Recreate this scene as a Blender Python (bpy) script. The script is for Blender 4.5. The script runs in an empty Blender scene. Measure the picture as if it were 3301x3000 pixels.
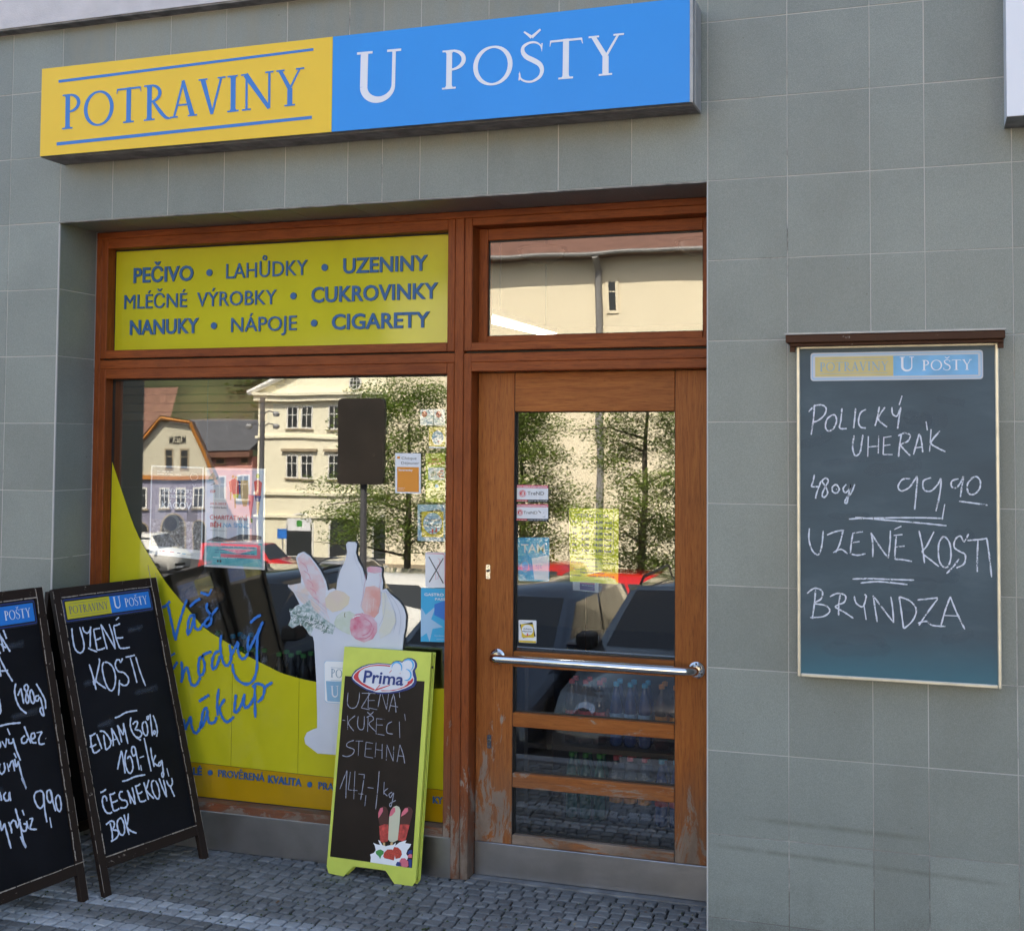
import bpy, bmesh, math, random
from mathutils import Vector, Matrix, noise as mnoise
from mathutils.geometry import tessellate_polygon
R = math.radians
random.seed(7)
sc = bpy.context.scene
# ------------------------------------------------------------------ camera
cam_d = bpy.data.cameras.new('camera'); cam = bpy.data.objects.new('camera', cam_d)
sc.collection.objects.link(cam); sc.camera = cam
cam_d.sensor_fit = 'HORIZONTAL'; cam_d.sensor_width = 36.0
cam_d.lens = 39.60698
cam_d.shift_x = -0.079091; cam_d.shift_y = -0.064181
cam_d.clip_start = 0.05; cam_d.clip_end = 2000
cam.matrix_world = Matrix([[0.9587337, 0.0073925, 0.2842096, 0.7794292], [0.2842749, -0.0396335, -0.9579232, -4.12433], [0.0041828, 0.9991869, -0.0400995, 1.7882718], [0.0, 0.0, 0.0, 1.0]])
CAMX, CAMY, CAMZ = cam.matrix_world.translation
# ------------------------------------------------------------------ light
SUN_EL, SUN_AZ = 52.0, 8.0      # azimuth measured from +Y (behind the shop) towards +X
world = bpy.data.worlds.new('World'); sc.world = world; world.use_nodes = True
wn = world.node_tree.nodes; wl = world.node_tree.links
sky = wn.new('ShaderNodeTexSky'); sky.sky_type = 'NISHITA'; sky.sun_disc = False
sky.sun_elevation = R(SUN_EL); sky.sun_rotation = R(SUN_AZ)
sky.air_density = 1.0; sky.dust_density = 2.5; sky.ozone_density = 1.0
wn['Background'].inputs['Strength'].default_value = 0.15
wl.new(sky.outputs[0], wn['Background'].inputs['Color'])
sun_d = bpy.data.lights.new('sun', 'SUN'); sun_d.energy = 5.0; sun_d.angle = R(0.5); sun_d.color = (1, .97, .92)
sun = bpy.data.objects.new('sun', sun_d); sc.collection.objects.link(sun)
dv = Vector((math.sin(R(SUN_AZ))*math.cos(R(SUN_EL)), math.cos(R(SUN_AZ))*math.cos(R(SUN_EL)), math.sin(R(SUN_EL))))
sun.rotation_euler = dv.to_track_quat('Z', 'Y').to_euler()
sc.view_settings.view_transform = 'Standard'; sc.view_settings.look = 'None'
sc.view_settings.exposure = 1.75; sc.view_settings.gamma = 1; sc.view_settings.use_curve_mapping = False
sc.view_settings.use_white_balance = True; sc.view_settings.white_balance_temperature = 7150; sc.view_settings.white_balance_tint = 9   # camera white balance for open shade
sc.render.engine = 'CYCLES'
sc.cycles.use_denoising = True
sc.cycles.max_bounces = 10; sc.cycles.transparent_max_bounces = 16; sc.cycles.glossy_bounces = 5
sc.cycles.sample_clamp_indirect = 6; sc.cycles.caustics_reflective = False
# ------------------------------------------------------------------ materials
def nt(name):
    m = bpy.data.materials.new(name); m.use_nodes = True
    return m, m.node_tree.nodes, m.node_tree.links, m.node_tree.nodes['Principled BSDF']
def flat(name, col, rough=.5, metal=0.0, var=0.0, scale=30, bump=0.0, bscale=200, coat=0, emis=None, spec=.5, rnd=0.0):
    m, N, L, b = nt(name)
    b.inputs['Roughness'].default_value = rough; b.inputs['Metallic'].default_value = metal
    b.inputs['Specular IOR Level'].default_value = spec
    b.inputs['Coat Weight'].default_value = coat
    b.inputs['Base Color'].default_value = (*col, 1)
    g = N.new('ShaderNodeNewGeometry')
    if var or rnd:
        t = N.new('ShaderNodeTexNoise'); t.inputs['Scale'].default_value = scale; t.inputs['Detail'].default_value = 5
        L.new(g.outputs['Position'], t.inputs['Vector'])
        mr = N.new('ShaderNodeMapRange'); mr.inputs['From Min'].default_value = .3; mr.inputs['From Max'].default_value = .7
        mr.inputs['To Min'].default_value = 1-var; mr.inputs['To Max'].default_value = 1+var
        L.new(t.outputs['Fac'], mr.inputs['Value'])
        oi = N.new('ShaderNodeObjectInfo'); m2 = N.new('ShaderNodeMapRange')
        m2.inputs['To Min'].default_value = 1-rnd; m2.inputs['To Max'].default_value = 1+rnd
        L.new(oi.outputs['Random'], m2.inputs['Value'])
        mu = N.new('ShaderNodeMath'); mu.operation = 'MULTIPLY'
        L.new(mr.outputs[0], mu.inputs[0]); L.new(m2.outputs[0], mu.inputs[1])
        v = N.new('ShaderNodeVectorMath'); v.operation = 'SCALE'; v.inputs[0].default_value = col
        L.new(mu.outputs[0], v.inputs['Scale']); L.new(v.outputs[0], b.inputs['Base Color'])
    if bump:
        t = N.new('ShaderNodeTexNoise'); t.inputs['Scale'].default_value = bscale; t.inputs['Detail'].default_value = 4
        L.new(g.outputs['Position'], t.inputs['Vector'])
        bp = N.new('ShaderNodeBump'); bp.inputs['Strength'].default_value = bump; bp.inputs['Distance'].default_value = .002
        L.new(t.outputs['Fac'], bp.inputs['Height']); L.new(bp.outputs[0], b.inputs['Normal'])
    if emis:
        b.inputs['Emission Color'].default_value = (*emis[0], 1); b.inputs['Emission Strength'].default_value = emis[1]
    return m
def mixc(N, L, fac, a, b):
    x = N.new('ShaderNodeMix'); x.data_type = 'RGBA'
    for s, v in ((x.inputs[6], a), (x.inputs[7], b)):
        if isinstance(v, tuple): s.default_value = (*v, 1)
        else: L.new(v, s)
    if isinstance(fac, float): x.inputs[0].default_value = fac
    else: L.new(fac, x.inputs[0])
    return x.outputs[2]
def ramp(N, L, src, lo, hi, a=0.0, b=1.0):
    r = N.new('ShaderNodeMapRange'); r.inputs['From Min'].default_value = lo; r.inputs['From Max'].default_value = hi
    r.inputs['To Min'].default_value = a; r.inputs['To Max'].default_value = b
    L.new(src, r.inputs['Value']); return r.outputs[0]
def mth(N, L, op, a, b=None, c=None):
    x = N.new('ShaderNodeMath'); x.operation = op
    for i, v in enumerate((a, b, c)):
        if v is None: continue
        if isinstance(v, (int, float)): x.inputs[i].default_value = v
        else: L.new(v, x.inputs[i])
    return x.outputs[0]
def nz(N, L, scale, vec=(1, 1, 1), detail=5, rough=.55, dist=0.0, obj=False):
    if obj:
        g = N.new('ShaderNodeTexCoord'); src = g.outputs['Object']
    else:
        g = N.new('ShaderNodeNewGeometry'); src = g.outputs['Position']
    mp = N.new('ShaderNodeVectorMath'); mp.operation = 'MULTIPLY'; mp.inputs[1].default_value = vec
    L.new(src, mp.inputs[0])
    t = N.new('ShaderNodeTexNoise'); t.inputs['Scale'].default_value = scale; t.inputs['Detail'].default_value = detail
    t.inputs['Roughness'].default_value = rough; t.inputs['Distortion'].default_value = dist
    L.new(mp.outputs[0], t.inputs['Vector']); return t.outputs['Fac']
def tile_mat():
    m, N, L, b = nt('glazed_stone_tile')
    sp = nz(N, L, 420, detail=3, rough=.8); big = nz(N, L, 3.5, detail=3)
    c = mixc(N, L, ramp(N, L, sp, .42, .60), (.186, .208, .194), (.262, .288, .271))
    sp2 = nz(N, L, 900, detail=1)
    c = mixc(N, L, ramp(N, L, sp2, .66, .72), c, (.46, .47, .44))
    oi = N.new('ShaderNodeObjectInfo')
    v = mth(N, L, 'MULTIPLY', ramp(N, L, oi.outputs['Random'], 0, 1, .90, 1.09), ramp(N, L, big, .3, .7, .93, 1.06))
    vm = N.new('ShaderNodeVectorMath'); vm.operation = 'SCALE'; L.new(c, vm.inputs[0]); L.new(v, vm.inputs['Scale'])
    # splash dirt near the pavement and two rubbed scuff lines
    g = N.new('ShaderNodeNewGeometry'); s = N.new('ShaderNodeSeparateXYZ'); L.new(g.outputs['Position'], s.inputs[0])
    dn = nz(N, L, 9, detail=6, rough=.7); dn2 = nz(N, L, 160, detail=3, rough=.7)
    low = mth(N, L, 'MULTIPLY', ramp(N, L, s.outputs['Z'], .30, -.02), ramp(N, L, dn, .35, .7))
    low = mth(N, L, 'MULTIPLY', low, ramp(N, L, dn2, .35, .6))
    def line(z0, slope, w, x0, x1):
        d = mth(N, L, 'ABSOLUTE', mth(N, L, 'SUBTRACT', s.outputs['Z'], mth(N, L, 'MULTIPLY_ADD', s.outputs['X'], slope, z0)))
        a_ = mth(N, L, 'MULTIPLY', ramp(N, L, d, w, 0), ramp(N, L, s.outputs['X'], x0, x0+.12))
        return mth(N, L, 'MULTIPLY', mth(N, L, 'MULTIPLY', a_, ramp(N, L, s.outputs['X'], x1, x1-.12)), ramp(N, L, dn, .3, .55))
    d1 = line(.446, -.02, .014, .12, .80); d2 = line(.336, -.03, .013, -.02, 1.06)
    dirt = mth(N, L, 'MAXIMUM', mth(N, L, 'MULTIPLY', low, .75), mth(N, L, 'MULTIPLY', mth(N, L, 'MAXIMUM', d1, d2), .38))
    st = nz(N, L, 14, (1, 1, .12), detail=5)     # faint rain streaks on the lintel under the sign
    lint = mth(N, L, 'MULTIPLY', ramp(N, L, s.outputs['X'], .0, -.1), ramp(N, L, s.outputs['Z'], 2.9, 3.05))
    lint = mth(N, L, 'MULTIPLY', mth(N, L, 'MULTIPLY', lint, ramp(N, L, s.outputs['X'], -2.95, -2.85)), ramp(N, L, st, .35, .7, .1, .6))
    c2 = mixc(N, L, dirt, vm.outputs[0], (.07, .062, .045)); c2 = mixc(N, L, lint, c2, (.27, .25, .19))
    c2 = mixc(N, L, mth(N, L, 'MULTIPLY', ramp(N, L, nz(N, L, 34, detail=2), .75, .77), .6), c2, (.09, .08, .065))
    c2 = mixc(N, L, mth(N, L, 'MULTIPLY', ramp(N, L, nz(N, L, 1.3, (1, 1, .35), detail=6, rough=.65), .52, .72), .28), c2, (.155, .150, .120))
    L.new(c2, b.inputs['Base Color']); b.inputs['Roughness'].default_value = .42
    bp = N.new('ShaderNodeBump'); bp.inputs['Strength'].default_value = .12; bp.inputs['Distance'].default_value = .001
    L.new(sp, bp.inputs['Height']); L.new(bp.outputs[0], b.inputs['Normal'])
    return m
def grout_mat():
    m, N, L, b = nt('grout')
    g = N.new('ShaderNodeNewGeometry'); s = N.new('ShaderNodeSeparateXYZ'); L.new(g.outputs['Position'], s.inputs[0])
    dn = nz(N, L, 5, detail=6, rough=.7); lo = ramp(N, L, s.outputs['Z'], .75, .25)
    f = mth(N, L, 'MAXIMUM', ramp(N, L, dn, .56, .70), mth(N, L, 'MULTIPLY', lo, ramp(N, L, dn, .3, .5)))
    c = mixc(N, L, f, (.52, .50, .48), (.17, .16, .145))
    L.new(c, b.inputs['Base Color']); b.inputs['Roughness'].default_value = .9
    return m
def wood_mat(name, horiz, c1, c2, c3, wear=1.0, rough=.38):
    m, N, L, b = nt(name)
    v = (1.2, 14, 16) if horiz else (16, 14, 1.2)
    gr = nz(N, L, 3.2, v, detail=7, rough=.62, dist=1.6); fine = nz(N, L, 14, v, detail=4, rough=.7)
    big = nz(N, L, 2.2, detail=2)
    c = mixc(N, L, ramp(N, L, gr, .32, .70), c1, c2)
    c = mixc(N, L, mth(N, L, 'MULTIPLY', ramp(N, L, fine, .52, .72), .75), c, c3)
    c = mixc(N, L, ramp(N, L, big, .35, .75, 0, .35), c, c3)
    g = N.new('ShaderNodeNewGeometry'); s = N.new('ShaderNodeSeparateXYZ'); L.new(g.outputs['Position'], s.inputs[0])
    f1 = nz(N, L, 13, (1, 1, .28) if not horiz else (.28, 1, 1), detail=8, rough=.78, dist=.8)
    h = ramp(N, L, s.outputs['Z'], 1.0, .10, 0, .27*wear)
    th = mth(N, L, 'SUBTRACT', .735, h)
    flake = ramp(N, L, mth(N, L, 'SUBTRACT', f1, th), 0, .03)
    c = mixc(N, L, mth(N, L, 'MULTIPLY', flake, .8), c, (.30, .26, .22))
    dk = ramp(N, L, mth(N, L, 'MULTIPLY', ramp(N, L, s.outputs['Z'], .62, .05), ramp(N, L, nz(N, L, 7, (1, 1, .4) if not horiz else (.4, 1, 1), detail=7, rough=.7), .34, .58)), 0, 1, 0, .9*min(wear, 1))
    c = mixc(N, L, dk, c, (.125, .088, .066))
    L.new(c, b.inputs['Base Color'])
    L.new(ramp(N, L, flake, 0, 1, rough+.08, .85), b.inputs['Roughness']); b.inputs['Specular IOR Level'].default_value = .22
    bp = N.new('ShaderNodeBump'); bp.inputs['Strength'].default_value = .35; bp.inputs['Distance'].default_value = .0015
    L.new(mth(N, L, 'SUBTRACT', fine, mth(N, L, 'MULTIPLY', flake, .6)), bp.inputs['Height']); L.new(bp.outputs[0], b.inputs['Normal'])
    return m
def old_paint(name, dark, light, amount=.5):
    m, N, L, b = nt(name)
    a = nz(N, L, 22, detail=8, rough=.75, dist=.6, obj=True); c_ = nz(N, L, 3, detail=3, obj=True)
    base = mixc(N, L, c_, dark, tuple(x*1.7 for x in dark))
    g = N.new('ShaderNodeNewGeometry')
    f = ramp(N, L, a, .78-amount*.2, .82-amount*.2)
    c = mixc(N, L, mth(N, L, 'MINIMUM', f, 1.0), base, light)
    L.new(c, b.inputs['Base Color']); b.inputs['Roughness'].default_value = .6; b.inputs['Specular IOR Level'].default_value = .15
    return m
def glass_mat(name, refl, tint=(.985, .995, .99), wave=.012):
    m, N, L, b = nt(name); N.remove(b)
    out = N['Material Output']
    g_ = N.new('ShaderNodeNewGeometry'); dp = N.new('ShaderNodeVectorMath'); dp.operation = 'DOT_PRODUCT'
    L.new(g_.outputs['Incoming'], dp.inputs[0]); L.new(g_.outputs['Normal'], dp.inputs[1])
    c_ = mth(N, L, 'ABSOLUTE', dp.outputs['Value'])
    f = mth(N, L, 'MULTIPLY_ADD', mth(N, L, 'POWER', mth(N, L, 'SUBTRACT', 1.0, c_), 5.0), 1.0-refl, refl)      # Schlick, same from both sides
    tr = N.new('ShaderNodeBsdfTransparent'); tr.inputs[0].default_value = (*tint, 1)
    gl = N.new('ShaderNodeBsdfGlossy'); gl.inputs['Roughness'].default_value = 0.0; gl.inputs[0].default_value = (1, .985, .95, 1)
    w = nz(N, L, 2.6, detail=1); bp = N.new('ShaderNodeBump'); bp.inputs['Strength'].default_value = 1.0; bp.inputs['Distance'].default_value = wave*.05
    L.new(w, bp.inputs['Height']); L.new(bp.outputs[0], gl.inputs['Normal'])
    mx = N.new('ShaderNodeMixShader'); L.new(f, mx.inputs[0]); L.new(tr.outputs[0], mx.inputs[1]); L.new(gl.outputs[0], mx.inputs[2])
    L.new(mx.outputs[0], out.inputs['Surface']); return m
def veil(name, col, alpha, rough=.6):
    m, N, L, b = nt(name); out = N['Material Output']
    b.inputs['Base Color'].default_value = (*col, 1); b.inputs['Roughness'].default_value = rough
    tr = N.new('ShaderNodeBsdfTransparent'); mx = N.new('ShaderNodeMixShader'); mx.inputs[0].default_value = alpha
    L.new(tr.outputs[0], mx.inputs[1]); L.new(b.outputs[0], mx.inputs[2]); L.new(mx.outputs[0], out.inputs['Surface']); return m
def chalk_mat(name, col, cover=.45, scale=130):
    m, N, L, b = nt(name); out = N['Material Output']
    b.inputs['Base Color'].default_value = (*col, 1); b.inputs['Roughness'].default_value = .9
    n1 = nz(N, L, scale, detail=3, rough=.7); n2 = nz(N, L, 26, detail=3)
    f = ramp(N, L, mth(N, L, 'ADD', n1, mth(N, L, 'MULTIPLY', n2, .5)), 1.01-cover, 1.15-cover, .12, 1)
    tr = N.new('ShaderNodeBsdfTransparent'); mx = N.new('ShaderNodeMixShader'); L.new(f, mx.inputs[0])
    L.new(tr.outputs[0], mx.inputs[1]); L.new(b.outputs[0], mx.inputs[2]); L.new(mx.outputs[0], out.inputs['Surface']); return m
M = {}
M['tile'] = tile_mat(); M['grout'] = grout_mat()
M['plaster'] = flat('white_plaster', (.60, .585, .62), .9, var=.06, scale=12, bump=.9, bscale=160)
M['plaster_edge'] = flat('dark_plaster_edge', (.22, .21, .20), .95, var=.5, scale=14, bump=.6)  # darker, blotchier than the white plaster: underside strip, lintel bead, plinth
WC = ((.33, .085, .021), (.20, .042, .011), (.085, .021, .008))
M['wood_h'] = wood_mat('red_brown_wood_across', True, *WC); M['wood_v'] = wood_mat('red_brown_wood_upright', False, *WC)
DC = ((.43, .145, .036), (.28, .078, .018), (.12, .034, .011))
M['door_h'] = wood_mat('honey_door_wood_across', True, *DC, wear=1.15, rough=.34); M['door_v'] = wood_mat('honey_door_wood_upright', False, *DC, wear=1.1, rough=.34)
M['steel'] = flat('brushed_steel', (.47, .47, .49), .34, 1.0, var=.12, scale=8, bump=.25, bscale=60)
M['chrome'] = flat('polished_steel', (.74, .73, .72), .13, 1.0)
M['alu'] = flat('dull_aluminium', (.36, .36, .37), .45, .3, var=.15, scale=20)
M['alu_dirty'] = flat('dirty_aluminium', (.23, .225, .225), .6, .1, var=.35, scale=16)
M['brass'] = flat('champagne_metal', (.62, .575, .48), .36, .5, var=.15, scale=15)
M['screw'] = flat('screw_head', (.10, .09, .08), .5, .8)
M['gasket'] = flat('black_gasket', (.012, .012, .013), .6)
M['glass'] = glass_mat('window_glass', .118, wave=.006)
M['glass_door'] = glass_mat('door_glass', .125, wave=.008)
M['sign_yellow'] = flat('sign_yellow_acrylic', (.90, .58, .032), .38, var=.02, scale=4)
M['sign_blue'] = flat('sign_blue_acrylic', (.007, .285, .83), .36, var=.02, scale=4)
M['sign_white'] = flat('sign_white_acrylic', (.80, .82, .90), .4)
M['sign_navy'] = flat('letter_blue', (.03, .20, .62), .4)
M['film'] = flat('yellow_green_film', (.54, .50, .022), .09, var=.05, scale=5)
M['film_orange'] = flat('orange_yellow_film', (.47, .27, .008), .12, var=.06, scale=5)
M['letter_blue'] = flat('matt_blue_vinyl', (.016, .105, .29), .5)
M['script_blue'] = flat('bright_blue_vinyl', (.022, .17, .58), .5)
M['white'] = flat('white_card', (.74, .76, .82), .5)
M['paper'] = flat('white_paper', (.86, .87, .90), .7)
M['black'] = flat('black_ink', (.015, .015, .018), .6)
M['darkgrey'] = flat('dark_grey_ink', (.09, .09, .10), .6)
M['midgrey'] = flat('grey_ink', (.25, .26, .29), .6)
M['red'] = flat('red_ink', (.62, .05, .06), .5)
M['pink'] = flat('pink_ink', (.72, .16, .22), .5)
M['orange'] = flat('orange_ink', (.72, .27, .03), .5)
M['lightblue'] = flat('light_blue_ink', (.32, .52, .74), .5)
M['cyan'] = flat('cyan_ink', (.03, .38, .68), .5)
M['green'] = flat('green_ink', (.06, .30, .07), .5)
M['lime'] = flat('lime_ink', (.55, .60, .05), .5)
M['yellow'] = flat('yellow_ink', (.72, .52, .04), .5)
M['navy'] = flat('navy_ink', (.02, .045, .22), .5)
M['purple'] = flat('purple_ink', (.14, .05, .26), .5)
M['tan'] = flat('tan_ink', (.62, .42, .20), .5)
M['slate'] = None
M['board_black'] = flat('black_chalkboard', (.0075, .0075, .010), .5, var=.3, scale=5, spec=.12)
M['prima_panel'] = flat('dark_brown_chalk_panel', (.020, .014, .011), .45, var=.25, scale=6, spec=.2)
M['prima_frame'] = flat('lime_painted_metal', (.60, .67, .11), .38, var=.06, scale=14)
M['old_frame'] = old_paint('worn_dark_brown_paint', (.017, .0105, .008), (.30, .245, .20), .78)
M['canopy'] = old_paint('peeling_brown_paint', (.055, .025, .015), (.30, .25, .22), .75)
M['chalk'] = chalk_mat('chalk', (.66, .70, .80), .44)
M['chalk_thin'] = chalk_mat('thin_chalk', (.34, .35, .43), .48)
M['marker'] = chalk_mat('thick_white_chalk', (.62, .68, .84), .62)
M['smear'] = veil('wiped_chalk', (.35, .40, .50), .05)
M['smear2'] = veil('wiped_chalk_soft', (.12, .15, .19), .09)
M['room_wall'] = flat('shop_wall', (.26, .24, .21), .9)
M['room_dark'] = flat('shop_floor', (.045, .042, .045), .5)
M['ceiling'] = flat('shop_ceiling', (.42, .36, .30), .9)
M['beam'] = flat('shop_beam', (.40, .27, .17), .7)
M['shelf'] = flat('shop_shelf', (.10, .08, .07), .6)
def slate_mat():
    m, N, L, b = nt('dark_slate_chalkboard')
    tc = N.new('ShaderNodeTexCoord'); s = N.new('ShaderNodeSeparateXYZ'); L.new(tc.outputs['Object'], s.inputs[0])
    w = nz(N, L, 2.5, (1, 1, 2.5), detail=5, rough=.6, obj=True); wf = nz(N, L, 9, detail=5, rough=.7, obj=True)
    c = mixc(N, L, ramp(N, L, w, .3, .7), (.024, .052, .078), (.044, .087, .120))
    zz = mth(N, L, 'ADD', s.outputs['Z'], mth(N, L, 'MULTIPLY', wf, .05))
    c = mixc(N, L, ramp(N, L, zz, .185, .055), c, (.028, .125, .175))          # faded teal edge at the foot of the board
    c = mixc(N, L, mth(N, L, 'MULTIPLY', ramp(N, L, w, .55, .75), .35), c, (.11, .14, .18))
    L.new(c, b.inputs['Base Color']); b.inputs['Roughness'].default_value = .5; return m
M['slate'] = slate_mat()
# ------------------------------------------------------------------ object helpers
COL = sc.collection
def root(name, loc, label, cat, group=None, mat4=None):
    o = bpy.data.objects.new(name, None); COL.objects.link(o); o.empty_display_size = .1
    o.matrix_world = mat4 if mat4 is not None else Matrix.Translation(Vector(loc))
    o['label'] = label; o['category'] = cat
    if group: o['group'] = group
    return o
def tag(o, label=None, cat=None, group=None, kind=None):
    if label: o['label'] = label
    if cat: o['category'] = cat
    if group: o['group'] = group
    if kind: o['kind'] = kind
    return o
WM = {}
def wm(o):      # world matrix without a depsgraph update
    return o.matrix_basis.copy() if o.parent is None else wm(o.parent) @ o.matrix_basis
def link(name, me, mat, parent=None, world=True):
    """mesh in world coordinates (world=True) or in the local frame of its top parent"""
    if mat is not None:
        for mm in (mat if isinstance(mat, (list, tuple)) else [mat]): me.materials.append(mm)
    o = bpy.data.objects.new(name, me); COL.objects.link(o)
    if parent is not None:
        o.parent = parent
        if world: me.transform(wm(parent).inverted())
    return o
class MB:
    def __init__(s): s.v = []; s.f = []; s.mi = []
    def box(s, a, b, mi=0):
        x0, y0, z0 = a; x1, y1, z1 = b; n = len(s.v)
        x0, x1 = min(x0, x1), max(x0, x1); y0, y1 = min(y0, y1), max(y0, y1); z0, z1 = min(z0, z1), max(z0, z1)
        s.v += [(x0, y0, z0), (x1, y0, z0), (x1, y1, z0), (x0, y1, z0), (x0, y0, z1), (x1, y0, z1), (x1, y1, z1), (x0, y1, z1)]
        for q in ((0, 3, 2, 1), (4, 5, 6, 7), (0, 1, 5, 4), (1, 2, 6, 5), (2, 3, 7, 6), (3, 0, 4, 7)): s.f.append([n+i for i in q]); s.mi.append(mi)
        return s
    def plate(s, pts, y, th=.001, holes=(), mi=0):
        """polygon in the x-z plane (front face at y, facing -y), th deep"""
        loops = [list(pts)]+[list(h) for h in holes]
        ar = sum(a[0]*b[1]-b[0]*a[1] for a, b in zip(loops[0], loops[0][1:]+loops[0][:1]))
        if ar < 0: loops[0].reverse()
        tris = tessellate_polygon([[Vector((p[0], p[1], 0)) for p in l] for l in loops])
        allp = [p for l in loops for p in l]; n = len(s.v)
        s.v += [(p[0], y, p[1]) for p in allp]
        for t in tris:
            a, b, c = (allp[i] for i in t)
            o = (b[0]-a[0])*(c[1]-a[1])-(c[0]-a[0])*(b[1]-a[1])
            if abs(o) < 1e-14: continue
            s.f.append([n+i for i in (t if o > 0 else t[::-1])]); s.mi.append(mi)
        if th > 0:
            m_ = len(s.v); s.v += [(p[0], y+th, p[1]) for p in allp]; k = 0
            for l in loops:
                c = len(l)
                for i in range(c):
                    a, b = k+i, k+(i+1) % c
                    s.f.append([n+b, n+a, m_+a, m_+b]); s.mi.append(mi)
                k += c
            if th >= .003:
                for q in [f_ for f_ in s.f if len(f_) == 3 and min(f_) >= n and max(f_) < m_]: s.f.append([i-n+m_ for i in q[::-1]]); s.mi.append(mi)
        return s
    def ribbon(s, pts, w, y, mi=0, closed=False, smooth=True, taper=.75):
        """flat brush stroke of width w (number or list) laid on the plane y"""
        if len(pts) < 2: return s
        ws = list(w) if isinstance(w, (list, tuple)) else None
        if smooth and len(pts) > 2:
            q = []; qw = []; n = len(pts)
            for i in range(n-1):
                p0 = pts[i-1] if i else pts[0]; p1 = pts[i]; p2 = pts[i+1]; p3 = pts[i+2] if i+2 < n else pts[-1]
                for k in range(5):
                    t = k/5
                    q.append(tuple(.5*((2*p1[d])+(-p0[d]+p2[d])*t+(2*p0[d]-5*p1[d]+4*p2[d]-p3[d])*t*t+(-p0[d]+3*p1[d]-3*p2[d]+p3[d])*t**3) for d in (0, 1)))
                    qw.append((ws[i]*(1-t)+ws[i+1]*t) if ws else 0)
            q.append(pts[-1]); qw.append(ws[-1] if ws else 0); pts = q; ws = qw if ws else None
        n = len(pts); m = len(s.v)
        for i, p in enumerate(pts):
            a = pts[max(i-1, 0)]; b = pts[min(i+1, n-1)]
            dx, dz = b[0]-a[0], b[1]-a[1]; l = math.hypot(dx, dz) or 1
            ww = ws[i] if ws else w*(taper if i in (0, n-1) else 1)*(1 if ws else (1+.22*math.sin(i*1.7+p[0]*90)))
            s.v += [(p[0]+dz/l*ww/2, y, p[1]-dx/l*ww/2), (p[0]-dz/l*ww/2, y, p[1]+dx/l*ww/2)]
        for i in range(n-1):
            s.f.append([m+2*i, m+2*i+2, m+2*i+3, m+2*i+1]); s.mi.append(mi)
        return s
    def tube(s, pts, r, seg=8, mi=0, cap=True):
        rs = r if isinstance(r, (list, tuple)) else [r]*len(pts)
        pts = [Vector(p) for p in pts]; base = len(s.v); up = None
        for i, p in enumerate(pts):
            d = (pts[min(i+1, len(pts)-1)]-pts[max(i-1, 0)]).normalized()
            if up is None: up = Vector((0, 0, 1)) if abs(d.z) < .9 else Vector((1, 0, 0))
            a = d.cross(up).normalized(); b = a.cross(d).normalized(); up = b
            for k in range(seg):
                t = 2*math.pi*k/seg; s.v.append(tuple(p+a*math.cos(t)*rs[i]+b*math.sin(t)*rs[i]))
        for i in range(len(pts)-1):
            for k in range(seg):
                k2 = (k+1) % seg; s.f.append([base+i*seg+k, base+i*seg+k2, base+(i+1)*seg+k2, base+(i+1)*seg+k]); s.mi.append(mi)
        if cap:
            s.f.append([base+k for k in range(seg)]); s.mi.append(mi)
            e = base+(len(pts)-1)*seg; s.f.append([e+k for k in range(seg)][::-1]); s.mi.append(mi)
        return s
    def lathe(s, prof, c, seg=12, mi=0, axis='z'):
        base = len(s.v)
        for r_, h in prof:
            for k in range(seg):
                t = 2*math.pi*k/seg; x, y = math.cos(t)*r_, math.sin(t)*r_
                s.v.append((c[0]+x, c[1]+y, c[2]+h) if axis == 'z' else ((c[0]+h, c[1]+x, c[2]+y) if axis == 'x' else (c[0]+x, c[1]+h, c[2]+y)))
        for i in range(len(prof)-1):
            for k in range(seg):
                k2 = (k+1) % seg; s.f.append([base+i*seg+k, base+i*seg+k2, base+(i+1)*seg+k2, base+(i+1)*seg+k]); s.mi.append(mi)
        return s
    def mesh(s, name, smooth=False, fix=False):
        me = bpy.data.meshes.new(name); me.from_pydata(s.v, [], s.f); me.polygons.foreach_set('material_index', s.mi)
        if fix:
            bm = bmesh.new(); bm.from_mesh(me); bmesh.ops.recalc_face_normals(bm, faces=bm.faces); bm.to_mesh(me); bm.free()
        if smooth: me.polygons.foreach_set('use_smooth', [True]*len(me.polygons))
        me.update(); return me
    def build(s, name, mat, parent=None, world=True, smooth=False, fix=False, bev=0.0, label=None):
        me = s.mesh(name, smooth, fix)
        if bev:
            bm = bmesh.new(); bm.from_mesh(me)
            bmesh.ops.bevel(bm, geom=[e for e in bm.edges if e.calc_length() > bev*3], offset=bev, segments=1, affect='EDGES', clamp_overlap=True)
            bm.to_mesh(me); bm.free()
        o = link(name, me, mat, parent, world)
        if label: o['label'] = label
        return o
def box(name, a, b, mat, parent=None, world=True, bev=0.0, label=None):
    return MB().box(a, b).build(name, mat, parent, world, bev=bev, label=label)
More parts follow.
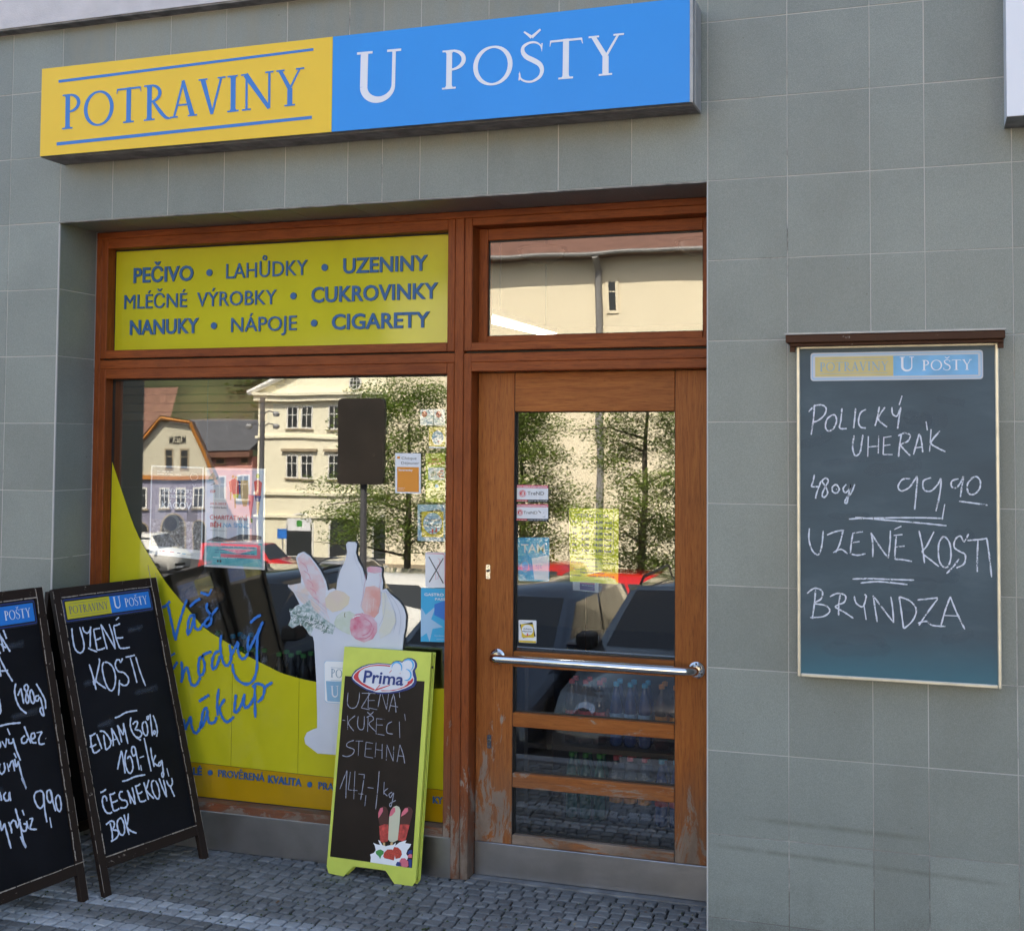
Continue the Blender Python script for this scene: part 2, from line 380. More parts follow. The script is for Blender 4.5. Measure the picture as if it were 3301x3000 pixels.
# ------------------------------------------------------------------ lettering
_tc = {}
def text_geo(s, bold):
    k = (s, bold)
    if k in _tc: return _tc[k]
    cu = bpy.data.curves.new('t', 'FONT'); cu.body = s; cu.size = 1; cu.resolution_u = 3
    cu.offset = .019 if bold else 0.0; cu.fill_mode = 'FRONT'
    o = bpy.data.objects.new('t', cu); COL.objects.link(o)
    bpy.context.view_layer.update()
    me = bpy.data.meshes.new_from_object(o)
    v = [tuple(x.co[:2]) for x in me.vertices]; f = [list(p.vertices) for p in me.polygons]
    bpy.data.objects.remove(o); bpy.data.curves.remove(cu); bpy.data.meshes.remove(me)
    _tc[k] = (v, f); return _tc[k]
CAP = max(p[1] for p in text_geo('H', False)[0])
def put_text(mb, s, p0, p1, cap, y, bold=0, mi=0, slant=0.0, th=0.0):
    """text with its base line from p0 to p1 and capitals cap high, on the plane y"""
    v, f = text_geo(s, bold)
    if not v: return
    x0 = min(q[0] for q in v); x1 = max(q[0] for q in v)
    dx, dz = p1[0]-p0[0], p1[1]-p0[1]; l = math.hypot(dx, dz); ux, uz = dx/l, dz/l
    sx = l/(x1-x0); sy = cap/CAP; n = len(mb.v)
    for q in v:
        a = (q[0]-x0)*sx+slant*q[1]*sy; b = q[1]*sy
        mb.v.append((p0[0]+ux*a-uz*b, y, p0[1]+uz*a+ux*b))
    for g in f:
        a, b, c = (mb.v[n+g[i]] for i in (0, 1, 2))
        o = (b[0]-a[0])*(c[2]-a[2])-(c[0]-a[0])*(b[2]-a[2])
        mb.f.append([n+i for i in (g if o > 0 else g[::-1])]); mb.mi.append(mi)
    if th:      # cut-out letters with real thickness
        k = len(mb.v)-n; ed = {}
        for q in mb.f[len(mb.f)-len(f):]:
            for a, b in zip(q, q[1:]+q[:1]): ed[a, b] = 1
        mb.v += [(q[0], q[1]+th, q[2]) for q in mb.v[n:n+k]]
        for a, b in list(ed):
            if (b, a) not in ed: mb.f.append([b, a, a+k, b+k]); mb.mi.append(mi)
# Roman inscription capitals built from pen strokes: (advance, [(points, widths)])
def ring(cx, cz, rx, rz, a0, a1, wt, wn, n=22):
    """elliptic stroke; widths go from wn at top/bottom to wt at the sides"""
    P = []; W = []
    for i in range(n+1):
        t = R(a0+(a1-a0)*i/n); P.append((cx+rx*math.cos(t), cz+rz*math.sin(t))); W.append(wn+(wt-wn)*abs(math.cos(t))**1.3)
    return P, W
T_, t_, s_ = .142, .066, .042
def serif(x0, x1, z): return [((x0, z), (x1, z)), (s_, s_)]
def stem(x, z0=0, z1=1, w=T_, bot=True, top=True, ex=.085):
    r = [[((x, z0+.02 if bot else z0), (x, z1-.02 if top else z1)), (w, w)]]
    if bot: r += [serif(x-w/2-ex, x+w/2+ex, z0+s_/2), [((x, z0+.02), (x, z0+.09)), (w+.07, w)]]
    if top: r += [serif(x-w/2-ex, x+w/2+ex*.6, z1-s_/2), [((x, z1-.02), (x, z1-.09)), (w+.07, w)]]
    return r
def _S(dx=0):
    P = [(.50, .80), (.47, .90), (.36, .985), (.22, .985), (.10, .90), (.09, .77), (.17, .64), (.33, .53), (.46, .42), (.51, .27), (.46, .11), (.31, .012), (.17, .018), (.05, .10), (.02, .24)]
    W = [.03, .035, .045, .055, .075, .095, .11, .115, .11, .095, .075, .05, .045, .04, .035]
    return [[tuple(P), W], [((.50, .74), (.505, .95)), (.01, .035)], [((.015, .06), (.025, .28)), (.035, .01)]]
def _caron(cx): return [[((cx-.17, 1.28), (cx, 1.12)), (.035, .075)], [((cx, 1.12), (cx+.19, 1.30)), (.075, .045)]]
GL = {
 'P': (.60, stem(.17)+[list(ring(.20, .735, .30, .245, 96, -98, .105, .042))]),
 'O': (.92, [list(ring(.45, .5, .385, .475, 100, 460, .115, .050, 40))]),
 'T': (.74, stem(.36, top=False)+[[((.03, .965), (.69, .965)), (.05, .05)], [((.035, .985), (.015, .84)), (.04, .012)], [((.685, .985), (.715, .84)), (.04, .012)]]),
 'R': (.72, stem(.17)+[list(ring(.20, .75, .27, .23, 96, -100, .10, .042)), [((.28, .52), (.50, .20), (.66, .03), (.80, .0)), (.07, .105, .08, .02)]]),
 'A': (.74, [[((.11, .02), (.36, 1.0)), (t_, t_)], [((.35, 1.02), (.62, .02)), (.09, T_)], [((.19, .34), (.51, .34)), (.045, .045)], serif(.0, .22, s_/2), serif(.50, .76, s_/2)]),
 'V': (.74, [[((.12, .98), (.38, .0)), (T_, .085)], [((.38, .0), (.63, .98)), (t_, t_)], serif(.0, .25, 1-s_/2), serif(.53, .75, 1-s_/2)]),
 'I': (.34, stem(.17)),
 'N': (.90, [[((.15, .02), (.15, .98)), (t_, t_)], [((.12, .98), (.76, .0)), (T_, .10)], [((.76, .0), (.76, .98)), (t_, t_)], serif(.03, .27, s_/2), serif(.0, .17, 1-s_/2), serif(.65, .87, 1-s_/2)]),
 'Y': (.70, [[((.36, .02), (.36, .48)), (T_, T_)], [((.10, .98), (.36, .46)), (.10, .11)], [((.36, .46), (.62, .98)), (.06, .05)], serif(.22, .50, s_/2), serif(.0, .22, 1-s_/2), serif(.52, .74, 1-s_/2)]),
 'U': (.84, [[((.16, .98), (.16, .32)), (T_, T_)], [ring(.415, .32, .255, .27, 180, 360, 1, 1)[0], [T_+(t_-T_)*(i/22)**1.2 for i in range(23)]], [((.67, .32), (.67, .98)), (t_, t_)], serif(.03, .30, 1-s_/2), serif(.55, .79, 1-s_/2)]),
 'S': (.56, _S()), 'Š': (.56, _S()+_caron(.28)), ' ': (.42, []),
}
def roman(mb, s, p0, p1, cap, y, mi=0, gap=.07):
    adv = sum(GL[c][0] for c in s)+gap*(len(s)-1); dx, dz = p1[0]-p0[0], p1[1]-p0[1]; l = math.hypot(dx, dz)
    ux, uz = dx/l, dz/l; sx = l/adv; x = 0; k = 0
    for c in s:
        k = 0
        for st in GL[c][1]:
            P, W = st; q = []
            for a, b in P:
                A, B = (x+a)*sx, b*cap; q.append((p0[0]+ux*A-uz*B, p0[1]+uz*A+ux*B))
            mb.ribbon(q, [w*(cap*.5+sx*.5) for w in W], y-.00013*k, mi, smooth=len(q) > 2 and len(q) < 16); k += 1
        x += GL[c][0]+gap
def quad_pt(q, u, v):     # q: TL, TR, BR, BL ; u right, v down in 0..1
    a = (q[0][0]*(1-u)+q[1][0]*u, q[0][1]*(1-u)+q[1][1]*u); b = (q[3][0]*(1-u)+q[2][0]*u, q[3][1]*(1-u)+q[2][1]*u)
    return (a[0]*(1-v)+b[0]*v, a[1]*(1-v)+b[1]*v)
def sub(q, u0, v0, u1, v1): return [quad_pt(q, u0, v0), quad_pt(q, u1, v0), quad_pt(q, u1, v1), quad_pt(q, u0, v1)]
def rquad(q, r, n=5):     # quad with rounded corners of radius r
    out = []; m = len(q)
    for i in range(m):
        p = Vector(q[i]); a = (Vector(q[i-1])-p); b = (Vector(q[(i+1) % m])-p)
        a = p+a.normalized()*r; b = p+b.normalized()*r
        for k in range(n+1):
            t = k/n; out.append(tuple((a*(1-t)**2+p*2*t*(1-t)+b*t*t)[:]))
    return out
def line_q(mb, q, u0, u1, v, h, s, y, bold=0, mi=0):   # text line inside a quad; v = base line, h = cap height as a share of the quad
    p0, p1 = quad_pt(q, u0, v), quad_pt(q, u1, v); hh = math.hypot(q[0][0]-q[3][0], q[0][1]-q[3][1])
    put_text(mb, s, p0, p1, h*hh, y, bold, mi)
def logo_plate(parent, q, y, cols, world=True, cut=0.0, edge='navy'):
    """the shop's name plate: yellow half POTRAVINY, blue half U POSTY, thin double border"""
    MB().plate(rquad(q, .012), y, .002).build('name_plate', M[cols['rim']], parent, world)
    MB().plate(rquad(sub(q, .008, .05, .992, .95), .010), y-.0006, .0004).build('plate_border', M[cols['line']], parent, world)
    MB().plate(rquad(sub(q, .014, .09, .986, .91), .009), y-.0012, .0004).build('plate_ground', M[cols['rim']], parent, world)
    m = cols.get('split', .49)
    if m > 0:
        MB().plate(sub(q, .028, .15, m, .85), y-.0018, .0004).build('yellow_field', M[cols['y']], parent, world)
    MB().plate(sub(q, max(m, .028), .15, .972, .85), y-.0018, .0004).build('blue_field', M[cols['b']], parent, world)
    hh = math.hypot(q[0][0]-q[3][0], q[0][1]-q[3][1]); yy = y-.0026
    if m > 0:
        a = MB(); roman(a, 'POTRAVINY', quad_pt(q, .055, .66), quad_pt(q, m-.03, .66), .32*hh, yy)
        for v in (.245, .75): a.ribbon([quad_pt(q, .055, v), quad_pt(q, m-.035, v)], .018*hh, yy, smooth=False)
        a.build('yellow_field_lettering', M[cols['t']], parent, world)
    a = MB(); 
    if m > 0:
        roman(a, 'U', quad_pt(q, m+.035, .70), quad_pt(q, m+.125, .70), .50*hh, yy); roman(a, 'POŠTY', quad_pt(q, m+.165, .68), quad_pt(q, .935, .68), .36*hh, yy)
    else:
        roman(a, 'OŠTY', quad_pt(q, .05, .72), quad_pt(q, .88, .72), .42*hh, yy)
    a.build('blue_field_lettering', M['sign_white'], parent, world)

# ---- measured outlines and chalk strokes, metres
WB_STROKES = [[(0.3957,1.9351),(0.3916,1.8787),(0.3837,1.8278)],[(0.3747,1.9085),(0.3957,1.9296),(0.4211,1.9333),(0.4364,1.9215),(0.4302,1.8981),(0.4086,1.8787),(0.3916,1.8724)],[(0.457,1.898),(0.4393,1.8825),(0.4338,1.8552),(0.4437,1.8412),(0.4606,1.849),(0.4722,1.8746),(0.4684,1.8957),(0.457,1.898)],[(0.4914,1.9212),(0.4874,1.8785),(0.4835,1.8513),(0.5078,1.8497)],[(0.5384,1.921),(0.5352,1.8861),(0.5313,1.8513)],[(0.5746,1.9169),(0.5557,1.9054),(0.548,1.8745),(0.5555,1.8551),(0.5742,1.8513)],[(0.6196,1.9267),(0.6119,1.8859),(0.6043,1.859)],[(0.6383,1.9243),(0.6157,1.8859),(0.6305,1.8666),(0.6453,1.8551)],[(0.6621,1.9242),(0.6641,1.9011),(0.6789,1.8934),(0.6902,1.9202)],[(0.6917,1.924),(0.6847,1.8781),(0.6809,1.849)],[(0.6964,1.9639),(0.6866,1.9317)],[(0.5327,1.8257),(0.5272,1.7855),(0.5361,1.7546),(0.5527,1.7663),(0.5589,1.8011),(0.5628,1.8281)],[(0.5816,1.8227),(0.579,1.751)],[(0.6168,1.8259),(0.6149,1.7628)],[(0.5814,1.7857),(0.6151,1.7882)],[(0.6339,1.8182),(0.6313,1.7591)],[(0.6324,1.8182),(0.6599,1.8229)],[(0.6322,1.7898),(0.6561,1.7937)],[(0.6313,1.7591),(0.6633,1.7593)],[(0.6933,1.8321),(0.6871,1.79),(0.6832,1.7518)],[(0.6822,1.8244),(0.7044,1.8344),(0.7228,1.826),(0.7138,1.8054),(0.6916,1.7939),(0.704,1.7748),(0.7223,1.7559)],[(0.7333,1.7597),(0.7446,1.8017),(0.7536,1.8299),(0.7607,1.8017),(0.7641,1.7675)],[(0.7386,1.7826),(0.7628,1.7865)],[(0.7758,1.8741),(0.78,1.8436)],[(0.7924,1.8474),(0.7867,1.7699)],[(0.8214,1.8414),(0.7921,1.8018),(0.8137,1.783),(0.839,1.7702)],[(0.3948,1.6874),(0.3893,1.66),(0.3854,1.6444),(0.4138,1.6448)],[(0.4177,1.6643),(0.4022,1.6213),(0.3983,1.6018)],[(0.4354,1.6762),(0.4216,1.6643),(0.433,1.6451),(0.4405,1.6219),(0.4275,1.6061),(0.4214,1.6177),(0.433,1.6451),(0.443,1.6646),(0.4354,1.6762)],[(0.4712,1.6534),(0.4582,1.6454),(0.4574,1.6284),(0.471,1.6224),(0.481,1.6365),(0.4712,1.6534)],[(0.4696,1.6363),(0.4726,1.6356)],[(0.5053,1.6538),(0.4939,1.6382),(0.5014,1.6244),(0.5166,1.6385),(0.5205,1.654),(0.5143,1.6231),(0.5066,1.5882),(0.4998,1.5919),(0.5066,1.6075),(0.5218,1.6232),(0.5341,1.6542)],[(0.7217,1.6759),(0.696,1.6733),(0.681,1.6486),(0.692,1.6336),(0.7178,1.6454),(0.7364,1.6722),(0.7452,1.6815),(0.742,1.6343),(0.7357,1.5697)],[(0.7912,1.6805),(0.7656,1.6688),(0.7676,1.6385),(0.7908,1.6351),(0.8128,1.6581),(0.8238,1.6771),(0.8198,1.628),(0.8062,1.5658)],[(0.8354,1.5906),(0.8263,1.5376)],[(0.8814,1.6779),(0.8598,1.6701),(0.8582,1.6512),(0.874,1.6477),(0.8885,1.6667),(0.8972,1.6856),(0.8919,1.6517),(0.8866,1.6155)],[(0.9279,1.6822),(0.9099,1.6595),(0.9132,1.6295),(0.931,1.626),(0.9489,1.645),(0.9513,1.6713),(0.9386,1.6861),(0.9207,1.6784)],[(0.8822,1.6012),(0.9271,1.596),(0.9746,1.5895)],[(0.5138,1.5321),(0.5575,1.5354),(0.6619,1.54),(0.7647,1.5423),(0.8299,1.5415)],[(0.535,1.5387),(0.6618,1.5301),(0.7645,1.5234),(0.8405,1.5169)],[(0.3764,1.4963),(0.3747,1.4574),(0.3861,1.4189),(0.4068,1.404),(0.4192,1.4354),(0.4247,1.4898)],[(0.4377,1.4746),(0.4667,1.487),(0.497,1.4931)],[(0.4932,1.4915),(0.4817,1.4449),(0.4663,1.4136)],[(0.4587,1.4134),(0.4854,1.4258),(0.508,1.4111)],[(0.5272,1.4847),(0.521,1.4461),(0.5178,1.4114)],[(0.5257,1.4831),(0.5611,1.4894)],[(0.5233,1.45),(0.5496,1.4546)],[(0.5178,1.4114),(0.5419,1.4068),(0.5696,1.413)],[(0.5942,1.4023),(0.5945,1.4482),(0.5887,1.4863)],[(0.5887,1.4863),(0.6168,1.4412),(0.6462,1.4002)],[(0.6462,1.4002),(0.6524,1.4498),(0.6542,1.4956)],[(0.674,1.4771),(0.6701,1.4351),(0.6684,1.3971)],[(0.6652,1.4791),(0.6947,1.483)],[(0.6686,1.4389),(0.7018,1.4437)],[(0.6684,1.3971),(0.6941,1.3964),(0.7256,1.3914)],[(0.6668,1.4997),(0.6912,1.5117)],[(0.7498,1.498),(0.7603,1.4454),(0.7672,1.3867)],[(0.7992,1.4955),(0.7749,1.4458),(0.7602,1.4227),(0.789,1.3973),(0.8142,1.3771)],[(0.8294,1.4813),(0.8148,1.4545),(0.8144,1.4056),(0.825,1.3797),(0.843,1.3766),(0.8541,1.4107),(0.8508,1.4556),(0.8366,1.4777),(0.8258,1.4774)],[(0.912,1.491),(0.8975,1.4644),(0.8855,1.4828),(0.8689,1.4711),(0.8651,1.4447),(0.8829,1.4303),(0.9006,1.4196),(0.8968,1.3896),(0.8717,1.3738)],[(0.8805,1.4055),(0.861,1.3772),(0.8392,1.3539)],[(0.9082,1.4684),(0.9509,1.4733),(0.9721,1.4777)],[(0.9423,1.4694),(0.9397,1.4134),(0.9392,1.3628)],[(0.9707,1.4776),(0.9786,1.4147),(0.985,1.3466)],[(0.5249,1.3234),(0.5789,1.3269),(0.6606,1.327),(0.7325,1.3274)],[(0.5526,1.3106),(0.6161,1.3177),(0.7104,1.3114)],[(0.3971,1.2799),(0.3931,1.2334),(0.3853,1.179)],[(0.3679,1.2671),(0.3933,1.2859),(0.4201,1.277),(0.4161,1.2498),(0.3931,1.2334),(0.4313,1.2273),(0.4465,1.2088),(0.4235,1.1885),(0.3776,1.1825)],[(0.4824,1.268),(0.4769,1.2294),(0.4767,1.1948)],[(0.4467,1.2588),(0.4733,1.2714),(0.4997,1.2649),(0.4959,1.2417),(0.4655,1.225),(0.4957,1.2072),(0.5272,1.1872)],[(0.5299,1.2661),(0.5373,1.2397),(0.5597,1.2292),(0.5711,1.264),(0.5651,1.2714)],[(0.5634,1.2332),(0.5706,1.1839)],[(0.6078,1.1781),(0.6007,1.2272),(0.595,1.2688)],[(0.5972,1.2651),(0.6303,1.2209),(0.6633,1.1785)],[(0.6633,1.1785),(0.6599,1.2299),(0.6543,1.2675)],[(0.6962,1.1598),(0.6893,1.2161),(0.6823,1.2687)],[(0.6823,1.2687),(0.7188,1.2551),(0.7391,1.2259),(0.7257,1.1876),(0.6977,1.1598)],[(0.7422,1.2599),(0.7772,1.2652),(0.8098,1.2703)],[(0.8097,1.2665),(0.7768,1.2201),(0.7474,1.1736)],[(0.7439,1.1809),(0.773,1.1884),(0.791,1.1757),(0.8342,1.1741)],[(0.8198,1.1771),(0.8346,1.2302),(0.8508,1.2758)],[(0.8508,1.2758),(0.8704,1.2244),(0.8971,1.1676)],[(0.8273,1.2112),(0.881,1.2114)]]
WB_FR = [(0.3281,2.1429),(1.0138,2.1474),(1.0151,0.9771),(0.3369,0.9718)]
WB_LOGO = [(0.3824,2.1182),(0.9639,2.1183),(0.9644,2.0188),(0.3821,2.0183)]
WB_CAN = [(0.2988,2.1943),(1.022,2.1935),(1.025,2.1429),(0.3033,2.1573)]
B2_STROKES = [[(0.0503,1.0713),(0.0467,1.0381),(0.0469,0.9925),(0.0573,0.9708),(0.0746,0.9642),(0.0906,0.9788),(0.0951,1.0103),(0.0884,1.0709)],[(0.1033,1.0701),(0.1053,1.0523),(0.12,1.0407),(0.1353,1.0505),(0.1431,1.0662)],[(0.142,1.0645),(0.1336,1.0328),(0.1222,0.9801)],[(0.1114,0.9791),(0.1264,0.9691),(0.1526,0.9564)],[(0.1524,1.0495),(0.1626,1.0525),(0.1867,1.053)],[(0.1539,1.0476),(0.1539,1.01),(0.154,0.9635)],[(0.1551,1.0063),(0.1779,1.0102),(0.1813,1.0154)],[(0.154,0.9635),(0.1753,0.9637),(0.1949,0.9676)],[(0.2038,0.9597),(0.1983,1.0179),(0.1951,1.0688)],[(0.1963,1.0651),(0.2208,1.0129),(0.2452,0.9548)],[(0.2452,0.9548),(0.2443,1.0113),(0.2364,1.0647)],[(0.2574,1.0544),(0.2756,1.0553),(0.2928,1.0598)],[(0.257,1.0526),(0.2586,1.0031),(0.2685,0.9549)],[(0.2642,1.0009),(0.2817,0.9979),(0.2961,0.9988)],[(0.2685,0.9549),(0.2921,0.9512),(0.3208,0.9517)],[(0.2743,1.0774),(0.2926,1.0876)],[(0.1032,0.9107),(0.1113,0.8571),(0.1152,0.802)],[(0.1544,0.9277),(0.1553,0.9134),(0.1314,0.8622),(0.1124,0.8252),(0.1089,0.8361),(0.1159,0.8425),(0.1348,0.8229),(0.1645,0.7984)],[(0.1759,0.9098),(0.1635,0.8876),(0.1636,0.8412),(0.1728,0.8011),(0.189,0.785),(0.2081,0.8009),(0.2209,0.8391),(0.2166,0.8792),(0.1978,0.9025),(0.1793,0.9077)],[(0.2733,0.9106),(0.2599,0.8953),(0.2543,0.9067),(0.2402,0.9061),(0.2298,0.8853),(0.2402,0.859),(0.2662,0.8492),(0.2847,0.8219),(0.2758,0.7991),(0.2549,0.7959),(0.2375,0.8086)],[(0.2385,0.8229),(0.2306,0.7949),(0.22,0.76)],[(0.29,0.9129),(0.3125,0.9128),(0.3396,0.9143)],[(0.3133,0.9072),(0.3198,0.8514),(0.3243,0.7958)],[(0.3421,0.9067),(0.3508,0.8411),(0.3656,0.7748)],[(0.1809,0.6719),(0.205,0.6741),(0.2429,0.6835),(0.2993,0.6809)],[(0.0452,0.6243),(0.0582,0.6241),(0.077,0.63)],[(0.0503,0.6218),(0.0471,0.5878),(0.0515,0.5544)],[(0.0384,0.5816),(0.0551,0.5814),(0.071,0.5859)],[(0.0515,0.5544),(0.0663,0.5538),(0.0847,0.5612)],[(0.0807,0.6243),(0.0873,0.592),(0.0931,0.5616)],[(0.1131,0.6161),(0.1117,0.5814),(0.1116,0.5535)],[(0.0976,0.633),(0.1174,0.6277),(0.1352,0.6023),(0.1415,0.5768),(0.1304,0.561),(0.1116,0.5535)],[(0.1499,0.5614),(0.1558,0.5992),(0.1555,0.6345)],[(0.1555,0.6345),(0.1698,0.6007),(0.1827,0.5598)],[(0.141,0.5839),(0.1707,0.5864)],[(0.1941,0.5669),(0.1922,0.6045),(0.188,0.6406)],[(0.188,0.6406),(0.2001,0.614),(0.208,0.595)],[(0.208,0.595),(0.2155,0.6189),(0.2191,0.6434)],[(0.2191,0.6434),(0.221,0.6002),(0.2234,0.5553)],[(0.2618,0.6592),(0.2519,0.6317),(0.2537,0.6027),(0.2681,0.5753),(0.2915,0.5555)],[(0.2641,0.6282),(0.2794,0.6369),(0.2909,0.6335),(0.2831,0.6165),(0.2725,0.6053),(0.2932,0.5969),(0.3021,0.5811),(0.2871,0.5689),(0.2661,0.5756)],[(0.325,0.6288),(0.3118,0.6161),(0.3109,0.5834),(0.3222,0.569),(0.333,0.5802),(0.336,0.6127),(0.3294,0.63)],[(0.3459,0.6479),(0.3415,0.6375),(0.3468,0.6331),(0.3524,0.6434),(0.3483,0.6495)],[(0.3618,0.6532),(0.3576,0.6059),(0.3538,0.5606)],[(0.3672,0.5825),(0.3619,0.5723),(0.3664,0.5661),(0.3729,0.5761),(0.3682,0.5816)],[(0.377,0.6456),(0.3838,0.6096),(0.384,0.5764),(0.3747,0.5538)],[(0.1509,0.4648),(0.1685,0.5021),(0.1853,0.5346)],[(0.1853,0.5346),(0.1861,0.4921),(0.1839,0.4413)],[(0.2113,0.5322),(0.1966,0.5045),(0.1931,0.4697),(0.1995,0.4438),(0.2118,0.4363),(0.2263,0.4533),(0.2283,0.485),(0.2204,0.5041),(0.2066,0.4957)],[(0.2563,0.5304),(0.2441,0.5395),(0.2345,0.5232),(0.2398,0.5009),(0.2537,0.5093),(0.2551,0.5306)],[(0.2551,0.5306),(0.2563,0.4838),(0.2567,0.439)],[(0.2675,0.4568),(0.2665,0.4337)],[(0.2692,0.487),(0.2921,0.4886)],[(0.3094,0.5619),(0.3116,0.4926),(0.3141,0.4198)],[(0.3335,0.5163),(0.3313,0.4784),(0.3341,0.4343)],[(0.3528,0.4803),(0.3347,0.456),(0.3425,0.4438),(0.3567,0.4322)],[(0.3754,0.4491),(0.3615,0.4441),(0.3571,0.4339),(0.3677,0.4339),(0.3783,0.4522),(0.3772,0.4194),(0.375,0.3906),(0.3677,0.3828),(0.3655,0.396),(0.3769,0.4085)],[(0.1623,0.4137),(0.1888,0.4123),(0.2297,0.4171),(0.2816,0.413)],[(0.0506,0.3951),(0.0639,0.3959),(0.0801,0.4014)],[(0.0741,0.3545),(0.0736,0.37),(0.0637,0.3771),(0.0535,0.3638),(0.0534,0.3364),(0.0634,0.3122),(0.0809,0.3051),(0.0892,0.3085)],[(0.0902,0.3771),(0.107,0.3755),(0.12,0.3788)],[(0.0938,0.3764),(0.0942,0.3418),(0.0972,0.3102)],[(0.0928,0.3438),(0.1118,0.3434),(0.1258,0.3458)],[(0.0972,0.3102),(0.1122,0.3088),(0.1265,0.3127)],[(0.1567,0.3728),(0.1433,0.3736),(0.136,0.3577),(0.1462,0.3417),(0.1642,0.3346),(0.1686,0.318),(0.1548,0.3086),(0.1306,0.3136)],[(0.1859,0.3162),(0.1848,0.348),(0.1804,0.3734)],[(0.1816,0.3697),(0.1929,0.3393),(0.2061,0.3085)],[(0.2061,0.3085),(0.2077,0.3434),(0.2055,0.3792)],[(0.2196,0.38),(0.2355,0.3788),(0.2486,0.3834)],[(0.2235,0.3793),(0.2265,0.3468),(0.2314,0.314)],[(0.2249,0.3489),(0.2385,0.3462),(0.2524,0.3506)],[(0.2314,0.314),(0.2489,0.3104),(0.2636,0.3128)],[(0.2673,0.3852),(0.2715,0.3487),(0.2754,0.3104)],[(0.2949,0.389),(0.2785,0.3616),(0.2723,0.3521),(0.2843,0.3319),(0.3038,0.3082)],[(0.322,0.3804),(0.3061,0.3743),(0.3032,0.3425),(0.313,0.3118),(0.3254,0.3021),(0.3353,0.3182),(0.3363,0.3505),(0.3277,0.3775)],[(0.3478,0.3828),(0.357,0.3393),(0.369,0.2987)],[(0.369,0.2987),(0.3712,0.3365),(0.3686,0.3717)],[(0.3841,0.3651),(0.39,0.3439),(0.4037,0.3376),(0.4131,0.3505),(0.413,0.3689)],[(0.3962,0.3427),(0.403,0.3157),(0.4102,0.2905)],[(0.3974,0.414),(0.4001,0.3786)],[(0.0511,0.2671),(0.0665,0.2723),(0.0783,0.2748),(0.09,0.2671),(0.0891,0.2536),(0.0791,0.2421)],[(0.0712,0.2678),(0.0734,0.2332),(0.0691,0.2035)],[(0.0784,0.2389),(0.0995,0.2307),(0.1023,0.2164),(0.0861,0.203),(0.0605,0.1987)],[(0.1122,0.2726),(0.1026,0.2541),(0.1055,0.2225),(0.1177,0.2077),(0.1313,0.2166),(0.1357,0.2467),(0.1277,0.2727),(0.1141,0.2722)],[(0.1435,0.2832),(0.1462,0.241),(0.1511,0.2)],[(0.1648,0.2821),(0.1565,0.2526),(0.1466,0.2339),(0.1618,0.2132),(0.1879,0.1968)]]
B2_LOGO = [(0.0371,1.195),(0.4712,1.195),(0.466,1.097),(0.0343,1.0967)]
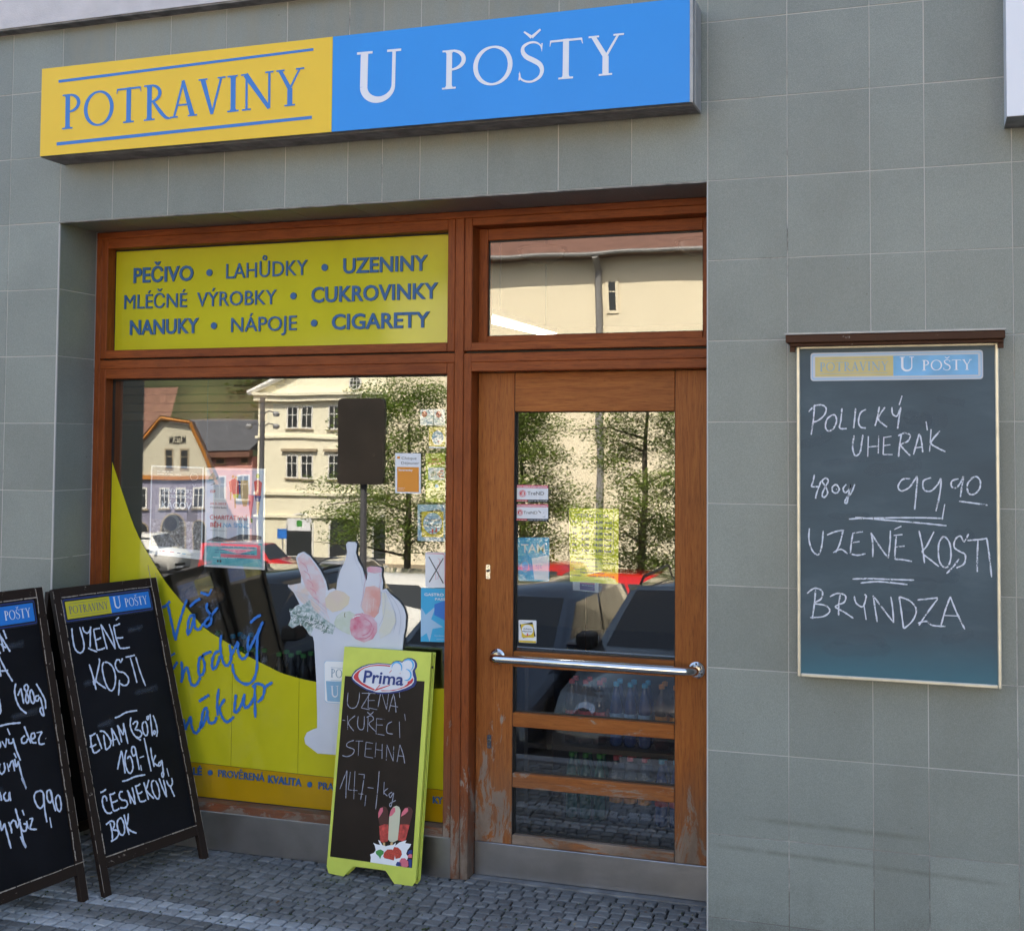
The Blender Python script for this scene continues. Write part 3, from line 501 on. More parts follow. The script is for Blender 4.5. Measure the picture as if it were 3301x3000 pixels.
B1_STROKES = [[(0.2898,1.0227),(0.2933,1.0089),(0.2987,1.0067)],[(0.3027,1.0883),(0.3104,1.046),(0.3122,1.0111)],[(0.3041,1.0788),(0.3236,1.0386),(0.3401,1.0053)],[(0.3027,1.0418),(0.3136,1.0295),(0.3256,1.0236)],[(0.3223,1.0949),(0.3269,1.0781),(0.3323,1.0573)],[(0.2872,0.9967),(0.3084,0.9404),(0.3321,0.89)],[(0.2839,0.9841),(0.2835,0.9447),(0.2835,0.9172)],[(0.2799,0.9401),(0.2993,0.9367),(0.3191,0.9359)],[(0.3445,0.8802),(0.3345,0.8515),(0.3365,0.8167),(0.3481,0.7839),(0.3734,0.7577)],[(0.3453,0.8322),(0.3561,0.8473),(0.364,0.8573)],[(0.364,0.8573),(0.3654,0.8263),(0.3671,0.7973)],[(0.3915,0.8696),(0.379,0.8584),(0.3864,0.8377),(0.3931,0.8132),(0.3859,0.7954),(0.3774,0.8086),(0.3858,0.834),(0.3977,0.8549),(0.3915,0.8696)],[(0.4069,0.8454),(0.3991,0.8237),(0.4031,0.7958),(0.4133,0.7919),(0.4181,0.8083),(0.4141,0.8363),(0.4069,0.8454)],[(0.441,0.8155),(0.4257,0.8146),(0.4214,0.8019),(0.4313,0.7961),(0.444,0.8072),(0.449,0.7712),(0.4494,0.7342),(0.4383,0.7462),(0.4365,0.762),(0.4511,0.7707)],[(0.4358,0.8633),(0.4535,0.8248),(0.4655,0.7912),(0.4622,0.7587)],[(0.2616,0.839),(0.2636,0.8123),(0.2617,0.7865),(0.2544,0.7786)],[(0.2456,0.7339),(0.2863,0.7345),(0.3413,0.7283)],[(0.2373,0.6802),(0.241,0.6646),(0.2332,0.6535)],[(0.249,0.6775),(0.261,0.6507)],[(0.261,0.6507),(0.2702,0.6838)],[(0.2778,0.6803),(0.2793,0.6632),(0.2956,0.6631),(0.2979,0.6776)],[(0.2979,0.6776),(0.305,0.6311),(0.317,0.589)],[(0.2798,0.719),(0.2872,0.6931)],[(0.3519,0.6767),(0.336,0.669),(0.3354,0.6521),(0.3519,0.6502),(0.3624,0.663)],[(0.3543,0.7122),(0.3641,0.674),(0.3737,0.6415)],[(0.3743,0.6584),(0.3937,0.6597),(0.3944,0.6767),(0.3814,0.6758),(0.3767,0.6598),(0.3825,0.6432),(0.399,0.6395)],[(0.405,0.6763),(0.4308,0.6752)],[(0.4308,0.6752),(0.4118,0.6518),(0.4126,0.6306),(0.4347,0.6282)],[(0.4422,0.6472),(0.4433,0.6458)],[(0.2287,0.5976),(0.2202,0.5814),(0.2219,0.5663),(0.2307,0.5586),(0.2447,0.5716),(0.2447,0.5973)],[(0.258,0.5922),(0.2611,0.5601)],[(0.2633,0.5743),(0.2765,0.5933),(0.2844,0.5913),(0.2849,0.556)],[(0.292,0.6006),(0.2954,0.5701),(0.3067,0.5896)],[(0.3067,0.5896),(0.3135,0.5284),(0.3245,0.481),(0.3109,0.5253)],[(0.2934,0.6226),(0.3005,0.6023)],[(0.2092,0.4969),(0.2123,0.4779),(0.2121,0.4635)],[(0.2361,0.4897),(0.2243,0.4783),(0.2295,0.4606),(0.2435,0.4604),(0.2496,0.4861),(0.2505,0.4531)],[(0.3839,0.4578),(0.3624,0.4561),(0.3528,0.4363),(0.3623,0.4039),(0.3776,0.3941),(0.3937,0.414),(0.395,0.4474),(0.3801,0.4607)],[(0.3944,0.4438),(0.3918,0.3771),(0.3934,0.3356)],[(0.4087,0.3499),(0.4098,0.3103)],[(0.4298,0.4495),(0.4144,0.4479),(0.4099,0.4208),(0.4198,0.4031),(0.4332,0.4183),(0.4298,0.4495)],[(0.4292,0.4458),(0.4329,0.4033),(0.4395,0.3656)],[(0.4581,0.423),(0.4466,0.4071),(0.4473,0.3729),(0.4583,0.3603),(0.468,0.3785),(0.4673,0.4129),(0.4581,0.423)],[(0.1939,0.3966),(0.1962,0.3602),(0.2112,0.3809)],[(0.2112,0.3809),(0.2176,0.3323),(0.2242,0.2855)],[(0.2292,0.3811),(0.2358,0.3593),(0.2364,0.3375)],[(0.233,0.3673),(0.2473,0.3813),(0.2566,0.3768)],[(0.2589,0.378),(0.2628,0.3514),(0.2794,0.3793)],[(0.2763,0.3729),(0.2786,0.3105),(0.2872,0.2698),(0.2694,0.3168)],[(0.2657,0.4215),(0.2716,0.3816),(0.2811,0.3388),(0.2962,0.3307),(0.3035,0.3505),(0.2903,0.358)],[(0.3057,0.3645),(0.3091,0.3342)],[(0.2942,0.4081),(0.299,0.3866)],[(0.3187,0.3681),(0.3344,0.3673)],[(0.3344,0.3673),(0.3238,0.3483),(0.317,0.3319),(0.3446,0.322)]]
B1_LOGO = [(0.3178,1.2055),(0.4427,1.1952),(0.4507,1.0956),(0.3031,1.1096)]
B1_POSE = ((-2.4783,-0.8806),1.3788,0.2618)
PR_STROKES = [[(0.0349,0.7362),(0.0359,0.6917),(0.0525,0.674),(0.0778,0.6791),(0.0894,0.7086),(0.0898,0.7404)],[(0.1011,0.7381),(0.1411,0.7411)],[(0.1411,0.7411),(0.1192,0.7046),(0.1036,0.678)],[(0.1036,0.678),(0.1443,0.6737)],[(0.1335,0.7437),(0.1363,0.6806)],[(0.1338,0.7406),(0.1667,0.7412)],[(0.1311,0.7099),(0.1658,0.7133)],[(0.1363,0.6806),(0.1805,0.6766)],[(0.183,0.6875),(0.1891,0.7353),(0.1951,0.7484)],[(0.1951,0.7484),(0.2235,0.6813)],[(0.2235,0.6813),(0.2281,0.7446)],[(0.2352,0.6728),(0.2449,0.7207),(0.2519,0.7452)],[(0.2519,0.7452),(0.2626,0.7095),(0.2692,0.6712)],[(0.2377,0.6981),(0.2763,0.6949)],[(0.2777,0.7547),(0.2819,0.733)],[(0.0412,0.6413),(0.0472,0.5848)],[(0.0777,0.6443),(0.0478,0.6134),(0.077,0.5811)],[(0.0926,0.6423),(0.0926,0.6076),(0.1054,0.5898),(0.1229,0.5975),(0.1217,0.6447)],[(0.1401,0.6431),(0.1426,0.5835)],[(0.133,0.6412),(0.154,0.6505),(0.1664,0.6358),(0.1466,0.6153),(0.1823,0.5869)],[(0.1345,0.6628),(0.1499,0.6552),(0.1632,0.667)],[(0.1804,0.6413),(0.1832,0.5776)],[(0.182,0.6402),(0.2168,0.6399)],[(0.1809,0.615),(0.2119,0.6163)],[(0.1831,0.5788),(0.2232,0.576)],[(0.2535,0.6336),(0.2333,0.6194),(0.2342,0.5882),(0.262,0.5843)],[(0.2877,0.6364),(0.2955,0.5716)],[(0.3096,0.6694),(0.3159,0.6419)],[(0.0189,0.6217),(0.0323,0.6203)],[(0.0809,0.5436),(0.0528,0.5317),(0.0508,0.5158),(0.0848,0.5062),(0.0795,0.4869),(0.0551,0.4753),(0.0313,0.4776)],[(0.0885,0.5411),(0.1248,0.5443)],[(0.1052,0.5426),(0.107,0.4832)],[(0.1395,0.5424),(0.1384,0.4829)],[(0.1397,0.5412),(0.1726,0.5391)],[(0.1374,0.5141),(0.1676,0.5168)],[(0.1384,0.4829),(0.1786,0.4803)],[(0.1867,0.5434),(0.1869,0.4842)],[(0.2159,0.5398),(0.2197,0.4809)],[(0.1873,0.5154),(0.217,0.5149)],[(0.2403,0.4766),(0.2383,0.5324)],[(0.2377,0.5386),(0.2726,0.4765)],[(0.2726,0.4765),(0.2704,0.5352)],[(0.2906,0.475),(0.2982,0.5439)],[(0.2982,0.5439),(0.3159,0.5083),(0.3265,0.4722)],[(0.2917,0.4999),(0.3217,0.4995)],[(0.0326,0.3418),(0.0465,0.3837),(0.0596,0.4193)],[(0.0596,0.4193),(0.0614,0.3602),(0.0641,0.3075)],[(0.0762,0.4146),(0.0728,0.3426)],[(0.0728,0.3426),(0.1164,0.3438)],[(0.0976,0.4198),(0.102,0.3082)],[(0.1146,0.4102),(0.1437,0.4104)],[(0.1437,0.4104),(0.14,0.3616),(0.1346,0.3084)],[(0.1213,0.3319),(0.1445,0.3323)],[(0.1578,0.3293),(0.1565,0.2859)],[(0.1633,0.3608),(0.1908,0.3604)],[(0.2111,0.4305),(0.2106,0.3562),(0.2077,0.2788)],[(0.2382,0.3897),(0.2395,0.3405)],[(0.2583,0.367),(0.24,0.3498),(0.2578,0.3362)],[(0.2775,0.3535),(0.2643,0.343),(0.2726,0.3315),(0.2849,0.3512),(0.2814,0.314),(0.2762,0.2951),(0.2714,0.3069),(0.2983,0.3231)]]
PR_PANEL = [(0.0129,0.8036),(0.3922,0.8072),(0.3934,0.0694),(0.0106,0.07)]
PR_NOTCH = [(-0.0019,0.0105),(0.0081,0.0005),(0.0816,0.0005),(0.1265,0.0451),(0.2737,0.0462),(0.3184,-0.0008),(0.3949,-0.0014),(0.4092,0.0112)]
PR_OVAL = [[(0.0458,0.8004),(0.049,0.8123),(0.0628,0.8307),(0.0901,0.8482),(0.1223,0.8601),(0.166,0.8674),(0.2102,0.8681),(0.2301,0.8666),(0.238,0.8758),(0.2528,0.8822),(0.2702,0.8838),(0.2814,0.8808),(0.2913,0.891),(0.3061,0.8968),(0.3256,0.8972),(0.3415,0.8907),(0.3514,0.8779),(0.3528,0.8628),(0.3435,0.8468),(0.349,0.8339),(0.3549,0.8172),(0.3555,0.8001),(0.3453,0.7822),(0.3164,0.7667),(0.2762,0.7541),(0.2333,0.7451),(0.1789,0.74),(0.1652,0.7438),(0.1563,0.7441),(0.1223,0.752),(0.0922,0.7633),(0.0638,0.7785),(0.049,0.791)],[(0.0514,0.8008),(0.0557,0.8128),(0.0719,0.8294),(0.097,0.8457),(0.1271,0.857),(0.1664,0.8639),(0.2105,0.8647),(0.2304,0.8634),(0.2415,0.8738),(0.2553,0.879),(0.2705,0.88),(0.2819,0.876),(0.2938,0.8878),(0.3086,0.8932),(0.3261,0.8925),(0.3377,0.8847),(0.3427,0.8735),(0.3422,0.8601),(0.3338,0.8461),(0.3366,0.8273),(0.3431,0.8163),(0.3435,0.8011),(0.3318,0.7869),(0.307,0.7736),(0.2712,0.7604),(0.2327,0.7518),(0.1803,0.7478),(0.1647,0.7485),(0.1567,0.7518),(0.1239,0.7579),(0.096,0.7693),(0.07,0.7828),(0.0556,0.7924)],[(0.0567,0.8032),(0.0622,0.8152),(0.0786,0.8299),(0.1017,0.8441),(0.1318,0.8546),(0.1667,0.8609),(0.2108,0.862),(0.2285,0.8608),(0.2268,0.8558),(0.2003,0.8569),(0.1672,0.8559),(0.1344,0.8513),(0.1064,0.8416),(0.0897,0.8307),(0.0809,0.8185),(0.0798,0.8068),(0.0844,0.7955),(0.099,0.7831),(0.1269,0.7716),(0.1637,0.759),(0.1598,0.7539),(0.1257,0.7619),(0.0978,0.7733),(0.0719,0.7868),(0.0597,0.7956)],[(0.1904,0.7572),(0.2319,0.7594),(0.2684,0.7669),(0.2978,0.7786),(0.314,0.7913),(0.3153,0.8009),(0.3257,0.8055),(0.3375,0.8178),(0.3406,0.8085),(0.3352,0.7967),(0.3149,0.7818),(0.2857,0.7692),(0.2495,0.7588),(0.1995,0.7537)],[(0.1611,0.7521),(0.1838,0.7787),(0.1873,0.7771),(0.1734,0.7617),(0.234,0.7825),(0.2343,0.7796),(0.1772,0.7562),(0.1623,0.7512)],[(0.2249,0.8307),(0.2367,0.8446),(0.2796,0.8318),(0.2786,0.8303),(0.2375,0.8412),(0.2267,0.8299)]]
PR_CRES = [(0.26,0.8534,0.0272,190,-30),(0.3121,0.8676,0.0277,150,-60),(0.3061,0.8279,0.026,100,-110)]
PR_TXT = [(0.1056,0.7839),(0.2951,0.7842),(0.1039,0.8336)]
PR_ART = {'pop': [[(0.2237,0.2435),(0.2227,0.2682),(0.2295,0.2863),(0.2432,0.2939),(0.2565,0.2915),(0.2665,0.2777),(0.2735,0.2216),(0.2337,0.2161)],[(0.3243,0.259),(0.3307,0.2818),(0.3433,0.2992),(0.3584,0.3049),(0.3717,0.3008),(0.3799,0.2894),(0.3754,0.2619),(0.3694,0.2355),(0.3256,0.2308)]],'popw': [[(0.2738,0.2537),(0.2791,0.2815),(0.2891,0.2961),(0.3029,0.3024),(0.3161,0.2989),(0.3231,0.286),(0.3229,0.2293),(0.3201,0.1701),(0.3026,0.1596),(0.2853,0.1601),(0.276,0.1677),(0.2749,0.2218)]],'wrap': [[(0.231,0.2146),(0.2531,0.2244),(0.2717,0.2251),(0.2788,0.168),(0.2726,0.1587),(0.2517,0.1515),(0.2397,0.1564)],[(0.3256,0.2308),(0.3439,0.234),(0.3694,0.2347),(0.3634,0.2091),(0.3566,0.1765),(0.3447,0.1667),(0.3187,0.1699)]],'splash': [[(0.2023,0.0698),(0.2033,0.0884),(0.1986,0.1001),(0.2157,0.1082),(0.2232,0.1201),(0.2172,0.1366),(0.2089,0.1468),(0.2267,0.1426),(0.2412,0.1418),(0.2307,0.1603),(0.2396,0.1576),(0.2512,0.1429),(0.2673,0.1397),(0.2839,0.1453),(0.3008,0.1484),(0.3126,0.1595),(0.311,0.147),(0.3281,0.1612),(0.3446,0.1679),(0.3597,0.1732),(0.3551,0.1617),(0.3827,0.1611),(0.3776,0.1495),(0.3675,0.1362),(0.3633,0.1211),(0.3729,0.11),(0.3685,0.0973),(0.3315,0.0688),(0.3029,0.0691)]],'leaf': [[(0.2237,0.1152),(0.2346,0.1214),(0.2457,0.1251),(0.2607,0.1194),(0.2602,0.1095),(0.251,0.1011),(0.2466,0.0884),(0.2399,0.0974),(0.2261,0.1057)]],'straw': [[(0.2598,0.0997),(0.2626,0.1147),(0.277,0.1286),(0.2968,0.1308),(0.3089,0.1248),(0.3122,0.1056),(0.3095,0.0894),(0.2864,0.0917),(0.2662,0.093)],[(0.3001,0.1262),(0.3072,0.1417),(0.3244,0.1412),(0.3397,0.1307),(0.3444,0.1165),(0.3367,0.1023),(0.3174,0.0964),(0.3117,0.1104)]],'berry': [[(0.3352,0.0887),(0.3425,0.1017),(0.3593,0.1036),(0.3745,0.0932),(0.3775,0.0765),(0.3683,0.0694),(0.3485,0.0695),(0.3391,0.0782)],[(0.3696,0.1145),(0.3802,0.123),(0.3902,0.1217),(0.3906,0.1084),(0.3761,0.1067)]],'black': [[(0.3673,0.124),(0.376,0.1372),(0.3894,0.1387),(0.39,0.1241),(0.3776,0.1203)],[(0.3759,0.0933),(0.3736,0.1028),(0.3906,0.1023),(0.3914,0.0708),(0.3809,0.0708)],[(0.3195,0.0747),(0.3255,0.0863),(0.3411,0.0869),(0.3462,0.0778),(0.3399,0.0702),(0.3228,0.0702)]],'pink': [[(0.2244,0.2448),(0.2223,0.2657),(0.2297,0.2851),(0.2408,0.2894),(0.2436,0.2753),(0.2351,0.2596)],[(0.2735,0.2562),(0.2779,0.2789),(0.2893,0.2949),(0.2986,0.2934),(0.2995,0.2786),(0.2867,0.2625)],[(0.3275,0.2618),(0.3309,0.2794),(0.3435,0.2967),(0.3561,0.2992),(0.3587,0.2872),(0.3458,0.2735)]],'stick': [[(0.2531,0.1517),(0.263,0.1535),(0.2652,0.1371),(0.2558,0.1397)],[(0.2884,0.158),(0.2991,0.1597),(0.2987,0.1469),(0.2882,0.1457)]]}
SG_TXT = [[(-2.8046,3.142),(-1.6261,3.1538),(-2.7942,3.2892),(-1.6624,3.3103)],[(-1.3953,3.1369),(-1.1817,3.1339),(-1.3982,3.3418),(-1.1842,3.3418)],[(-1.0184,3.1622),(-0.2935,3.1583),(-1.0184,3.3162),(-0.2939,3.3086)]]
SG_LINES = [[(-2.8273,3.361),(-1.581,3.3804),(-1.5809,3.3699),(-2.8269,3.3488)],[(-2.8293,3.088),(-1.5834,3.1052),(-1.5832,3.0924),(-2.8289,3.0735)]]
WT_TXT = [('PEČIVO',1,(-2.7692,2.5353),(-2.4443,2.5352),0.0669),('LAHŮDKY',0,(-2.2697,2.5355),(-1.8534,2.537),0.067),('UZENINY',1,(-1.6761,2.5367),(-1.2713,2.5347),0.0639),('MLÉČNÉ VÝROBKY',0,(-2.8177,2.4135),(-2.0079,2.4112),0.0649),('CUKROVINKY',1,(-1.832,2.4133),(-1.2217,2.4123),0.0653),('NANUKY',1,(-2.7836,2.2924),(-2.4104,2.2933),0.0656),('NÁPOJE',0,(-2.2389,2.2911),(-1.9034,2.2925),0.0647),('CIGARETY',1,(-1.7286,2.291),(-1.2585,2.2893),0.0647)]
WT_DOT = [(-2.3589,2.5666),(-1.7679,2.5662),(-1.9222,2.4451),(-2.33,2.3229),(-1.8166,2.3209)]
SCRIPT = [[(-2.5813,1.0396),(-2.5569,1.0476),(-2.5357,1.0693)],[(-2.5462,1.0527),(-2.5283,0.9845),(-2.5019,0.894)],[(-2.5019,0.894),(-2.4897,0.9542),(-2.4593,1.0473),(-2.445,1.08)],[(-2.3995,1.0134),(-2.4288,1.0029),(-2.4385,0.9567),(-2.4378,0.9248),(-2.4196,0.9531),(-2.4048,1.0132)],[(-2.4048,1.0132),(-2.4042,0.9813),(-2.3982,0.9542),(-2.3768,0.9507),(-2.356,0.979)],[(-2.4298,1.0486),(-2.4034,1.0727),(-2.3743,1.0876)],[(-2.3367,1.071),(-2.3414,1.0435),(-2.3196,1.0172),(-2.3163,0.9855),(-2.3345,0.9664),(-2.3505,0.9702),(-2.3456,0.9886),(-2.3143,1.0174),(-2.2832,1.0529)],[(-2.3749,1.1159),(-2.3427,1.1072),(-2.332,1.1031)],[(-2.332,1.1031),(-2.3167,1.1333)],[(-2.5125,0.7651),(-2.4994,0.7842),(-2.4889,0.7985)],[(-2.5247,0.8239),(-2.5033,0.8366)],[(-2.4691,0.802),(-2.4626,0.7544),(-2.4669,0.7062)],[(-2.4655,0.7131),(-2.453,0.7595),(-2.4373,0.7787)],[(-2.4373,0.7787),(-2.4286,0.7473),(-2.4143,0.7027),(-2.3875,0.7022),(-2.3669,0.7375)],[(-2.353,0.8337),(-2.374,0.8188),(-2.3784,0.7777),(-2.3724,0.7462),(-2.3514,0.7566),(-2.3469,0.7977),(-2.3582,0.8288),(-2.3425,0.8433),(-2.3109,0.8542)],[(-2.2688,0.861),(-2.2949,0.846),(-2.3074,0.8091),(-2.3041,0.7776),(-2.2832,0.7924),(-2.2683,0.8385)],[(-2.2623,0.9315),(-2.2666,0.8838),(-2.2576,0.83),(-2.2412,0.7994),(-2.2229,0.8005),(-2.2052,0.833)],[(-2.2194,0.8908),(-2.2108,0.8507),(-2.2129,0.8236)],[(-2.208,0.8419),(-2.1904,0.8789),(-2.1753,0.9067)],[(-2.1752,0.9045),(-2.1744,0.8618),(-2.1582,0.8335),(-2.1375,0.8369),(-2.1224,0.8602)],[(-2.1212,0.9343),(-2.1257,0.9004),(-2.1225,0.8691),(-2.1024,0.9016),(-2.0824,0.9385),(-2.05,1.0006)],[(-2.0526,0.9982),(-2.0747,0.9389),(-2.0784,0.8582),(-2.0772,0.7956),(-2.0943,0.741),(-2.1301,0.7208),(-2.172,0.7361),(-2.1961,0.7706),(-2.2021,0.8062)],[(-2.1144,0.9908),(-2.089,1.0144),(-2.0609,1.0292)],[(-2.4537,0.5454),(-2.4422,0.5099),(-2.4419,0.4963)],[(-2.4419,0.4963),(-2.4267,0.5337),(-2.4138,0.5596)],[(-2.4138,0.5596),(-2.4103,0.5213),(-2.3936,0.4886),(-2.3725,0.497),(-2.3522,0.5437)],[(-2.327,0.6043),(-2.3479,0.5892),(-2.3575,0.5433),(-2.3622,0.5113),(-2.3415,0.54),(-2.3268,0.5952)],[(-2.3268,0.5952),(-2.3261,0.5637),(-2.315,0.5374),(-2.2887,0.5438),(-2.2787,0.5671)],[(-2.3726,0.6283),(-2.349,0.6435),(-2.3202,0.6612)],[(-2.2706,0.6916),(-2.2774,0.6347),(-2.2735,0.5719)],[(-2.2382,0.6487),(-2.2637,0.6087),(-2.2579,0.5821),(-2.2416,0.5562),(-2.2205,0.5488),(-2.1897,0.5734)],[(-2.1812,0.6727),(-2.1857,0.6365),(-2.1875,0.596),(-2.1694,0.6018),(-2.1493,0.639),(-2.1371,0.6778)],[(-2.1371,0.6778),(-2.1415,0.6395),(-2.1333,0.6177),(-2.1128,0.6281),(-2.0877,0.6655)],[(-2.0862,0.7236),(-2.0848,0.6478),(-2.0809,0.5768)],[(-2.0988,0.7094),(-2.0785,0.7263),(-2.0475,0.7216),(-2.037,0.7045),(-2.0466,0.6682),(-2.0718,0.6443)],[(-2.037,0.7089),(-2.0219,0.7233),(-1.9966,0.7373)]]
SWOOSH = [(-2.8678,1.6831),(-2.7966,1.5253),(-2.7174,1.3594),(-2.5851,1.1788),(-2.5151,1.1039),(-2.4442,1.0382),(-2.3508,0.9547),(-2.2446,0.9019),(-2.1381,0.8485),(-2.019,0.8021),(-1.9406,0.7756),(-1.7941,0.7523),(-1.5904,0.7426),(-1.3699,0.7489),(-1.1621,0.7636)]
BAND = [(-2.8103,0.3594),(-2.4164,0.358),(-1.6654,0.3498),(-1.1649,0.3405)]
BT_TXT = [('LÉ',1,(-2.3963,0.301),(-2.3516,0.3032),0.0311),('PROVĚRENÁ',0,(-2.2667,0.3036),(-2.0314,0.3028),0.03),('KVALITA',1,(-2.0118,0.3003),(-1.8472,0.298),0.0304),('PRAV',0,(-1.7632,0.2938),(-1.664,0.2935),0.03),('KY',1,(-1.2223,0.2849),(-1.1779,0.285),0.0266)]
BT_DOT = [(-2.3083,0.3172),(-1.8062,0.3091)]
BAG = [(-1.8873,1.2857),(-1.8769,1.305),(-1.852,1.3152),(-1.8233,1.3004),(-1.7944,1.2699),(-1.7691,1.2395),(-1.7402,1.1906),(-1.729,1.1505),(-1.7046,1.1608),(-1.687,1.1553),(-1.684,1.1865),(-1.6707,1.2368),(-1.6469,1.2811),(-1.637,1.3187),(-1.6424,1.3527),(-1.6342,1.3635),(-1.5995,1.3645),(-1.591,1.3542),(-1.5953,1.3169),(-1.5845,1.2832),(-1.5633,1.2529),(-1.549,1.2102),(-1.5419,1.1982),(-1.5375,1.2292),(-1.5406,1.2537),(-1.529,1.2615),(-1.4776,1.2609),(-1.4693,1.2531),(-1.4717,1.2254),(-1.4645,1.195),(-1.4661,1.1642),(-1.4492,1.1698),(-1.4285,1.1474),(-1.3875,1.1185),(-1.3656,1.0921),(-1.3545,1.0591),(-1.3559,1.0103),(-1.3642,0.9734),(-1.3713,0.888),(-1.3784,0.645),(-1.3862,0.4601),(-1.6418,0.4483),(-1.7673,0.4474),(-1.7992,0.4664),(-1.8278,0.4828),(-1.8338,0.5071),(-1.8215,0.5328),(-1.7935,0.5474),(-1.7711,0.5552),(-1.772,0.617),(-1.7794,0.7716),(-1.7925,0.9263),(-1.7985,0.9478),(-1.8177,0.9562),(-1.836,0.9865),(-1.8575,1.0011),(-1.9001,0.9802),(-1.9203,0.9918),(-1.9079,1.0206),(-1.9119,1.0456),(-1.8941,1.0527),(-1.8873,1.075),(-1.8661,1.0853),(-1.8808,1.1098),(-1.8955,1.1343),(-1.9232,1.1584),(-1.9248,1.1678),(-1.9031,1.1623),(-1.8889,1.1692),(-1.8605,1.1797),(-1.861,1.2111),(-1.8759,1.2483)]
BAGP = {'baguette': [(-1.8801,1.286),(-1.8519,1.3089),(-1.8232,1.2941),(-1.7943,1.2637),(-1.7618,1.221),(-1.7363,1.1658),(-1.739,1.1158),(-1.7311,1.0601),(-1.7165,1.0235),(-1.7522,1.0592),(-1.7954,1.1134),(-1.8388,1.1617),(-1.8648,1.2236)],'celery': [(-1.9233,1.1647),(-1.8605,1.1785),(-1.8388,1.1617),(-1.7954,1.1134),(-1.7522,1.0592),(-1.7164,1.0142),(-1.7515,1.0156),(-1.8015,1.0507),(-1.8591,1.0982),(-1.8955,1.1343)],'leaves': [(-1.9203,0.9918),(-1.9044,1.0239),(-1.9119,1.0456),(-1.8873,1.075),(-1.8447,1.0863),(-1.8166,1.1063),(-1.7946,1.0635),(-1.7518,1.0343),(-1.7234,1.017),(-1.6882,1.0001),(-1.7016,0.9622),(-1.7509,0.9721),(-1.7934,0.9886),(-1.8105,0.9503),(-1.8287,0.9744),(-1.8575,1.0011),(-1.9001,0.9802)],'bread': [(-1.7404,1.1158),(-1.7183,1.1416),(-1.687,1.1553),(-1.6485,1.1476),(-1.6204,1.127),(-1.6269,1.0958),(-1.6613,1.0695),(-1.703,1.0583),(-1.7349,1.0786)],'jar_lid': [(-1.5379,1.2569),(-1.529,1.2615),(-1.4776,1.2609),(-1.4693,1.2531),(-1.4705,1.239),(-1.5046,1.2334),(-1.5363,1.2385)],'juice': [(-1.545,1.1734),(-1.5039,1.1799),(-1.4764,1.1699),(-1.4725,1.1271),(-1.4819,1.0654),(-1.5021,1.043),(-1.5504,1.0622),(-1.5645,1.0862)],'green_apple': [(-1.6953,1.0121),(-1.6818,1.0438),(-1.6542,1.0636),(-1.6195,1.0665),(-1.5916,1.0542),(-1.612,1.0223),(-1.6181,0.9665),(-1.653,0.977),(-1.6846,0.994)],'red_apple': [(-1.6185,0.9973),(-1.6155,1.0283),(-1.5916,1.0542),(-1.5573,1.0619),(-1.5159,1.0515),(-1.4882,1.0222),(-1.4877,0.9854),(-1.5078,0.9537),(-1.5487,0.9362),(-1.5902,0.9494),(-1.6112,0.9668)],'banana': [(-1.466,1.1519),(-1.449,1.1526),(-1.4349,1.1165),(-1.4073,1.0749),(-1.4,1.0325),(-1.4264,0.9824),(-1.4737,0.9555),(-1.4809,0.9858),(-1.461,1.0296),(-1.4653,1.0968)],'logo': [(-1.7404,0.8391),(-1.7314,0.8489),(-1.5682,0.8553),(-1.5656,0.6684),(-1.7251,0.6686),(-1.7358,0.6783)],'blue': [(-1.73,0.761),(-1.567,0.7676),(-1.5657,0.6745),(-1.7217,0.675)]}
BAGGRID = [(-1.9736,1.4859),(-1.2778,1.5004),(-1.2663,0.4729),(-1.9549,0.4166)]
BAGT = [(-1.7072,0.7792),(-1.5947,0.78),(-1.7078,0.8162),(-1.7045,0.6928),(-1.6627,0.6956),(-1.7053,0.7422),(-1.6281,0.6961),(-1.566,0.699)]
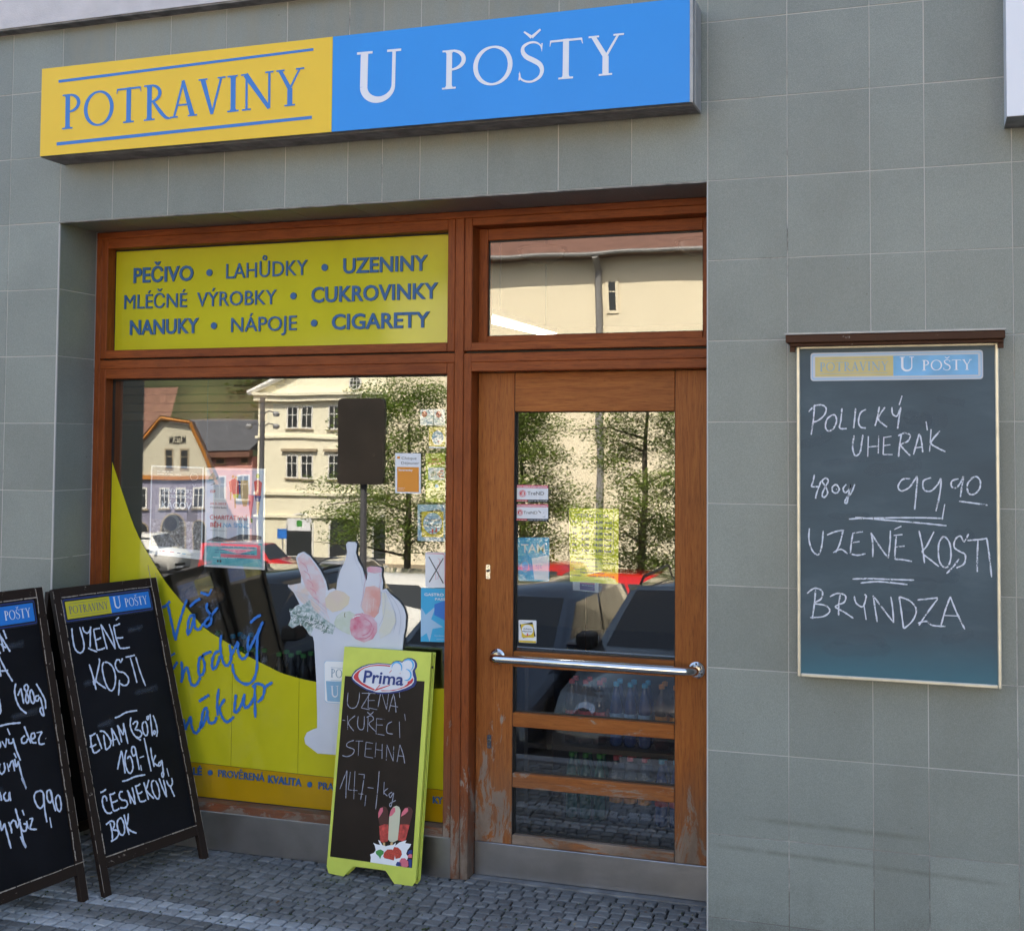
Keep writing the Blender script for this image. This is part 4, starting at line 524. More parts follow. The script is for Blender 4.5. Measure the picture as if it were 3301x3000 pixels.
ST = {'card_orange': [(-1.4167,1.7497),(-1.2964,1.7491),(-1.2944,1.5778),(-1.4146,1.5784)],'card_orange_in': [(-1.4066,1.6909),(-1.3042,1.6906),(-1.3037,1.5834),(-1.4053,1.5838)],'small_a': [(-1.3043,1.9369),(-1.2453,1.9379),(-1.2445,1.8696),(-1.3035,1.8697)],'small_b': [(-1.2424,1.9379),(-1.1888,1.9377),(-1.188,1.8682),(-1.2417,1.8696)],'yellow_a': [(-1.2629,1.8612),(-1.188,1.8611),(-1.187,1.7704),(-1.2619,1.772)],'green_l': [(-1.2773,1.7492),(-1.1868,1.751),(-1.1847,1.5418),(-1.275,1.5427)],'green_l_in': [(-1.2638,1.6889),(-1.1876,1.6896),(-1.1871,1.6366),(-1.2633,1.6369)],'cheque': [(-1.3118,1.531),(-1.1846,1.5334),(-1.183,1.3771),(-1.3101,1.3767)],'cheque_in': [(-1.2923,1.5009),(-1.1913,1.503),(-1.1902,1.3949),(-1.2911,1.3934)],'xcard': [(-1.2704,1.3301),(-1.1777,1.3317),(-1.1762,1.1832),(-1.2688,1.1821)],'gastro': [(-1.2885,1.1787),(-1.1761,1.1806),(-1.1738,0.9561),(-1.2874,0.9526)],'poster1': [(-2.6599,1.6859),(-2.3772,1.6801),(-2.3781,1.2612),(-2.6624,1.2773)],'poster2': [(-2.3693,1.6776),(-2.0578,1.6765),(-2.0534,1.2268),(-2.3649,1.2308)],'trend_a': [(-0.8785,1.6201),(-0.7347,1.619),(-0.7343,1.5488),(-0.8793,1.5472)],'trend_b': [(-0.8807,1.5393),(-0.7342,1.541),(-0.7338,1.4694),(-0.8807,1.4681)],'tam': [(-0.8704,1.3992),(-0.7305,1.4035),(-0.7294,1.2219),(-0.8657,1.2188)],'hours': [(-0.6441,1.5264),(-0.4314,1.5286),(-0.433,1.2213),(-0.6398,1.2248)],'hours_box': [(-0.6405,1.5187),(-0.4481,1.5186),(-0.4494,1.3366),(-0.639,1.337)],'cheque_d': [(-0.8609,1.0583),(-0.7824,1.0599),(-0.7818,0.9658),(-0.8603,0.9651)],'inner': [(-0.903,1.183),(-0.7695,1.183),(-0.769,1.0672),(-0.8992,1.0741)]}
# ================================================================== pavement
F, G, DF, TG, DG = .235, .29, .305, .32, .33
GB = G+.0048
def gz(y):      # ground height: level pavement, kerb, then the square falls away from the shop
    if y > -1.42: return 0.0
    k = [(-1.42, -.14), (-4, -.82), (-6.5, -1.20), (-12, -1.85), (-18, -2.5), (-28, -3.3), (-45, -5.2), (-84, -8.2), (-130, -9.5)]
    for (a, za), (b, zb) in zip(k, k[1:]):
        if y >= b: return za+(zb-za)*(y-a)/(b-a)
    return -9.5
bed_m, N, L, b = nt('joint_soil_and_moss')
n1 = nz(N, L, 7, detail=5); n2 = nz(N, L, 60, detail=4)
L.new(mixc(N, L, ramp(N, L, n1, .50, .60), (.030, .027, .023), (.030, .042, .010)), b.inputs['Base Color']); b.inputs['Roughness'].default_value = 1
M['bed'] = bed_m
def stone_mat(name, lo, hi, speck):
    m, N, L, b = nt(name)
    a = N.new('ShaderNodeAttribute'); a.attribute_name = 'tone'
    n = nz(N, L, 90, detail=6, rough=.75); n3 = nz(N, L, 3.0, detail=3)
    c = mixc(N, L, a.outputs['Fac'], lo, hi); c = mixc(N, L, mth(N, L, 'MULTIPLY', ramp(N, L, n, .48, .68), .5), c, speck)
    c = mixc(N, L, ramp(N, L, n3, .45, .7, 0, .35), c, tuple(x*.55 for x in lo))
    L.new(c, b.inputs['Base Color']); b.inputs['Roughness'].default_value = .68
    bp = N.new('ShaderNodeBump'); bp.inputs['Strength'].default_value = .6; bp.inputs['Distance'].default_value = .003
    L.new(n, bp.inputs['Height']); L.new(bp.outputs[0], b.inputs['Normal']); return m
M['stone'] = stone_mat('grey_granite_sett', (.118, .116, .115), (.222, .220, .218), (.29, .285, .275))
M['stone_w'] = stone_mat('pale_granite_sett', (.30, .305, .315), (.44, .445, .455), (.54, .54, .55))
M['asphalt'] = flat('asphalt', (.055, .055, .058), .85, var=.25, scale=1.5)
pave = bpy.data.objects.new('pavement', None); COL.objects.link(pave); pave['kind'] = 'structure'
MB().box((-9, -1.30, -.16), (6, .62, -.009)).build('joint_bed', M['bed'], pave)
MB().box((-9, -1.42, -.30), (6, -1.302, .004)).build('kerb', flat('granite_kerb', (.24, .24, .25), .8, var=.2, scale=30), pave, bev=.01)
def stone_geo(mb, tones, cx_, cy_, w, d, rot, rnd, tone, mi):
    n = len(mb.v); h = .0022*rnd.random()
    cr, sr = math.cos(rot), math.sin(rot)
    def P(x, y, z): return (cx_+x*cr-y*sr, cy_+x*sr+y*cr, z)
    cs = [(-w/2, -d/2), (w/2, -d/2), (w/2, d/2), (-w/2, d/2)]; o = []; i_ = []
    pts = []
    for k in range(4):          # 8-sided outline: corner cut plus a mid-side wobble
        a, c = cs[k], cs[(k+1) % 4]
        pts.append((a[0]*.96+rnd.uniform(-.003, .003), a[1]*.96+rnd.uniform(-.003, .003)))
        pts.append(((a[0]+c[0])/2*(1.0+rnd.uniform(-.04, .04))+rnd.uniform(-.003, .003), (a[1]+c[1])/2*(1.0+rnd.uniform(-.04, .04))))
    for x, y in pts: mb.v.append(P(x, y, -.012))
    for x, y in pts: mb.v.append(P(x*.97, y*.97, -.0035+h))
    for x, y in pts: mb.v.append(P(x*.80, y*.80, .0005+h+rnd.uniform(-.0008, .0008)))
    mb.v.append(P(0, 0, .0018+h+rnd.uniform(-.001, .0015)))
    for k in range(8):
        k2 = (k+1) % 8
        for q in ([n+k, n+k2, n+8+k2, n+8+k], [n+8+k, n+8+k2, n+16+k2, n+16+k], [n+16+k, n+16+k2, n+24]):
            mb.f.append(q); mb.mi.append(mi)
    tones += [tone]*25
def tone_attr(me, tones):
    a = me.attributes.new('tone', 'FLOAT', 'POINT'); a.data.foreach_set('value', tones)
rs = random.Random(11)
cells = []
row = 0; y = .245
while y > -1.29:
    x = -6.2+rs.uniform(0, .06)
    while x < 3.2:
        w = rs.uniform(.044, .068)
        yy = y+.012*math.sin(x*1.9+row*.11)+.006*math.sin(x*5.1)
        if not (yy > -.035 and (x > -.0 or x < -2.94)): cells.append((x+w/2, yy, w-.0035, .0485, row))
        x += w
    y -= .052; row += 1
white_rows = (11, 12, 15, 16)        # two pale double courses run along the pavement
def in_view(cx_, cy_):
    v = cam.matrix_world.inverted() @ Vector((cx_, cy_, 0))
    if v.z > -.1: return False
    u = .5-cam_d.shift_x+v.x/-v.z*cam_d.lens/36; w_ = .454-cam_d.shift_y-v.y/-v.z*cam_d.lens/36
    return -.02 < u < 1.02 and w_ < .925
vis = sorted([c for c in cells if in_view(c[0], c[1])], key=lambda c: (c[0]-CAMX)**2+(c[1]-CAMY)**2)[:300]
near = set(vis)
variants = {}
for wtype in (0, 1):
    for k in range(10):
        mb = MB(); tn = []; stone_geo(mb, tn, 0, 0, .062, .052, 0, rs, rs.random(), 0)
        me = mb.mesh('sett', smooth=False); tone_attr(me, tn); me.materials.append(M['stone_w' if wtype else 'stone']); variants[wtype, k] = me
mb = MB(); tn = []
for c in cells:
    wt = 1 if c[4] in white_rows and rs.random() > .04 else 0
    rot = rs.uniform(-.07, .07)+.035*math.cos(c[0]*1.9)
    if c in near:
        o = bpy.data.objects.new('cobblestone', variants[wt, rs.randrange(10)]); COL.objects.link(o); o.parent = pave
        o.location = (c[0], c[1], rs.uniform(-.002, .0015)); o.rotation_euler = (rs.uniform(-.02, .02), rs.uniform(-.02, .02), rot); o.scale = (c[2]/.062, c[3]/.052, 1)
    else:
        stone_geo(mb, tn, c[0], c[1], c[2], c[3], rot, rs, rs.random(), wt)
me = mb.mesh('cobbles'); tone_attr(me, tn)
o = link('cobbles', me, [M['stone'], M['stone_w']], pave); o['kind'] = 'stuff'
# small litter on the setts: moss tufts and bits
mb = MB()
for k in range(420):
    x, y = rs.uniform(-3, 0), rs.uniform(-.75, .2); s = rs.uniform(.003, .009); n = len(mb.v)
    c0 = [(x+s*rs.uniform(.5, 1)*math.cos(t), y+s*rs.uniform(.5, 1)*math.sin(t), .001) for t in (0, 1.3, 2.5, 3.8, 5)]
    mb.v += c0+[(x, y, .006)]; mb.f += [[n+i, n+(i+1) % 5, n+5] for i in range(5)]; mb.mi += [0]*5
o = mb.build('moss', flat('moss', (.035, .050, .012), 1), pave); o['kind'] = 'stuff'
mb = MB()
for k in range(46):
    x, y = rs.uniform(-2.9, -.05), rs.uniform(-.72, .2); a = rs.uniform(0, 3.14); l, w = rs.uniform(.004, .012), rs.uniform(.002, .004); n = len(mb.v)
    for u_, v_ in ((-l, -w), (l, -w), (l*.8, w), (-l, w)): mb.v.append((x+u_*math.cos(a)-v_*math.sin(a), y+u_*math.sin(a)+v_*math.cos(a), .0055+rs.uniform(0, .001)))
    mb.f.append([n, n+1, n+2, n+3]); mb.mi.append(k % 3)
o = mb.build('litter', [flat('paper_scraps', (.42, .42, .42), .8), flat('leaf_scraps', (.16, .08, .03), .8), flat('stub_scraps', (.38, .27, .14), .8)], pave); o['kind'] = 'stuff'
# ================================================================== the shop building
shop = root('shop_building', (-1.5, 0, 0), 'tiled shop building with wooden shopfront, display window and glazed door', 'building')
bg = M['grout']
for a, c in (((-.0035, .0, -.02), (5, .36, 3.70)), ((-6.5, .0, -.02), (-2.9365, .36, 3.70)), ((-2.9365, .0, 2.7715), (-.0035, .36, 3.70))):
    MB().box(a, c).build('wall', bg, shop)
MB().box((-6.5, -.06, 3.66), (5, 9, 9.5)).build('upper_wall', M['plaster'], shop)
MB().box((-6.5, -.056, 3.652), (5, .0, 3.6605)).build('plaster_edge', M['plaster_edge'], shop)
for a, c, m in (((-6.5, .362, -.02), (-4.6, 9, 3.652), 'room_wall'), ((2.2, .362, -.02), (5, 9, 3.652), 'room_wall'), ((-4.6, 6.5, -.02), (2.2, 9, 3.652), 'room_wall'),
                ((-4.6, .362, 2.95), (2.2, 6.5, 3.652), 'ceiling'), ((-2.936, .365, 2.772), (-.004, .38, 2.95), 'ceiling')):
    MB().box(a, c).build('inner_wall' if m == 'room_wall' else 'ceiling', M[m], shop)
MB().box((-4.6, .40, -.06), (2.2, 6.5, -.004)).build('shop_floor', M['room_dark'], shop)
# tiles: shared meshes, joints recessed, each tile its own part
tile_me = {}
def tile(w, h, kind):
    k = (round(w, 3), round(h, 3), kind)
    if k not in tile_me:
        j = .0017
        if kind == 'front': m_ = MB().box((j, 0, j), (w-j, .0075, h-j))
        elif kind == 'side': m_ = MB().box((0, j, j), (.0075, w-j, h-j))       # faces +x
        else: m_ = MB().box((j, j, 0), (w-j, h-j, .0075))
        me = m_.mesh('tile')
        bm = bmesh.new(); bm.from_mesh(me); bmesh.ops.bevel(bm, geom=list(bm.edges), offset=.0007, segments=1, affect='EDGES'); bm.to_mesh(me); bm.free()
        me.materials.append(M['tile']); tile_me[k] = me
    return tile_me[k]
rt = random.Random(5)
def put_tile(me, p, jit=True):
    o = bpy.data.objects.new('wall_tile', me); COL.objects.link(o); o.parent = shop
    o.matrix_basis = wm(shop).inverted() @ Matrix.Translation(Vector(p)+Vector((rt.uniform(-.0004, .0004), rt.uniform(-.0006, .0003), rt.uniform(-.0004, .0004))))
rows = [-.02, .075]+[.075+.3*k for k in range(1, 13)]
rows[-1] = 3.652
XR = [0, .2946, .589, .7764, 1.0675, 1.362, 1.657, 1.951]
XL = [-2.9405, -3.2176, -3.512, -3.807, -4.10, -4.40]
XH = [0, -.2946, -.589, -.884, -1.178, -1.3457, -1.5025, -1.7959, -2.0923, -2.3721, -2.6599, -2.9405]
for z0, z1 in zip(rows, rows[1:]):
    for a, c in zip(XR, XR[1:]): put_tile(tile(c-a, z1-z0, 'front'), (a, -.0012, z0))
    for a, c in zip(XL, XL[1:]): put_tile(tile(a-c, z1-z0, 'front'), (c, -.0012, z0))
    if z0 > 2.7:
        for a, c in zip(XH, XH[1:]): put_tile(tile(a-c, z1-z0, 'front'), (c, -.0012, z0))
    elif z0 > -.01:
        put_tile(tile(F-.006, z1-z0, 'side'), (-2.9425, .002, z0)); 
        me = tile(F-.006, z1-z0, 'side'); o = bpy.data.objects.new('wall_tile', me); COL.objects.link(o); o.parent = shop
        o.matrix_basis = wm(shop).inverted() @ Matrix.Translation((.0025, F-.004, z0)) @ Matrix.Rotation(math.pi, 4, 'Z')
put_tile(tile(F-.006, .093, 'side'), (-2.9425, .002, -.019))
for a, c in zip(XH, XH[1:]): put_tile(tile(a-c, F-.006, 'down'), (c, .002, 2.770))
M['bead'] = flat('pale_edge_bead', (.50, .49, .49), .5)
MB().box((-.0030, -.0030, 0), (.0015, .003, 2.775)).build('edge_bead', M['bead'], shop)
MB().box((-2.9410, -.0030, 0), (-2.9345, .003, 2.775)).build('edge_bead', M['bead'], shop)
MB().box((-2.937, -.0075, 2.7685), (-.0035, .001, 2.7735)).build('edge_bead', M['plaster_edge'], shop)
# ---- wooden frame pieces --------------------------------------------------
def beam(par, n, x0, x1, z0, z1, y0, y1=None, mat='wood_h', bev=.0025):
    return MB().box((x0, y0, z0), (x1, y1 or .36, z1)).build(n, M[mat], par, bev=bev)
def sub_root(name, loc, label=None):
    o = bpy.data.objects.new(name, None); COL.objects.link(o); o.parent = shop
    o.matrix_basis = wm(shop).inverted() @ Matrix.Translation(Vector(loc)); o.empty_display_size = .05
    if label: o['label'] = label
    return o
fr = sub_root('shopfront_frame', (-1.5, F, 0))
beam(fr, 'head_beam', -2.938, -.002, 2.738, 2.7685, F)
beam(fr, 'side_post', -2.938, -2.908, .002, 2.7375, F, mat='wood_v')
beam(fr, 'centre_post', -1.1188, -1.0792, .002, 2.7375, F-.006, mat='wood_v')
beam(fr, 'door_post', -1.0788, -1.044, .002, 2.169, F-.001, mat='wood_v')
beam(fr, 'door_post', -1.0788, -1.044, 2.179, 2.7375, F-.001, mat='wood_v')
beam(fr, 'transom_rail', -2.9075, -1.1192, 2.131, 2.171, F)
beam(fr, 'transom_rail', -1.0785, -.002, 2.131, 2.1685, F)
beam(fr, 'head_board', -1.0435, -.002, 2.704, 2.7375, F-.004)
beam(fr, 'door_head_board', -1.0435, -.002, 2.092, 2.1305, F-.006, .31)
beam(fr, 'transom_sill_board', -1.0435, -.002, 2.179, 2.213, F-.008)
MB().box((-2.907, .262, 2.168), (-.002, .355, 2.182)).build('groove', M['gasket'], fr)
MB().box((-1.1216, .262, .002), (-1.1186, .355, 2.7375)).build('groove', M['gasket'], fr)
def window(name, x0, x1, z0, z1, gx0, gx1, gz0, gz1, yf, yg, glass, label=None, mats=('wood_h', 'wood_v'), lowboard=False):
    w = sub_root(name, ((x0+x1)/2, yf, z0), label)
    beam(w, 'stile', x0, gx0, z0, z1, yf, mat=mats[1]); beam(w, 'stile', gx1, x1, z0, z1, yf, mat=mats[1])
    beam(w, 'top_rail', gx0, gx1, gz1, z1, yf, mat=mats[0]); beam(w, 'bottom_rail', gx0, gx1, z0, gz0, yf-.004, mat=mats[0])
    g_ = MB(); e = .0035
    for a, c in (((gx0, yg-.003, gz0), (gx0+e, yg+.012, gz1)), ((gx1-e, yg-.003, gz0), (gx1, yg+.012, gz1)), ((gx0, yg-.003, gz1-e*2), (gx1, yg+.012, gz1)), ((gx0, yg-.003, gz0), (gx1, yg+.012, gz0+e))): g_.box(a, c)
    g_.build('gasket', M['gasket'], w)
    MB().box((gx0+.001, yg, gz0+.001), (gx1-.001, yg+.004, gz1-.001)).build('pane', M[glass], w)
    return w
top = window('fascia_window', -2.9075, -1.1216, 2.1785, 2.7375, -2.874, -1.156, 2.2165, 2.692, F, G, 'glass')
MB().plate([(-2.872, 2.218), (-1.158, 2.218), (-1.158, 2.6915), (-2.872, 2.6915)], G-.0016, .001).build('yellow_film', M['film'], top)
for s, bb, p0, p1, c in WT_TXT:
    a_ = MB(); put_text(a_, s.replace(' ', '  '), p0, p1, c, G-.0075, bb, th=.004); a_.build('word_lettering', M['letter_blue'], top)
for x, z in WT_DOT:
    a_ = MB().plate([(x+.0155*math.cos(R(k*18)), z+.0155*math.sin(R(k*18))) for k in range(20)], G-.0075, .004); a_.build('dot', M['letter_blue'], top)
low = window('display_window', -2.9075, -1.1216, .166, 2.1305, -2.874, -1.156, .203, 2.0845, F, G, 'glass')
xs0, xs1, zb = -2.872, -1.158, .205
sw = [(max(x, xs0), z) for x, z in SWOOSH if x < xs1]; sw = [(xs0, sw[0][1]+.02)]+sw[1:]+[(xs1, SWOOSH[-1][1])]
def cat(P, n=5):
    out = []
    for i in range(len(P)-1):
        p0 = P[max(i-1, 0)]; p1 = P[i]; p2 = P[i+1]; p3 = P[min(i+2, len(P)-1)]
        for k in range(n):
            t = k/n; out.append(tuple(.5*((2*p1[d])+(-p0[d]+p2[d])*t+(2*p0[d]-5*p1[d]+4*p2[d]-p3[d])*t*t+(-p0[d]+3*p1[d]-3*p2[d]+p3[d])*t**3) for d in (0, 1)))
    return out+[P[-1]]
sw = cat(sw, 4)
bz = lambda x: BAND[0][1]+(BAND[-1][1]-BAND[0][1])*(x-BAND[0][0])/(BAND[-1][0]-BAND[0][0])
def column(lo, hi, x0, x1, mat, name, y):   # film strips between x0 and x1
    P = [p for p in hi if x0 < p[0] < x1]
    def at(H, x):
        for a, c in zip(H, H[1:]):
            if a[0] <= x <= c[0]: return a[1]+(c[1]-a[1])*(x-a[0])/max(c[0]-a[0], 1e-6)
        return H[-1][1]
    MB().plate([(x0, lo(x0)), (x1, lo(x1)), (x1, at(hi, x1))]+P[::-1]+[(x0, at(hi, x0))], y, .001).build(name, M[mat], low)
cuts = [xs0, -2.205, -1.868, xs1]
for i, (a, c) in enumerate(zip(cuts, cuts[1:])): column(lambda x: bz(x)+.001, sw, a+(.0009 if i else 0), c-.0009, 'film', 'yellow_green_film', G-.0016)
column(lambda x: zb, [(xs0, bz(xs0)-.001), (xs1, bz(xs1)-.001)], xs0, xs1, 'film_orange', 'orange_film', G-.0016)
a_ = MB()
for s, bb, p0, p1, c in BT_TXT: put_text(a_, s.replace(' ', '   '), p0, p1, c, G-.0075, bb, th=.004)
put_text(a_, 'STÁ', (-2.62, BT_TXT[0][2][1]+.002), (-2.535, BT_TXT[0][2][1]+.001), BT_TXT[0][4], G-.0075, 1, th=.004)
for x, z in BT_DOT: a_.plate([(x+.0115*math.cos(R(k*18)), z+.0115*math.sin(R(k*18))) for k in range(20)], G-.0075, .004)
a_.build('slogan_lettering', M['letter_blue'], low)
a_ = MB()
for i, st in enumerate(SCRIPT): a_.ribbon(st, .0125, G-.0070-.0001*(i % 4), taper=.7)
a_.build('handwriting_lettering', M['script_blue'], low)
MB().box((-2.938, F-.002, .002), (-1.080, F+.004, .1655)).build('skirting_sheet', M['steel'], fr)
MB().box((-2.938, F+.005, .002), (-1.12, .36, .1655)).build('plinth', M['plaster_edge'], fr)
MB().box((-2.938, F-.004, .163), (-1.125, F+.01, .1675)).build('skirting_edge', M['alu'], fr)
tr = window('transom_window', -1.0435, -.004, 2.2135, 2.7035, -1.003, -.0775, 2.2455, 2.653, DF, TG, 'glass')
# ---- door ------------------------------------------------------------------
door = sub_root('door', (-1.04, DF, 0))
beam(door, 'stile', -1.041, -.8785, .141, 2.0895, DF, .352, 'door_v'); beam(door, 'stile', -.1905, -.004, .141, 2.0895, DF, .352, 'door_v')
for n, z0, z1 in (('top_rail', 1.926, 2.0895), ('lock_rail', .8675, .931), ('rail', .6220, .680), ('rail', .3735, .4325), ('bottom_rail', .141, .1815)):
    beam(door, n, -.8765, -.1925, z0, z1, DF+.001, .350, 'door_h')
MB().box((-.8785, DF+.004, .141), (-.8765, .35, 2.0895)).build('joint', M['gasket'], door)
MB().box((-.1925, DF+.004, .141), (-.1905, .35, 2.0895)).build('joint', M['gasket'], door)
for z0, z1 in ((.931, 1.926), (.680, .8675), (.4325, .622), (.1815, .3735)):
    MB().box((-.876, DG, z0+.001), (-.193, DG+.004, z1-.001)).build('pane', M['glass_door'], door)
    g_ = MB(); e = .004
    for a, c in (((-.8765, DG-.003, z0), (-.8765+e, DG+.01, z1)), ((-.1925-e, DG-.003, z0), (-.1925, DG+.01, z1)), ((-.8765, DG-.003, z1-e), (-.1925, DG+.01, z1)), ((-.8765, DG-.003, z0), (-.1925, DG+.01, z0+e))): g_.box(a, c)
    g_.build('gasket', M['gasket'], door)
MB().box((-1.040, DF-.004, .006), (-.004, .35, .1405)).build('kick_plate', M['steel'], door, bev=.002)
pb = MB().tube([(-.945, DF, .906), (-.944, .26, .909), (-.937, .238, .910), (-.918, .226, .911), (-.13, .226, .908), (-.110, .238, .907), (-.103, .26, .904), (-.102, DF, .901)], .0175, 16).build('pull_bar', M['chrome'], door, smooth=True, fix=True)
for x, z in ((-.945, .906), (-.102, .901)):
    f_ = MB().lathe([(.0, -.010), (.026, -.010), (.033, -.004), (.034, 0)], (x, DF, z), 24, axis='y').build('bar_flange', M['chrome'], door, smooth=False, fix=True)
    s_m = MB()
    for k in range(3):
        t = R(90+120*k); s_m.lathe([(0, -.0118), (.0042, -.0112), (.0045, -.010)], (x+.0255*math.cos(t), DF, z+.0255*math.sin(t)), 8, axis='y')
    s_m.build('screws', M['screw'], door, fix=True)['kind'] = 'stuff'
for x, z, hh in ((-.989, 1.256, .030), (-.978, .554, .028)):
    MB().plate(rquad([(x-.0095, z+hh), (x+.0095, z+hh), (x+.0095, z-hh), (x-.0095, z-hh)], .006), DF-.004, .004).build('lock_plate', M['chrome'], door)
    c_ = MB().lathe([(0, -.012), (.0055, -.012), (.006, -.004)], (x, DF, z+.004), 12, axis='y').lathe([(0, -.0055), (.0022, -.005), (.0022, -.004)], (x, DF, z+hh*.75), 8, axis='y').lathe([(0, -.0055), (.0022, -.005), (.0022, -.004)], (x, DF, z-hh*.75), 8, axis='y')
    c_.build('lock_cylinder', M['screw'], door, fix=True)
MB().box((-1.043, F+.03, -.008), (-.003, .40, .004)).build('threshold', M['alu_dirty'], shop)
# ================================================================== inside the shop
for nm, x0, x1, y0, y1, z0, z1 in (('s', -4.5, -.9, .62, .72, 2.02, 2.10),):
    bm_ = root('curtain_cornice', (-2.7, .7, 1.9), 'stepped tan timber cornice inside, across the top of display window', 'cornice')
    for k, (zz, dy) in enumerate(((1.90, .0), (1.945, .02), (1.99, .05), (2.035, .09), (2.08, .14))):
        MB().box((-3.6, .66+dy, zz), (-2.36+k*.02, .78+dy, zz+.04)).build('moulding', M['beam'], bm_, bev=.004)
sh = root('bottle_shelf', (-.5, 1.3, 0), 'low dark shelf inside, loaded with bottle packs behind the door', 'shelf')
for z in (-.003, .352): MB().box((-1.05, .98, z), (.35, 1.36, z+.022)).build('shelf_board', M['shelf'], sh)
MB().box((-1.07, .98, -.003), (-1.05, 1.36, .75)).build('side_panel', M['shelf'], sh); MB().box((.35, .98, -.003), (.37, 1.36, .75)).build('side_panel', M['shelf'], sh)
def bottle_mesh(h, r): return MB().lathe([(0, 0), (r*.9, .002), (r, .02), (r, h*.28), (r*.93, h*.30), (r*.93, h*.52), (r, h*.54), (r, h*.62), (r*.75, h*.74), (r*.36, h*.88), (r*.34, h*.94)], (0, 0, 0), 10)
def clear(name, col, a):
    m, N, L, b = nt(name); b.inputs['Base Color'].default_value = (*col, 1); b.inputs['Roughness'].default_value = .12
    b.inputs['Specular IOR Level'].default_value = .8
    tr = N.new('ShaderNodeBsdfTransparent'); tr.inputs[0].default_value = (*[min(1, c*1.6+.2) for c in col], 1)
    mx = N.new('ShaderNodeMixShader'); mx.inputs[0].default_value = a
    L.new(tr.outputs[0], mx.inputs[1]); L.new(b.outputs[0], mx.inputs[2]); L.new(mx.outputs[0], N['Material Output'].inputs['Surface']); return m
M['pet_blue'] = clear('blue_bottle_plastic', (.03, .09, .32), .6); M['pet_green'] = clear('teal_bottle_plastic', (.02, .22, .17), .6)
M['pet_cola'] = clear('dark_cola_bottle', (.05, .012, .012), .85); M['pet_clear'] = clear('clear_bottle_plastic', (.35, .42, .48), .35)
M['shrink'] = clear('shrink_wrap', (.45, .46, .50), .12); M['black_pack'] = flat('black_beer_wrap', (.012, .012, .013), .3)
def pack(name, x, y, z, h, r, nx, ny, mat, cap, label, group, labelcol=None):
    t = root(name, (x, y, z), label, 'drinks', group)
    bme = bottle_mesh(h, r).mesh('bottle', smooth=True, fix=True); bme.materials.append(M[mat])
    cme = MB().lathe([(r*.40, h*.925), (r*.42, h*.93), (r*.42, h*.985), (0, h)], (0, 0, 0), 10).mesh('cap', fix=True); cme.materials.append(M[cap])
    lme = None
    if labelcol: lme = MB().lathe([(r*.955, h*.31), (r*.955, h*.515)], (0, 0, 0), 10).mesh('bottle_label', fix=True); lme.materials.append(M[labelcol])
    for i in range(nx):
        for j in range(ny):
            o = bpy.data.objects.new('bottle', bme); COL.objects.link(o); o.parent = t; o.location = ((i-(nx-1)/2)*r*2.04, (j-(ny-1)/2)*r*2.04, 0)
            for n_, me in (('bottle_cap', cme), ('bottle_label', lme)):
                if me:
                    c = bpy.data.objects.new(n_, me); COL.objects.link(c); c.parent = o
    w, d = nx*r*1.04, ny*r*1.04
    if name == 'bottle_pack':
        m_ = MB(); P = [(-w, 0), (w, 0), (w, h*.66), (w*.72, h*.86), (0, h*.93), (-w*.72, h*.86), (-w, h*.66)]
        n = 0
        m_.v = [(a, -d-.002, b_) for a, b_ in P]+[(a, d+.002, b_) for a, b_ in P]
        m_.f = [list(range(7)), list(range(7, 14))[::-1]]+[[k, (k+1) % 7, 7+(k+1) % 7, 7+k] for k in range(7)]; m_.mi = [0]*9
        m_.build('shrink_wrap', M['shrink'], t, world=False)
    return t
gB = 'shrink wrapped bottle packs inside behind the door'
pk = [(-.79, .374, .30, 'pet_cola', 'red', 'dark cola bottle pack on the upper shelf, leftmost behind the door', 'red'),
      (-.57, .374, .30, 'pet_blue', 'cyan', 'blue water bottle pack on the upper shelf, second from the left', 'lightblue'),
      (-.35, .374, .30, 'pet_cola', 'orange', 'brown lemonade bottle pack on the upper shelf, third from the left', 'orange'),
      (-.13, .374, .30, 'pet_blue', 'white', 'blue water bottle pack on the upper shelf, furthest right', 'white'),
      (-.79, .020, .31, 'pet_green', 'green', 'teal green bottle pack on the lower shelf, leftmost behind the door', None),
      (-.57, .020, .31, 'pet_clear', 'pink', 'clear bottle pack with orange labels on the lower shelf', 'orange'),
      (-.35, .020, .31, 'pet_blue', 'cyan', 'deep blue bottle pack with red labels on the lower shelf', 'red'),
      (-.13, .020, .31, 'pet_clear', 'white', 'clear bottle pack with white labels on the lower shelf, rightmost', 'white')]
for x, z, h, m_, c_, lb, lc in pk: pack('bottle_pack', x, 1.10, z, h, .034, 3, 2, m_, c_, lb, gB, lc)
st_ = root('drinks_pallet', (-2.45, .85, 0), 'dark crate stand inside, under the bottles behind the display window', 'stand')
MB().box((-3.2, .62, 0), (-1.75, 1.15, .50)).build('stand_body', M['shelf'], st_)
for i in range(3):
    pack('beer_pack', -2.46+i*.26, .80, .502, .27, .033, 3, 2, 'black_pack', 'green', ['black beer bottle pack under the hanging bread bag', 'black beer bottle pack, middle one behind the window lettering', 'black beer bottle pack nearest the cut-out shopping bag'][i], 'black beer packs inside the display window', 'black')
for i in range(3):
    pack('water_pack', -3.02+i*.20, .98, .502, .31, .032, 2, 2, ['pet_clear', 'pet_green', 'pet_clear'][i], ['white', 'green', 'cyan'][i], ['clear water bottles standing furthest left inside the window', 'teal bottles standing behind the blue handwriting', 'clear bottles with blue caps beside the black beer packs'][i], 'loose bottles inside the display window', ['lightblue', 'lime', 'white'][i])
pack('juice_pack', -1.72, .92, .502, .26, .03, 3, 2, 'pet_green', 'green', 'green bottles with teal caps behind the cut-out bag', None, 'white')
bag = root('bread_bag', (-2.58, .60, 1.18), 'clear plastic bag of bread hanging inside the display window', 'bag')
